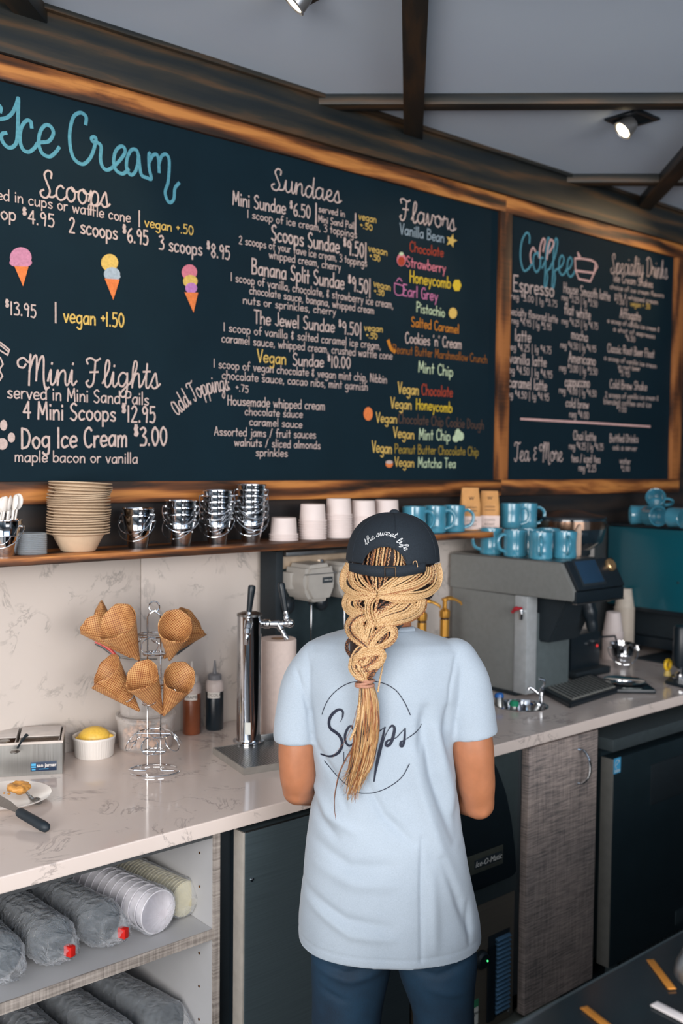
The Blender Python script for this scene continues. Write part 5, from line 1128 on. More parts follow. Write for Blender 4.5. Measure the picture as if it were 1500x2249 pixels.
# squeeze bottles
def squeeze(px, py, lab, col, word, nz, ztop_py, noz_py, r=.0265):
    p = at(px, py, 'z', ZT); d_ = p-CAM; d_.z = 0; p = p+d_.normalized()*r
    t = thing('squeeze_bottle', lab, 'bottle', (p.x, p.y, ZT+.0003), YAWD, 'squeeze bottles of sauce'); L = LF(t, depth_of(t.location))
    zt = L(px, ztop_py).z; zn = L(px, noz_py).z
    obj('bottle', G().lathe([(0, .001), (r-.002, 0), (r, .003), (r, zt-.012), (r-.004, zt-.002), (r-.009, zt+.002), (0, zt+.002)], seg=40), M(word.lower()+'_sauce', col, .3, 0, .12, 18, 0, coat=.3), t)
    obj('clear_shoulder', G().lathe([(r+.0002, zt-.032), (r+.0006, zt-.030), (r+.0004, zt-.012), (r-.0036, zt-.001), (r-.008, zt+.0022), (r-.008, zt+.001)], seg=40), M('milky_plastic', (204, 190, 184), .35), t)
    obj('cap', G().lathe([(0, zt+.002), (r-.006, zt+.002), (r-.006, zt+.016), (r-.010, zt+.019), (.007, zt+.020), (.006, zt+.024), (.0025, zn), (0, zn)], seg=32), M('cap_'+word.lower(), nz, .4), t)
    obj('label', G().grid(lambda u, v: ((r+.0007)*math.sin(-.75+1.5*u), -(r+.0007)*math.cos(-.75+1.5*u), zt-.050+.018*v), 12, 2), M('label_white', (220, 214, 206), .6), t)
    tg = text_g(word, .0125, .0); R2 = r+.0012
    for v in tg.bm.verts: a = v.co.x/R2; z_ = v.co.z; v.co = Vector((R2*math.sin(a), -R2*math.cos(a), zt-.041+z_))
    obj('lettering', tg, M('dark_print', (60, 48, 44), .7), t, sharp=0)
squeeze(421, 1616, 'caramel sauce squeeze bottle with white nozzle behind the rack', (122, 66, 40), 'CARAMEL', (222, 214, 206), 1496, 1451)
squeeze(471, 1606, 'chocolate sauce squeeze bottle with grey nozzle, left of the draft tower', (20, 32, 40), 'CHOCOLATE', (120, 120, 124), 1492, 1449)

# tubs
p = at(320, 1657, 'z', ZT); d_ = p-CAM; d_.z = 0; p = p+d_.normalized()*.082
def tub(name, lab, z, h, r, grp):
    t = thing(name, lab, 'tub', (p.x, p.y, z), 0, grp)
    obj('tub', G().lathe([(0, .001), (r-.008, 0), (r-.006, .004), (r, h-.01), (r-.001, h-.01), (r-.008, .006), (0, .003)], seg=48), FROST, t)
    obj('lid', G().lathe([(0, h-.004), (r-.006, h-.004), (r-.004, h-.001), (r+.003, h), (r+.004, h-.003), (r+.003, h-.012), (r+.0015, h-.012), (r+.002, h-.004)], seg=48), FROST, t)
    obj('lift_tab', G().box((-.01, -r-.002, h-.024), (.05, .003, .014), .001), FROST, t)
    return t
tub('plastic_tub', 'lower translucent round tub of broken waffle pieces behind the rack', ZT+.0004, .095, .080, 'stacked translucent tubs')
tub('plastic_tub', 'upper translucent round tub stacked behind the rack, tools across its lid', ZT+.0955, .105, .076, 'stacked translucent tubs')
vv, ff = [], []
for k in range(150):
    a, r_ = random.uniform(0, 2*PI), .066*math.sqrt(random.random()); c_ = Vector((r_*math.cos(a), r_*math.sin(a), .008+.045*random.random()))
    R_ = Euler((random.uniform(0, 6), random.uniform(0, 6), 0)).to_matrix(); b_ = len(vv); s_ = random.uniform(.005, .009)
    for q_ in ((-1, -1, -.2), (1, -.8, -.2), (.9, 1, -.2), (-.7, .9, -.2), (-1, -1, .2), (1, -.8, .2), (.9, 1, .2), (-.7, .9, .2)): vv.append(c_+R_ @ Vector(q_)*s_)
    for q_ in ((0, 3, 2, 1), (4, 5, 6, 7), (0, 1, 5, 4), (1, 2, 6, 5), (2, 3, 7, 6), (3, 0, 4, 7)): ff.append(tuple(b_+i for i in q_))
tag(obj('waffle_pieces', (vv, ff), M('waffle_bits', (214, 160, 118), .7, 0, .2, 60), loc=(p.x, p.y, ZT+.002), sharp=0), 'heap of broken waffle pieces inside the lower tub', 'waffle pieces', kind='stuff')
tl = thing('tongs', 'tongs with red and black handle lying across the upper tub', 'tongs', (p.x, p.y, ZT+.2025), YAWD)
L = LF(tl, depth_of(tl.location))
obj('red_grip', G().tube(crom([L(209, 1409, -.03), L(226, 1416, -.03), L(243, 1428, -.03), L(256, 1442, -.03)], 5), .0046, 10), M('red_grip', (196, 56, 48), .4), tl)
obj('black_grip', G().tube(crom([L(210, 1413, -.028), L(226, 1421, -.028), L(241, 1432, -.028), L(264, 1445, -.03)], 5), .0042, 10), BLACK, tl)
obj('blade', G().tube(crom([L(256, 1442, -.03), L(300, 1448, -.03), L(345, 1447, -.03)], 5), .003, 8), STEEL, tl)
ld = thing('ladle', 'black handled ladle poking out right of the upper tub', 'ladle', (p.x, p.y, ZT+.2045), YAWD)
L = LF(ld, depth_of(ld.location))
obj('handle', G().tube([L(431, 1404, .01), L(410, 1420, .01), L(388, 1437, .01)], [.0034, .0036, .003], 10), BLACK, ld)
obj('shaft', G().tube([L(388, 1437, .01), L(352, 1446, .012)], .002, 8), STEEL, ld)

# condiment caddy
ZC_ = .085
A = at(137, 1699, 'z', ZT); Bc = at(0, 1707, 'z', ZT); u_ = (Bc-A); u_.z = 0; ang = math.atan2(-u_.y, -u_.x)
cd = thing('condiment_box', 'steel condiment box with plastic inserts at the left edge', 'box', (A.x, A.y, ZT+.0003), math.degrees(ang))
hh_ = .083; WDT, DPT = .34, .150
obj('case', G().b2((-WDT, 0, 0), (0, .0015, hh_)).b2((-.0015, .0015, 0), (0, DPT, hh_)).b2((-WDT, .0015, 0), (-WDT+.0015, DPT, hh_)).b2((-WDT, DPT, 0), (0, DPT+.0015, hh_)).b2((-WDT+.0015, .0015, 0), (-.0015, DPT, .0015)), STEEL, cd)
obj('rim', G().b2((-WDT-.002, -.0025, hh_-.003), (.002, .004, hh_+.003), .001).b2((-.004, .0042, hh_-.003), (.002, DPT-.0042, hh_+.003), .001).b2((-WDT-.002, DPT-.004, hh_-.003), (.002, DPT+.003, hh_+.003), .001), M('pale_rim', (198, 188, 180), .4), cd)
LIDP = M('milky_insert', (206, 198, 192), .35)
for k in range(3):
    x1 = -.008-k*.108
    ins = obj('insert', G().b2((x1-.1, .006, .03), (x1, DPT-.006, .032)).b2((x1-.1, .006, .032), (x1-.098, DPT-.006, hh_)).b2((x1-.002, .006, .032), (x1, DPT-.006, hh_)).b2((x1-.098, .006, .032), (x1-.002, .008, hh_)).b2((x1-.098, DPT-.008, .032), (x1-.002, DPT-.006, hh_)), LIDP, cd)
    obj('contents', G().b2((x1-.097, .009, .0325), (x1-.003, DPT-.009, .058+.006*k), .003), M('topping_%d' % k, [(188, 170, 156), (120, 84, 62), (206, 190, 176)][k], .8, 0, .3, 200, .8), ins)
obj('hinged_lid', G().box((-.058, DPT*.60, hh_+.006), (.10, .085, .002), .0008, rot('X', 3)).box((-.166, DPT*.60, hh_+.006), (.10, .085, .002), .0008, rot('X', 3)), LIDP, cd)
obj('hinge_rod', G().tube([(-WDT+.01, DPT-.012, hh_+.006), (-.01, DPT-.012, hh_+.006)], .0022, 8), M('rod_grey', (150, 132, 118), .4, .5), cd)
lx0, lx1 = -.078, -.014
lbp = obj('brand_plate', G().b2((lx0, -.0012, .010), (lx1, -.0001, .034), .0002), M('navy_plate', (20, 44, 72), .4), cd)
tg = text_g('san jamar', .0125, .0002, 0, .0002); tg.xf(Matrix.Translation(((lx0+lx1)/2+.007, -.0015, .0245))); obj('lettering', tg, CERAM, cd, sharp=0)
obj('plate_emblem', G().b2((lx0+.002, -.0016, .024), (lx0+.013, -.0012, .030)).b2((lx0+.002, -.0016, .019), (lx0+.013, -.0012, .0225)).b2((lx0+.003, -.0016, .013), (lx0+.012, -.0012, .016)).b2((lx0+.02, -.0016, .0145), (lx1-.02, -.0012, .0158)), M('sky_blue_sticker', (70, 160, 205), .5), cd)['kind'] = 'stuff'
zt_ = ZT+hh_
spn = thing('serving_spoon', 'dark handled spoon resting in the condiment box', 'spoon', (A.x, A.y, zt_), YAWD); L = LF(spn, depth_of(at(50, 1640, 'z', zt_)))
obj('handle', G().tube(crom([L(38, 1644), L(46, 1630), L(56, 1617), L(61, 1613)], 5), [.003]*6+[.0042]*5+[.0055]*4+[.003], 12, flat=.5), BLACK, spn)
obj('spoon_bowl', G().sphere(L(33, 1650, .0), .012, (1, 1.3, .4), 18), STEEL, spn)
spd = tag(obj('steel_disc', G().lathe([(0, .003), (.012, .002), (.014, 0), (0, 0)], seg=28), STEEL, loc=at(10, 1628, 'z', zt_+.0085)), 'round steel lid knob on the condiment box lid', 'lid knob')

# plate, palette knife, spoon with nut butter
pc_ = at(16, 1752, 'z', ZT+.010)
pt = tag(obj('plate', G().lathe([(0, .002), (.055, .002), (.062, 0), (.068, .003), (.088, .010), (.100, .0165), (.102, .0175), (.100, .0185), (.088, .013), (.066, .006), (0, .005)], seg=64), CERAM, loc=(pc_.x, pc_.y, ZT+.0003)), 'white round plate in the left foreground of the worktop', 'plate')
ns = thing('spoon', 'steel spoon loaded with nut butter lying on the white plate', 'spoon', (pc_.x, pc_.y, ZT+.006), YAWD); L = LF(ns, depth_of(at(50, 1740, 'z', ZT+.024)))
obj('handle', G().tube(crom([L(58, 1740, .0), L(68, 1752, -.004), L(78, 1760, -.008), L(88, 1759, -.010)], 5), [.003]*4+[.005]*5+[.0075]*6+[.006], 10, flat=2.0), STEEL, ns)
nbm = G().sphere((0, 0, 0), .024, (1.15, 1, .55), 48)
for v in nbm.bm.verts:
    n1 = noise.noise(v.co*70)*.006+noise.noise(v.co*160+Vector((3, 1, 2)))*.0022; v.co += v.co.normalized()*n1
    v.co.z -= .010*math.exp(-((v.co.x+.004)**2+(v.co.y)**2)/.00012)*(1 if v.co.z > 0 else 0)
nbp = L(42, 1729, .0); nbm.xf(Matrix.Translation(nbp)); nbp_o = obj('nut_butter', nbm, M('nut_butter', (196, 140, 70), .45, 0, .22, 90, .3), ns, label='dollop of tan nut butter')
cr = obj('crumb', G().sphere(L(20, 1743, 0), .004, (1, 1, .7), 10).sphere(L(9, 1742, 0), .0028, (1, 1, .7), 10), M('nut_butter', (196, 140, 70), .45), ns); cr['kind'] = 'stuff'
kf = thing('palette_knife', 'palette knife with thick black handle lying off the plate edge', 'knife', at(70, 1800, 'z', ZT+.014), YAWD); L = LF(kf, depth_of(kf.location))
P1, P2 = at(41, 1783, 'z', ZT+.026), at(105, 1820, 'z', ZT+.0115)
inv = L.inv; a_, b_ = inv @ P1, inv @ P2; dr = (b_-a_).normalized(); ln = (b_-a_).length
obj('handle', G().tube([a_+dr*(ln*t) for t in (-.05, 0, .03, .08, .3, .6, .85, .95, 1.0, 1.02)], [.004, .0085, .0100, .0108, .0108, .0112, .0115, .0102, .006, .001], 24, flat=1.0), RUBBER, kf)
q0 = a_-dr*.002; sd_ = dr.cross(Vector((0, 0, 1))).normalized(); upv = sd_.cross(dr)
bl_ = [q0+sd_*.007, q0-sd_*.007, q0-dr*.05-sd_*.016, q0-dr*.16-sd_*.016, q0-dr*.172, q0-dr*.16+sd_*.016, q0-dr*.05+sd_*.016]
vb = [tuple(v) for v in bl_]+[tuple(v+upv*.0012) for v in bl_]; n7 = 7
obj('blade', (vb, [tuple(range(n7))[::-1], tuple(range(n7, 14))]+[(i, (i+1) % n7, n7+(i+1) % n7, n7+i) for i in range(n7)]), STEEL, kf)

# ================================================================ BAGS AND CUP SLEEVES IN THE OPEN CABINET
def sleeve(name, lab, cat, end_px, zbase, r, n, pitch, rz, cupmat, film=True, grp=None, r2=None, mouth='open', crumple=.0, tape=False):
    """cups nested on their side in a plastic sleeve; local axis: front end at the origin, pointing back along +y"""
    r2 = r2 or r*.78
    p = at(end_px[0], end_px[1], 'y', -.60); t = thing(name, lab, cat, (p.x, -.60+end_px[2], zbase+.0005), rz, grp)
    zc = r+.003
    for k in range(n):
        cp = G().lathe([(r2*.98, .085), (r2, .085), (r-.001, .004), (r+.0015, .003), (r+.002, .001), (r+.0008, 0), (r-.0015, .001), (r2*.98, .083), (0, .083), (0, .085), (r2*.98, .085)], (0, k*pitch, zc), 36, rot('X', -90))
        cname = 'nested_cup'
        if k == 0: o = obj(cname, cp, cupmat, t); base = o.data
        else: o = obj(cname, cp, cupmat, t)
    if mouth == 'lid': obj('front_disc', G().lathe([(0, .002), (r*.5, 0), (r, .002), (r, .004), (0, .005)], (0, -.003, zc), 36, rot('X', -90)), cupmat, t)
    if film:
        Lt = n*pitch+.085; seed = random.random()*10
        def f(u, v):
            a = 2*PI*u; y = -.012-crumple+v*(Lt+crumple+.02); k = 1.0
            if y < 0: k = max(.18, 1-(-y/(crumple+.012))**1.3*.85)
            q = Vector((math.cos(a)*3, math.sin(a)*3, y*26+seed)); nn = noise.noise(q)*.0045+noise.noise(q*2.6)*.003
            if y < .02: nn += noise.noise(q*4.2)*.007*min(1, (.03-y)/.05)
            R_ = (r+.0045)*k+abs(nn)
            zz = R_*math.sin(a)
            return (R_*math.cos(a)*(1+.25*(k < .6)), y, max(zc+zz, .0012))
        obj('plastic_sleeve', G().grid(f, 90, 70, True), FILM, t, sharp=0)
        if tape: 
            obj('red_tape', G().box((.0, -.014-crumple*.86, zc+.004), (.015, .020, .022), .002, rot('Z', 15)), M('red_tape', (196, 30, 22), .4), t, label='red tape')
    return t
WC = M('white_cup_stock', (226, 222, 228), .5); YCUP = M('cream_lids', (206, 198, 166), .5)
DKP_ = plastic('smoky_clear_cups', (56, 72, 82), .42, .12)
zA = .6392
sleeve('cup_sleeve', 'sleeve of white cups lying mouth out in the open cabinet', 'cups', (348, 2050, 0), zA, .0475, 12, .024, 9, WC, crumple=.004, r2=.038)
sleeve('lid_sleeve', 'sleeve of cream paper lids at the right wall of the open cabinet', 'lids', (424, 2026, .035), zA, .040, 26, .011, 9, YCUP, crumple=.016, mouth='lid')
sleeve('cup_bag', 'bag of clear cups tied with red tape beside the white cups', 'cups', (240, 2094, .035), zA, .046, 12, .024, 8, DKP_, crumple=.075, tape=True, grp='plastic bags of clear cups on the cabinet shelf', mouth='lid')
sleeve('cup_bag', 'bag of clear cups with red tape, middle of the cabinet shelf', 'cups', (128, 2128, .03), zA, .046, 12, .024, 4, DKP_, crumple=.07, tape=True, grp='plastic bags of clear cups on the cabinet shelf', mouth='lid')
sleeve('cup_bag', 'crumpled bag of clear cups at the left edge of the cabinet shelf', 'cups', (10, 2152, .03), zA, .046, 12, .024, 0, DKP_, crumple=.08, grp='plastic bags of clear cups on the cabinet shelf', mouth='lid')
zB = .3242
for i, (px, lab, cr_) in enumerate(((398, 'clear cup bag on the lower cabinet shelf, by the right wall', .06), (285, 'clear cup bag on the lower cabinet shelf, second from the right wall', .05), (165, 'clear cup bag on the lower cabinet shelf, third from the right wall', .05), (45, 'clear cup bag at the left of the lower cabinet shelf', .05))):
    q_ = at(px, 2290, 'y', -.58)
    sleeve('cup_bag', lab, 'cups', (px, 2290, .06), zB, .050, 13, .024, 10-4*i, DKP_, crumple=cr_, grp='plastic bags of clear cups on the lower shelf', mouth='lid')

# ================================================================ PERSON
Fh = Vector((math.sin(_y), math.cos(_y), 0)); DP = 2.12
_r0 = ray(862, 1500); _t = DP/_r0.dot(FW); O_ = CAM+_r0*_t; O_.z = 0
per = thing('person', 'person seen from behind in pale blue t-shirt, black cap and long blonde braids', 'person', O_, -YAW)
bpy.context.view_layer.update()
MW = Matrix.Translation(O_) @ Matrix.Rotation(math.radians(-YAW), 4, 'Z'); MI = MW.inverted()
D0 = (O_-CAM).dot(Fh)
def PB(px, py, yl=0.):
    r = ray(px, py); return MI @ (CAM+r*((D0+yl)/r.dot(Fh)))
SKIN = M('tanned_skin', (166, 108, 76), .42, 0, .06, 60, .08)
SKIN.node_tree.nodes['Principled BSDF'].inputs['Subsurface Weight'].default_value = .12
SKIN.node_tree.nodes['Principled BSDF'].inputs['Subsurface Radius'].default_value = (.02, .008, .004)
def ball_chain(g, pts, seg=20):                         # tapered limb through (point, radius) stations, round ends
    P = [Vector(p[:3]) for p in pts]; R_ = [p[3] for p in pts]
    PP = crom([Vector((*p, )) for p in P], 6); n = len(PP); rr_ = []
    for i in range(n):
        f = i/6; k = min(int(f), len(R_)-2); t = f-k; t = t*t*(3-2*t); rr_.append(R_[k]*(1-t)+R_[k+1]*t)
    g.tube(PP, rr_, seg); g.sphere(PP[0], rr_[0]*.995, seg=seg); g.sphere(PP[-1], rr_[-1]*.995, seg=seg)
def loc4(v, r): return (v.x, v.y, v.z, r)
# --- body, one continuous surface
g = G()
hc = PB(862, 1232, -.0); hz_ = hc.z
g.sphere((hc.x, .018, hz_+.004), .084, (.86, 1.02, 1.1), 32); g.sphere((hc.x, .035, hz_-.045), .062, (.88, 1.0, 1.15), 24)
g.sphere((hc.x, .098, hz_-.028), .013, (.8, 1.2, 1.5), 14)          # nose
g.sphere((hc.x, .088, hz_-.066), .016, (1.3, .6, .5), 14)           # lips
g.sphere((hc.x, .076, hz_-.096), .020, (1, .8, .8), 14)             # chin
for s_ in (-1, 1):
    g.sphere((hc.x+s_*.077, .0, hz_-.025), .026, (.35, .75, 1.1), 16)   # ears
    g.sphere((hc.x+s_*.031, .075, hz_+.008), .019, (1.1, .7, .6), 14)   # brow
nk = PB(855, 1370)
ball_chain(g, [(hc.x, .0, hz_-.05, .055), (nk.x, .005, nk.z+.03, .048), (nk.x, .005, nk.z-.05, .048)])
for rows in ([(0, .0, 1.30, .085)],): pass
g.sphere((-.005, .0, PB(860, 1520).z), .10, (1.35, .75, 1.15), 32); g.sphere((-.005, 0, PB(860, 1750).z), .10, (1.2, .80, 1.9), 32); g.sphere((0, -.0, .80), .10, (1.45, .95, 1.4), 32)
la = [loc4(PB(700, 1470, -.01), .034), loc4(PB(664, 1540, -.012), .034), loc4(PB(654, 1640, -.016), .0415), loc4(PB(655, 1700, -.015), .040), loc4(PB(654, 1733, -.002), .034)]
ra = [loc4(PB(998, 1475, -.01), .034), loc4(PB(1026, 1540, -.02), .038), loc4(PB(1037, 1640, -.02), .0455), loc4(PB(1045, 1710, -.015), .041), loc4(PB(1051, 1764, -.002), .0345)]
ball_chain(g, la, 28); ball_chain(g, ra, 28)
g.sphere(Vector(la[-1][:3])+Vector((-.002, -.014, -.006)), .021, seg=18); g.sphere(Vector(ra[-1][:3])+Vector((.004, -.014, -.008)), .021, seg=18)
def hand(wr, yaw_, side):
    Rz = Matrix.Rotation(yaw_, 4, 'Z'); T = Matrix.Translation(wr) @ Rz
    def h(x, y, z): return T @ Vector((x*side, y, z))
    g.sphere(h(0, .048, -.004), .036, (1.05, 1.25, .42), 22, Rz)
    for i, (x, ln, r_) in enumerate(((-.030, .070, .0082), (-.010, .080, .0086), (.011, .076, .0084), (.030, .060, .0074))):
        a = h(x, .070, -.002); b = h(x*1.12, .070+ln*.45, .008-.002*i); c = h(x*1.15, .070+ln*.8, -.004); d = h(x*1.15, .070+ln*.98, -.013)
        ball_chain(g, [loc4(a, r_*1.12), loc4(b, r_), loc4(c, r_*.92), loc4(d, r_*.8)], 12)
    ball_chain(g, [loc4(h(-.026, .022, -.004), .013), loc4(h(-.050, .045, -.006), .0105), loc4(h(-.056, .070, -.010), .0092), loc4(h(-.050, .090, -.014), .0078)], 12)
wl_, wr_ = Vector((-.115, .290, .938)), Vector((.085, .315, .950))
for e_, w_ in ((la[-1], wl_), (ra[-1], wr_)):
    E_ = Vector(e_[:3]); mid = E_.lerp(w_, .35); mid.z -= .004
    ball_chain(g, [loc4(E_, .034), loc4(mid, .037), loc4(E_.lerp(w_, .75), .027), loc4(w_, .023), loc4(w_+(w_-E_).normalized()*.02, .023)], 22)
hand(wl_, math.radians(-24), -1); hand(wr_, math.radians(18), 1)
lx, rx = -.100, .110
for x_ in (lx, rx): ball_chain(g, [(x_*.85, -.01, .78, .058), (x_, -.005, .55, .050), (x_, .0, .44, .044), (x_, -.012, .28, .044), (x_, .0, .09, .034), (x_*1.02, .06, .045, .030), (x_*1.06, .12, .038, .026)], 20)
me = solid(g, 'body', [('REMESH', dict(mode='VOXEL', voxel_size=.0042)), ('SMOOTH', dict(factor=.7, iterations=7))])
me.materials.clear(); me.materials.append(SKIN); body = obj('body', me, None, per)
me.polygons.foreach_set('use_smooth', [True]*len(me.polygons))
g = G()
for s_ in (-1, 1): g.sphere((hc.x+s_*.031, .082, hz_-.008), .0115, seg=16)
obj('eyes', g, CERAM, per)['kind'] = 'stuff'
g = G()
for s_ in (-1, 1): g.sphere((hc.x+s_*.031, .0915, hz_-.009), .0052, (1, .5, 1), 14)
obj('irises', g, M('brown_iris', (60, 38, 28), .2), per)['kind'] = 'stuff'

# --- trousers and shoes
DEN = N('denim'); v = DEN.coord(); a_ = DEN.noise(v, 9, 3); b_ = DEN.noise(DEN.coord('Object', (700, 700, 240)), 1, 2)
f_ = DEN.math('ADD', DEN.math('MULTIPLY', a_, .75), DEN.math('MULTIPLY', b_, .25)); DEN.l(DEN.ramp(f_, [(.35, lin((8, 30, 48))), (.62, lin((18, 52, 76)))]), DEN.b.inputs['Base Color']); DEN.b.inputs['Roughness'].default_value = .8; DEN.bump(b_, .25, .0008)
g = G()
g.sphere((.005, -.012, .800), .10, (1.58, 1.14, 1.4), 36); g.sphere((-.068, -.030, .745), .084, (1.05, 1.0, 1.05), 28); g.sphere((.070, -.030, .745), .084, (1.05, 1.0, 1.05), 28)
for x_, o_s in ((lx, -1), (rx, 1)):
    xo = PB(684 if o_s < 0 else 1046, 2109).x; xo2 = PB(684 if o_s < 0 else 1040, 2249).x; xi2 = PB(838 if o_s < 0 else 906, 2249).x
    ball_chain(g, [((xo-o_s*.094), -.012, .74, .082), ((xo-o_s*.087), -.012, .66, .087), ((xo2+xi2)/2, -.006, .53, abs(xo2-xi2)/2), ((xo2+xi2)/2, .0, .42, .066), ((xo2+xi2)/2, -.01, .28, .062), ((xo2+xi2)/2, 0, .12, .054), ((xo2+xi2)/2, 0, .085, .053)], 36)
me = solid(g, 'jeans', [('REMESH', dict(mode='VOXEL', voxel_size=.006)), ('SMOOTH', dict(factor=.6, iterations=6))])
def seg_d(x, z, poly):
    best = 1e9; tb = 0
    L_ = len(poly)-1
    for i in range(L_):
        (x0, z0), (x1, z1) = poly[i], poly[i+1]; dx, dz = x1-x0, z1-z0; q = dx*dx+dz*dz
        t = max(0, min(1, ((x-x0)*dx+(z-z0)*dz)/q)) if q else 0
        d = math.hypot(x-x0-t*dx, z-z0-t*dz)
        if d < best: best = d; tb = (i+t)/L_
    return best, tb
def folds(me, fl, back=True):
    F_ = []
    for amp, w_, pts in fl: P_ = [(PB(x, y, -.09).x, PB(x, y, -.09).z) for x, y in pts]; F_.append((amp, w_, P_, min(p[0] for p in P_)-3*w_, max(p[0] for p in P_)+3*w_, min(p[1] for p in P_)-3*w_, max(p[1] for p in P_)+3*w_))
    NR = [v.normal.copy() for v in me.vertices]
    for v, n_ in zip(me.vertices, NR):
        if n_.y > .55 and back: continue
        d_ = 0
        for amp, w_, P_, a, b, c, d in F_:
            if a < v.co.x < b and c < v.co.z < d:
                q, t = seg_d(v.co.x, v.co.z, P_); d_ += 1.35*amp*math.exp(-(q/w_)**2)*(math.sin(PI*min(1, max(0, .08+t*.84)))**.6)
        if d_: v.co += n_*d_*(1-n_.z**2)
folds(me, [(-.004, .006, [(690, 2120), (760, 2135), (830, 2120)]), (.004, .009, [(690, 2135), (770, 2150), (850, 2135)]), (-.004, .007, [(900, 2130), (960, 2140), (1040, 2110)]), (-.003, .006, [(700, 2180), (760, 2200)]), (.003, .01, [(940, 2170), (1020, 2190)]), (-.0035, .004, [(862, 2060), (863, 2104)])])
me.materials.clear(); me.materials.append(DEN.m); jeans = obj('jeans', me, None, per); me.polygons.foreach_set('use_smooth', [True]*len(me.polygons))
for x_ in (PB(761, 2249).x, PB(973, 2249).x):
    g = G(); ball_chain(g, [(x_, -.03, .045, .044), (x_, .05, .045, .043), (x_*1.03, .13, .036, .035)], 20)
    for v in g.bm.verts: v.co.z = max(v.co.z, .002)
    sh_ = obj('shoe', g, BLACKM, per); g = G().b2((x_-.042, -.072, .0005), (x_+.042, .165, .016), .006); obj('sole', g, RUBBER, sh_)

# --- t-shirt
g = G()
rows = [(1374, 792, 896, .050, .046), (1379, 776, 914, .056, .052), (1387, 748, 934, .060, .058), (1396, 716, 962, .066, .062), (1407, 688, 1000, .078, .068), (1424, 668, 1022, .090, .075), (1455, 660, 1030, .103, .085), (1510, 664, 1020, .116, .10), (1570, 672, 1004, .122, .11), (1640, 684, 995, .124, .11), (1700, 693, 1000, .122, .10), (1770, 682, 1012, .122, .10), (1850, 672, 1022, .130, .105), (1950, 662, 1040, .142, .115), (2010, 656, 1051, .150, .12), (2052, 655, 1054, .153, .122)]
RW = []
for py, xl, xr, bb, bf in rows:
    a, b = PB(xl, py), PB(xr, py); RW.append(((a.x+b.x)/2, (b.x-a.x)/2, bb, bf, (a.z+b.z)/2))
def srow(t):
    k = min(int(t), len(RW)-2); f = t-k; return [RW[k][i]*(1-f)+RW[k+1][i]*f for i in range(5)]
nv = 90; ang_n = 96; b = bmesh.new(); rings = []
def ring_(cx, a, bb, bf, z, sc=1.):
    out = []
    for i in range(ang_n):
        th = 2*PI*i/ang_n; c, s_ = math.cos(th), math.sin(th); q = (abs(c)**2.35+abs(s_)**2.35)**(-1/2.35)
        out.append(b.verts.new((cx+a*q*c*sc, (bf if s_ > 0 else bb)*q*s_*sc, z)))
    return out
for j in range(nv): rings.append(ring_(*srow(j/(nv-1)*(len(RW)-1))))
cx, a, bb, bf, z = RW[-1]; rings.append(ring_(cx, a-.004, bb-.004, bf-.004, z-.001)); rings.append(ring_(cx, a-.013, bb-.013, bf-.013, z+.012)); rings.append(ring_(cx, a-.022, bb-.022, bf-.022, z+.05))
for A, B in zip(rings, rings[1:]):
    for i in range(ang_n): b.faces.new((A[i], A[(i+1) % ang_n], B[(i+1) % ang_n], B[i]))
b.faces.new(rings[0]); b.faces.new(rings[-1][::-1]); bmesh.ops.recalc_face_normals(b, faces=b.faces[:]); g._new(b)
def sleeve_(st, hemL, hemR):
    P_ = [PB(x, y, yl) for x, y, yl, r_ in st]; R_ = [r_ for *_, r_ in st]
    d_ = (P_[-1]-P_[-2]).normalized()
    pts = crom(P_, 5); rs = []
    for i in range(len(pts)):
        f = i/5; k = min(int(f), len(R_)-2); t = f-k; rs.append(R_[k]*(1-t)+R_[k+1]*t)
    e = pts[-1]; rE = rs[-1]
    pts += [e+d_*.001, e-d_*.004, e-d_*.030]; rs += [rE-.0035, rE-.0075, rE-.012]
    g.tube(pts, rs, 40); g.sphere(pts[0], rs[0]*.99, seg=28)
sleeve_([(702, 1450, -.012, .046), (668, 1500, -.016, .047), (655, 1560, -.02, .0475), (650, 1606, -.02, .0485), (650, 1626, -.02, .0480)], 0, 0)
sleeve_([(998, 1450, -.012, .048), (1024, 1500, -.016, .0500), (1034, 1560, -.02, .0510), (1038, 1600, -.02, .0525), (1040, 1614, -.02, .0530)], 0, 0)
me = solid(g, 'tshirt', [('REMESH', dict(mode='VOXEL', voxel_size=.0036)), ('SMOOTH', dict(factor=.6, iterations=9))])
NR = [v.normal.copy() for v in me.vertices]
for v, n_ in zip(me.vertices, NR):                      # loose cloth: soft undulations, more towards the hem
    k = .0012+.0028*max(0, min(1, (1.15-v.co.z)/.4)); p = Vector((v.co.x*9+3, v.co.y*5, v.co.z*3.2))
    v.co += n_*(1-n_.z**2)*(noise.noise(p)*k*1.6+noise.noise(Vector((v.co.x*22, v.co.y*14, v.co.z*9)))*k*.5)
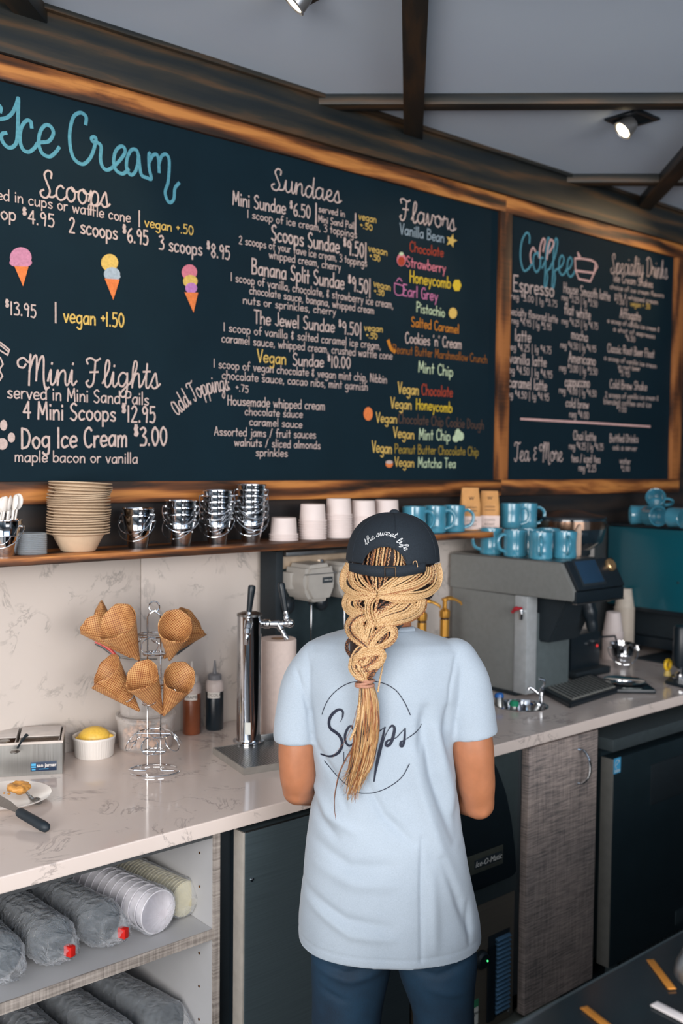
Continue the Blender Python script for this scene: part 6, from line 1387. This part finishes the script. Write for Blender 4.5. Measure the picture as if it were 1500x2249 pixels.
folds(me, [(-.011, .012, [(934, 1555), (937, 1625), (950, 1700), (978, 1780), (1004, 1850)]), (.008, .014, [(960, 1600), (975, 1690), (1003, 1780)]), (-.006, .009, [(925, 1570), (922, 1640)]),
    (.006, .014, [(905, 1650), (925, 1740), (965, 1860), (1000, 1960)]), (-.005, .010, [(1008, 1740), (1010, 1800), (1022, 1870)]), (-.006, .009, [(968, 1880), (1000, 1960), (1030, 2040)]),
    (-.004, .007, [(676, 1540), (683, 1600), (690, 1650)]), (-.004, .005, [(648, 1478), (656, 1500), (660, 1520)]), (-.003, .004, [(664, 1512), (670, 1545), (680, 1575)]), (-.008, .010, [(986, 1560), (980, 1610), (988, 1660)]),
    (-.005, .010, [(684, 1760), (700, 1800), (735, 1830)]), (.005, .012, [(690, 1740), (720, 1790), (775, 1815)]), (-.004, .012, [(690, 1850), (770, 1890), (850, 1885)]), (.004, .014, [(700, 1900), (780, 1925), (860, 1925)]),
    (-.0045, .010, [(672, 1960), (760, 2000), (850, 2010)]), (.004, .010, [(680, 1985), (770, 2030), (860, 2035)]), (-.004, .005, [(925, 1830), (922, 1930), (921, 2080)]), (-.0035, .006, [(1030, 1990), (1032, 2070)]), (.004, .012, [(945, 1900), (950, 2060)]),
    (-.0025, .0045, [(1030, 1425), (1004, 1452), (990, 1510), (984, 1570)]), (-.002, .0045, [(668, 1428), (678, 1470), (678, 1530)]), (.004, .03, [(740, 1440), (735, 1520), (760, 1590)]), (.004, .03, [(930, 1430), (925, 1500)]), (-.003, .02, [(845, 1500), (850, 1650), (855, 1800)]),
    (-.005, .009, [(800, 1700), (840, 1780), (905, 1840)]), (-.004, .008, [(690, 1640), (735, 1700), (760, 1770)])])
hz0 = RW[-1][4]
NR = [v.normal.copy() for v in me.vertices]
for v, n_ in zip(me.vertices, NR):                      # stitched hem line
    if abs(n_.z) < .5 and v.co.z < hz0+.06 and abs(v.co.z-(hz0+.020)) < .006: v.co -= n_*.0012*math.exp(-((v.co.z-hz0-.020)/.0028)**2)
TS = N('jersey'); v = TS.coord('Object', (1, 1, 1)); a_ = TS.noise(v, 420, 2); c_ = TS.noise(v, 7, 3)
TS.l(TS.ramp(TS.math('ADD', TS.math('MULTIPLY', a_, .5), TS.math('MULTIPLY', c_, .5)), [(.3, lin((152, 164, 176))), (.7, lin((167, 179, 191)))]), TS.b.inputs['Base Color']); TS.b.inputs['Roughness'].default_value = .9; TS.b.inputs['Sheen Weight'].default_value = .2; TS.bump(a_, .3, .0006)
me.materials.clear(); me.materials.append(TS.m); me.polygons.foreach_set('use_smooth', [True]*len(me.polygons))
shirt = obj('tshirt', me, None, per)
def bvh_of(me): return BVHTree.FromPolygons([v.co.copy() for v in me.vertices], [tuple(p.vertices) for p in me.polygons])
SB = bvh_of(me); oL = MI @ CAM
def hit(bv, px, py, off=.0012):
    r = (MI.to_3x3() @ ray(px, py)).normalized(); h_ = bv.ray_cast(oL, r)
    if h_[0] is None: return None, None
    return h_[0]-r*off, h_[1]
def printed(bv, strs, w, taper=None, sm=8, off=.0012):
    V, Fc = [], []
    for st in strs:
        wk, st2 = (st[0], st[1]) if isinstance(st[0], (int, float)) else (w, st)
        pts = [(p.x, p.y) for p in crom([(x, y, 0) for x, y in st2], sm)] if sm else st2
        P_, N_ = [], []
        for x, y in pts:
            q, n_ = hit(bv, x, y, off)
            if q is not None: P_.append(q); N_.append(Vector((0, -1, .05)) if n_ is None else (n_ if n_.y < 0 else -n_))
        if len(P_) > 1: ribbon(V, Fc, P_, N_, wk, taper)
    return V, Fc
def Z3(pts): return [(700+x/5, 1420+y/5) for x, y in pts]
INK = M('navy_print', (20, 28, 48), .7, 0, .05)
swell = lambda t: .45+.75*math.sin(PI*t)
for ps in ([[(35, 745), (60, 670), (110, 575), (180, 495), (270, 430), (350, 396), (420, 384), (500, 372), (600, 380), (700, 400), (790, 440), (870, 505), (940, 610), (980, 690), (1005, 750)]], [[(62, 1255), (140, 1350), (220, 1440), (310, 1520), (430, 1600), (520, 1612), (620, 1602), (740, 1558), (850, 1490), (930, 1410), (995, 1290)]]):
    obj('print_arc', printed(SB, [Z3(p) for p in ps], .0017), INK, shirt, sharp=0)
obj('print_lettering', printed(SB, [(.0062, Z3([(262, 775), (265, 720), (235, 692), (185, 710), (130, 770), (112, 840), (130, 900), (190, 945), (235, 990), (258, 1060), (235, 1140), (180, 1190), (110, 1205), (22, 1180)])), (.0012, Z3([(262, 775), (250, 805), (234, 830)])),
    (.0045, Z3([(372, 910), (358, 872), (325, 890), (292, 960), (290, 1030), (312, 1075), (345, 1088), (400, 1040)])), (.0040, Z3([(470, 880), (430, 930), (425, 1030), (460, 1080), (505, 1010), (500, 910), (470, 880)])), (.0040, Z3([(570, 880), (530, 930), (525, 1030), (560, 1080), (600, 1010), (598, 910), (570, 880)])),
    (.0020, Z3([(605, 985), (660, 935), (728, 885)])), (.0050, Z3([(728, 885), (700, 1010), (660, 1180), (628, 1340), (607, 1480)])), (.0018, Z3([(607, 1480), (650, 1290), (690, 1120), (730, 980), (775, 895)])), (.0056, Z3([(775, 895), (808, 868), (832, 900), (818, 985), (790, 1060), (755, 1090), (738, 1072), (750, 1040), (790, 1018)])), (.0018, Z3([(790, 1018), (850, 1000), (900, 950), (950, 895)])),
    (.0048, Z3([(948, 895), (946, 960), (938, 1040), (918, 1092), (898, 1085), (902, 1050), (930, 1035)])), (.0018, Z3([(930, 1035), (1000, 990), (1060, 945), (1108, 890), (1128, 848)]))], .003, lambda t: .55+.6*math.sin(PI*t)), INK, shirt, sharp=0)
obj('print_small_letters', printed(SB, [Z3([(275, 1160), (275, 1255), (312, 1258)]), Z3([(540, 1262), (560, 1180), (582, 1265)]), Z3([(548, 1232), (576, 1232)])], .0014, None, 0), INK, shirt, sharp=0)
# neck rib and seams
nr = [PB(x, y, yl) for x, y, yl in ((784, 1381, -.030), (806, 1382, -.050), (845, 1384, -.058), (884, 1383, -.050), (908, 1381, -.030))]
obj('neck_rib', G().tube(crom(nr, 6), .006, 12, flat=.6), TS.m, shirt)

# --- cap
CAPM = N('cap_cotton'); v = CAPM.coord('Object', (1, 1, 1)); a_ = CAPM.noise(v, 500, 2); CAPM.l(CAPM.ramp(a_, [(.3, lin((14, 24, 34))), (.7, lin((26, 38, 48)))]), CAPM.b.inputs['Base Color']); CAPM.b.inputs['Roughness'].default_value = .85; CAPM.bump(a_, .25, .0006)
zb_ = PB(862, 1241, -.11).z; zt_ = PB(865, 1126, .0).z; cxp = PB(863, 1200).x
def dome(u, v, grow=0.):
    th = 2*PI*u; ph = v; zz = zb_+(zt_-zb_)*math.sin(ph*PI/2)**1.0
    k = (1-(math.sin(ph*PI/2))**2.4)**(1/2.4)
    ax_ = .0965
    flare = 1+.03*(1-ph)**3
    x = cxp+(ax_*flare+grow)*k*math.cos(th); y = (.113*flare+grow)*k*math.sin(th)+.0
    return Vector((x, y, zz+grow*math.sin(ph*PI/2)))
nu, nv = 200, 60
V = [dome(i/nu, min(j/(nv-1), .9995)) for j in range(nv) for i in range(nu)]
Fc = [(j*nu+i, j*nu+(i+1) % nu, (j+1)*nu+(i+1) % nu, (j+1)*nu+i) for j in range(nv-1) for i in range(nu)]+[tuple((nv-1)*nu+i for i in range(nu))]
CB = BVHTree.FromPolygons(V, Fc)
def topx(p):
    w = MW @ p; d = w-CAM; z = d.dot(FW); return W/2+F*d.dot(RR)/z, H/2-F*d.dot(UU)/z
def in_arch(p):
    if p.y > 0: return False
    x, y = topx(p); return ((x-844)/50)**2+((y-1249)/49)**2 < 1
F2 = [f for f in Fc if not in_arch(sum((V[i] for i in f), Vector())/len(f))]
me = bpy.data.meshes.new('c'); me.from_pydata(V, [], F2); o = bpy.data.objects.new('c', me); C.objects.link(o)
md = o.modifiers.new('s', 'SOLIDIFY'); md.thickness = .0025; md.offset = -1; me = evald(o); bpy.data.objects.remove(o)
me.materials.append(CAPM.m); me.polygons.foreach_set('use_smooth', [True]*len(me.polygons)); cap = obj('cap', me, None, per, label='black cotton cap')
arch = [hit(CB, 844+50.5*math.cos(a), 1249-49.5*math.sin(a), .0006)[0] for a in [math.radians(4+172*k/40) for k in range(41)]]
obj('arch_piping', G().tube([p for p in arch if p], .0016, 8), CAPM.m, cap)
obj('button', G().sphere((cxp+.002, 0, zt_+.001), .0105, (1, 1, .6), 20), CAPM.m, cap)
for u in (0, 1/6, 1/3, .5, 2/3, 5/6):
    pts = [dome(u+1/12, v_, .0004) for v_ in [.02+.97*k/24 for k in range(25)]]
    pts = [p for p in pts if not in_arch(p)]
    obj('panel_seam', G().tube(pts, .0007, 6), CAPM.m, cap)
def brim(u, v):
    th = math.radians(22+136*u); r0 = Vector((cxp+.097*math.cos(th), .110*math.sin(th), zb_+.002)); ext = .07*math.sin(PI*u)**.5*v
    return r0+Vector((.25*math.cos(th)*ext, ext, -.02*v*v-.018*math.cos(PI*(u-.5))*0))
bm_ = G().grid(brim, 40, 8); me = solid(bm_, 'b', [('SOLIDIFY', dict(thickness=.003))]); me.materials.clear(); me.materials.append(CAPM.m); obj('brim', me, None, cap)
# strap and buckle
def strapband(x0, x1, ytop, ybot, n=50, grow=.0):
    V, Fc = [], []
    for i in range(n):
        t = i/(n-1); x = x0+(x1-x0)*t; s_ = math.sin(PI*t); yl = -(.1245+grow)*math.sqrt(max(.04, 1-((x-862)/112)**2))
        V += [PB(x, ytop(x), yl), PB(x, ybot(x), yl-.001)]
    for i in range(n-1): a = 2*i; Fc.append((a, a+1, a+3, a+2))
    return V, Fc
q1 = lambda x: 1243-9*((x-850)/90)**2
q2 = lambda x: 1268-16*((x-852)/92)**2
me = solid(strapband(768, 934, q1, q2), 's', [('SOLIDIFY', dict(thickness=.003, offset=0))]); me.materials.clear(); me.materials.append(CAPM.m); me.polygons.foreach_set('use_smooth', [True]*len(me.polygons)); obj('strap', me, None, cap)
BRS = M('antique_brass', (150, 122, 92), .28, 1, .1)
yb_ = -.128; bq = [PB(x, y, yb_) for x, y in ((845, 1246), (868, 1246), (869, 1267), (846, 1267))]
obj('buckle', G().tube(bq, .0013, 8, True), BRS, cap)
obj('strap_loop', G().tube(crom([PB(x, y, -.1145) for x, y in ((907, 1245), (908, 1235), (912, 1232), (915, 1235), (917, 1245))], 5), .0010, 8), BRS, cap)
# embroidery
def on_arc(s, path, h, wd_, bv, parent, mat):
    st, w_ = strokes(s, SF); P_ = crom([(x, y, 0) for x, y in path], 12); Ls = [0]
    for a, b in zip(P_, P_[1:]): Ls.append(Ls[-1]+(b-a).length)
    out = []
    for p in st:
        q = []
        for x, z in p:
            d = min(max(x/w_, 0), 1)*Ls[-1]*.999; k = max(i for i in range(len(Ls)) if Ls[i] <= d); k = min(k, len(P_)-2)
            t = (P_[k+1]-P_[k]).normalized(); n_ = Vector((t.y, -t.x, 0)); w = P_[k]+t*(d-Ls[k])+n_*(z+x*0)*h/9+t*z*h/9*.35
            q.append((w.x, w.y))
        out.append(q)
    return printed(bv, out, wd_, None, 0, .0010)
THR = M('white_thread', (226, 228, 230), .6)
for s_, path in (('the', [(804, 1198), (812, 1190), (823, 1183)]), ('sweet', [(826, 1180), (846, 1176), (868, 1182)]), ('life', [(869, 1190), (880, 1197), (889, 1210)])):
    obj('embroidery', on_arc(s_, path, 13.5, .0009, CB, cap, THR), THR, cap, sharp=0)

# --- hair
HB = [M('blonde_strand', (206, 172, 128), .42, 0, .10, 260, .2), M('golden_strand', (176, 136, 88), .42, 0, .12, 260, .2), M('auburn_strand', (140, 84, 48), .45, 0, .15, 260), M('dark_strand', (46, 34, 32), .5, 0, .15, 260)]
TB = [(1180, 862, 98, .0, .098), (1225, 861, 102, .0, .101), (1246, 861, 107, .0, .111), (1290, 859, 110, -.006, .116), (1325, 850, 100, -.030, .108), (1360, 838, 80, -.066, .084), (1395, 824, 64, -.100, .062), (1440, 812, 52, -.128, .046), (1480, 808, 42, -.140, .036), (1500, 803, 20, -.146, .022), (1530, 808, 22, -.144, .020), (1600, 806, 28, -.143, .016), (1700, 785, 30, -.141, .013), (1800, 745, 12, -.140, .008)]
def TBi(py):
    if py <= TB[0][0]: return TB[0][1:]
    for a, b in zip(TB, TB[1:]):
        if py <= b[0]: t = (py-a[0])/(b[0]-a[0]); return [a[i]*(1-t)+b[i]*t for i in range(1, 5)]
    return TB[-1][1:]
def Sy(px, py):
    cx, a, c, b = TBi(py); q = 1-((px-cx)/a)**2
    return c-b*math.sqrt(max(q, .10))+(0 if q > .10 else .03*min(1, (.10-q)))
# dark core under the braids
b = bmesh.new(); rings = []
for k in range(40):
    py = 1205+k*(1505-1205)/39; cx, a, c, bb = TBi(py); a -= (8 if py < 1320 else 16) if py > 1270 else 18; bb -= .012; cx -= max(0, min(8, (py-1320)*.1)); zc_ = PB(cx, py, c).z
    rings.append([b.verts.new(PB(cx+a*math.cos(th), py, c+(bb if math.sin(th) < 0 else min(bb, .03))*math.sin(th))) for th in [2*PI*i/40 for i in range(40)]])
for A, B in zip(rings, rings[1:]):
    for i in range(40): b.faces.new((A[i], A[(i+1) % 40], B[(i+1) % 40], B[i]))
b.faces.new(rings[0][::-1]); b.faces.new(rings[-1]); bmesh.ops.recalc_face_normals(b, faces=b.faces[:]); g = G(); g._new(b)
for v in g.bm.verts:
    pass
obj('hair', g, M('dark_hair', (40, 28, 26), .55, 0, .2, 200, .3), per, label='dark brown hair under the braids')

def resample(P_, step):
    L_ = [0]
    for a, b in zip(P_, P_[1:]): L_.append(L_[-1]+(b-a).length)
    n = max(4, int(L_[-1]/step)); A = np.array([tuple(p) for p in P_]); t = np.linspace(0, L_[-1], n)
    return np.stack([np.interp(t, L_, A[:, i]) for i in range(3)], 1), t
class Braids:
    def __init__(s): s.V = []; s.F = []; s.Mi = []; s.n = 0
    def tube(s, P_, r, seg, mi, fr=None):
        n = len(P_); T = np.gradient(P_, axis=0); T /= np.linalg.norm(T, axis=1)[:, None]+1e-12
        ref = np.array([0, -1., .15]); sd = np.cross(T, ref); sd /= np.linalg.norm(sd, axis=1)[:, None]+1e-12; up = np.cross(sd, T)
        a = np.arange(seg)*2*np.pi/seg; rr_ = np.full(n, r) if np.isscalar(r) else np.asarray(r)
        R_ = P_[:, None, :]+rr_[:, None, None]*(np.cos(a)[None, :, None]*sd[:, None, :]+np.sin(a)[None, :, None]*up[:, None, :])
        s.V.append(R_.reshape(-1, 3)); i, k = np.meshgrid(np.arange(n-1), np.arange(seg), indexing='ij'); k2 = (k+1) % seg
        f = np.stack([i*seg+k, i*seg+k2, (i+1)*seg+k2, (i+1)*seg+k], -1).reshape(-1, 4)+s.n
        s.F.append(f); s.Mi.append(np.full(len(f), mi)); s.n += n*seg
    def plait(s, P_, r, pal, ph=0.):
        A, t = resample(P_, .00105); T = np.gradient(A, axis=0); T /= np.linalg.norm(T, axis=1)[:, None]+1e-12
        ref = np.array([0, -1., .15]); sd = np.cross(T, ref); sd /= np.linalg.norm(sd, axis=1)[:, None]+1e-12; up = np.cross(sd, T)
        w = 2*np.pi*t/(r*4.4)+ph
        for k in range(3):
            a = w+2*np.pi*k/3; Q = A+sd*(np.sin(a)*r*.62)[:, None]-up*(np.sin(2*a)*r*.30)[:, None]
            s.tube(Q, r*.50, 5, pal[k])
    def build(s, name, mats, parent, **kw):
        V = np.concatenate(s.V); Fq = np.concatenate(s.F).astype(np.int32); me = bpy.data.meshes.new(name)
        me.vertices.add(len(V)); me.vertices.foreach_set('co', V.ravel()); nf = len(Fq)
        me.loops.add(nf*4); me.loops.foreach_set('vertex_index', Fq.ravel()); me.polygons.add(nf)
        me.polygons.foreach_set('loop_start', np.arange(nf)*4); me.polygons.foreach_set('loop_total', np.full(nf, 4))
        for m_ in mats: me.materials.append(m_)
        me.polygons.foreach_set('material_index', np.concatenate(s.Mi).astype(np.int32)); me.polygons.foreach_set('use_smooth', np.ones(nf, bool))
        me.update(); me.validate(); return obj(name, me, None, parent, **kw)
def Z2(pts): return [(720+x/5.357, 1100+y/5.357) for x, y in pts]
PALS = {'B': [[0, 0, 1], [0, 1, 0], [0, 1, 1], [0, 0, 1], [1, 0, 2]], 'K': [[2, 3, 1], [3, 2, 3], [1, 2, 2], [0, 2, 3]]}
rb = random.Random(11)
def bundle(pts, hw, n, pal,  lift=.004, bulge=.35, hw2=None, r=.0020, zf=Z2, pinch=(0, 0)):
    P_ = crom([(x, y, 0) for x, y in zf(pts)], 10); m_ = len(P_); sc = 5.357 if zf is Z2 else 5.
    hw /= sc; n = max(2, round(n*.82)); hw2 = (hw2/sc) if hw2 else hw; br = Braids()
    for k in range(n):
        s_ = (-1+2*(k+.5)/n)+rb.uniform(-.5, .5)/n; l_ = rb.uniform(-.0012, .0012); out = []; wob = rb.uniform(0, 6); wa = rb.uniform(.2, .9)
        for i, p in enumerate(P_):
            t = i/(m_-1); q = P_[min(i+1, m_-1)]-P_[max(i-1, 0)]; nx, ny = -q.y, q.x; ln = math.hypot(nx, ny) or 1
            h_ = hw*(1-t)+hw2*t; h_ *= 1-pinch[0]*max(0, 1-t*4)-pinch[1]*max(0, t*4-3)
            x = p.x+nx/ln*(s_*h_+wa*math.sin(wob+t*5)); y = p.y+ny/ln*(s_*h_+wa*math.sin(wob+t*5))
            env = math.sin(PI*min(1, max(0, t)))**.4 if 0 < t < 1 else 0
            yl = Sy(x, y)-lift*(.25+.75*env)-l_-bulge*h_*.00097*math.sqrt(max(0, 1-s_*s_))
            out.append(PB(x, y, yl))
        br.plait(out, r, rb.choice(PALS['K' if rb.random() < .13 else pal]), rb.uniform(0, 6))
    return br.build('braid_section', HB, per)
# seen through the cap arch and below the strap
for a in (([(520, 490), (480, 650), (455, 810)], 58, 4, 'K'), ([(630, 490), (600, 650), (575, 810)], 72, 5, 'B'), ([(735, 520), (710, 660), (680, 820)], 46, 3, 'K'), ([(820, 540), (830, 680), (800, 820)], 58, 4, 'B'), ([(890, 620), (900, 700), (890, 820)], 25, 2, 'K'),
          ([(440, 830), (470, 930), (520, 1040)], 55, 4, 'K'), ([(565, 850), (575, 960), (580, 1110)], 50, 4, 'B'), ([(680, 850), (660, 950), (625, 1070)], 50, 4, 'K')): bundle(*a, lift=-.002, bulge=.1)
for a in ( # second and third tiers first (underneath), then the fans
    ([(560, 1300), (520, 1420), (480, 1540), (450, 1680)], 62, 7, 'B', .003), ([(400, 1560), (520, 1600), (660, 1560)], 60, 6, 'K', -.002), ([(350, 1640), (460, 1700), (600, 1720)], 50, 5, 'B', .0),
    ([(800, 1170), (660, 1250), (540, 1350)], 60, 5, 'K', .002), ([(420, 1300), (380, 1390), (400, 1470)], 45, 4, 'K', .002),
    ([(430, 1340), (330, 1380), (262, 1470), (290, 1570), (410, 1670), (470, 1720)], 62, 8, 'B', .006), ([(450, 1340), (360, 1430), (400, 1560), (470, 1680)], 58, 6, 'B', .004),
    ([(600, 1475), (700, 1465), (775, 1520), (770, 1610), (690, 1690), (560, 1740)], 45, 6, 'B', .005), ([(650, 1500), (680, 1580), (620, 1680)], 42, 4, 'K', .001), ([(720, 1470), (620, 1540), (530, 1640), (470, 1740)], 52, 6, 'B', .006),
    ([(330, 1600), (250, 1640), (225, 1740), (280, 1850)], 22, 3, 'K', .002),
    ([(1120, 1150), (1090, 1270), (970, 1360), (800, 1410), (570, 1465)], 62, 8, 'B', .006), ([(1010, 1180), (900, 1290), (720, 1350), (560, 1420)], 58, 7, 'B', .004), ([(900, 1170), (760, 1260), (640, 1320), (550, 1380)], 46, 5, 'B', .002),
    ([(330, 1110), (235, 1150), (222, 1240), (290, 1310), (400, 1320)], 52, 7, 'B', .006), ([(400, 1140), (330, 1200), (380, 1270), (440, 1290)], 40, 4, 'B', .003),
    ([(560, 1110), (490, 1200), (480, 1320), (520, 1430), (545, 1480)], 46, 5, 'B', .008), ([(600, 1130), (570, 1230), (555, 1330), (550, 1420)], 26, 3, 'B', .006),
    ([(590, 1110), (800, 1165), (980, 1175), (1120, 1130)], 34, 5, 'B', .007),
    ([(200, 1090), (290, 1125), (380, 1125), (470, 1150), (450, 1220)], 36, 5, 'B', .008),
    ([(1090, 830), (980, 910), (830, 990), (610, 1095)], 50, 5, 'B', .004), ([(880, 860), (780, 950), (600, 1085)], 46, 5, 'B', .003), ([(1200, 780), (1180, 900), (1040, 1000), (820, 1060), (600, 1105)], 52, 6, 'B', .007),
    ([(1290, 740), (1310, 880), (1270, 1010), (1130, 1100), (880, 1125), (590, 1115)], 48, 6, 'B', .009), ([(1240, 760), (1240, 880), (1180, 970)], 40, 4, 'K', .001),
    ([(360, 820), (370, 900), (430, 990), (560, 1090)], 44, 4, 'B', .003), ([(290, 790), (270, 890), (310, 990), (420, 1060), (560, 1105)], 42, 5, 'B', .006), ([(250, 740), (185, 880), (190, 1000), (290, 1085), (430, 1115), (570, 1115)], 44, 6, 'B', .009)):
    bundle(a[0], a[1], a[2], a[3], lift=a[4], pinch=(.1, .35))
for a in (([(640, 0), (560, 110), (470, 210)], 60, 7, 'B', .003), ([(400, 120), (520, 150), (650, 130)], 60, 6, 'K', .001), ([(420, 230), (500, 280), (600, 240)], 40, 4, 'B', .001), ([(610, -30), (500, 10), (420, 90), (400, 170), (450, 250)], 50, 6, 'B', .003), ([(700, 60), (660, 150), (560, 230), (450, 270)], 46, 6, 'K', .004), ([(390, 190), (430, 110), (560, 70), (670, 60), (700, 110), (650, 200), (520, 265)], 40, 7, 'B', .007), ([(375, 130), (365, 240), (420, 320), (500, 365)], 36, 5, 'B', .006), ([(660, 200), (600, 270), (560, 330), (540, 365)], 34, 5, 'K', .004), ([(470, 240), (500, 300), (520, 370)], 34, 4, 'B', .003)):
    bundle(a[0], a[1], a[2], a[3], lift=a[4], zf=Z3, pinch=(.1, .4))
# knot tie
tc = PB(801, 1494, -.158)
g = G()
for dz, tl in ((.008, .2), (.002, -.15), (-.004, .25), (-.010, .05)): g.tube(ring_pts((0, 0, 0), .0165, 28, 'z', ry=.0145), .0032, 8, True) if False else g.tube([tc+Vector((.0170*math.cos(a), .014*math.sin(a), dz+.004*math.cos(a)*tl*4)) for a in [2*PI*i/28 for i in range(28)]], .0032, 8, True)
ht = obj('hair_tie', g, M('pink_tie', (170, 122, 100), .7, 0, .1, 200, .2), per, label='dusty pink hair tie')
# tail: a few plaits then loose ends
br = Braids()
for k in range(9):
    s_ = -1+2*k/8; x0, x1 = 805+s_*12, 803+s_*20
    br.plait([PB(x0, 1498, -.150), PB(x0*.5+x1*.5+3, 1540, -.156-.004*math.cos(s_)), PB(x1+2, 1590, -.156), PB(x1-6-4*(1-s_), 1620+rb.uniform(-20, 25), -.150)], .0023, rb.choice(PALS['K' if k in (1, 2, 3, 6) else 'B']), rb.uniform(0, 6))
br.plait([PB(842, 1440, -.150), PB(840, 1465, -.150), PB(834, 1495, -.148), PB(830, 1520, -.148)], .0018, PALS['B'][0])
br.build('tail_braids', HB, per)
br = Braids()
def fibre(pts, r, mi):
    A, t = resample(crom(pts, 5), .006); n = len(A); u = np.linspace(0, 1, n); br.tube(A, r*(1-.75*u**2), 4, mi)
for k in range(420):
    s_ = rb.uniform(-1, 1); e = rb.random(); yend = 1640+130*e**.8-30*abs(s_)
    xs_ = [805+s_*14, 809+s_*21, 807+s_*26, 801+s_*27, 789+s_*25, 775+s_*19+(rb.uniform(-8, 6))]
    ys_ = [1500, 1540, 1590, 1640, 1690, 1740]
    pts = []
    for x, y in zip(xs_, ys_):
        if y > yend: break
        pts.append(PB(x+rb.uniform(-1.2, 1.2), y, -.143-.018*math.sqrt(max(0, 1-s_*s_))*max(.15, min(1, (1760-y)/160))-rb.uniform(0, .004)))
    if len(pts) > 2:
        pts.append(PB(x-(3 if True else 0)+rb.uniform(-5, 5), yend, -.143))
        fibre(pts, rb.uniform(.0006, .0012), rb.choices([0, 1, 2, 3], [3, 4.5, 3.6, 1.3])[0])
for k in range(10): fibre([PB(x+rb.uniform(-1, 1), y, -.146) for x, y in ((790, 1600), (775, 1640), (757, 1672), (745, 1700), (736, 1740), (735, 1775), (737, 1792+k))], .0010, 3 if k % 3 else 2)
fibre([PB(x, y, -.146) for x, y in ((785, 1550), (775, 1590), (756, 1630), (735, 1655), (730, 1668))], .0005, 2)
br.build('loose_hair_ends', HB, per, label='loose straight ends of the braids')['kind'] = 'stuff'
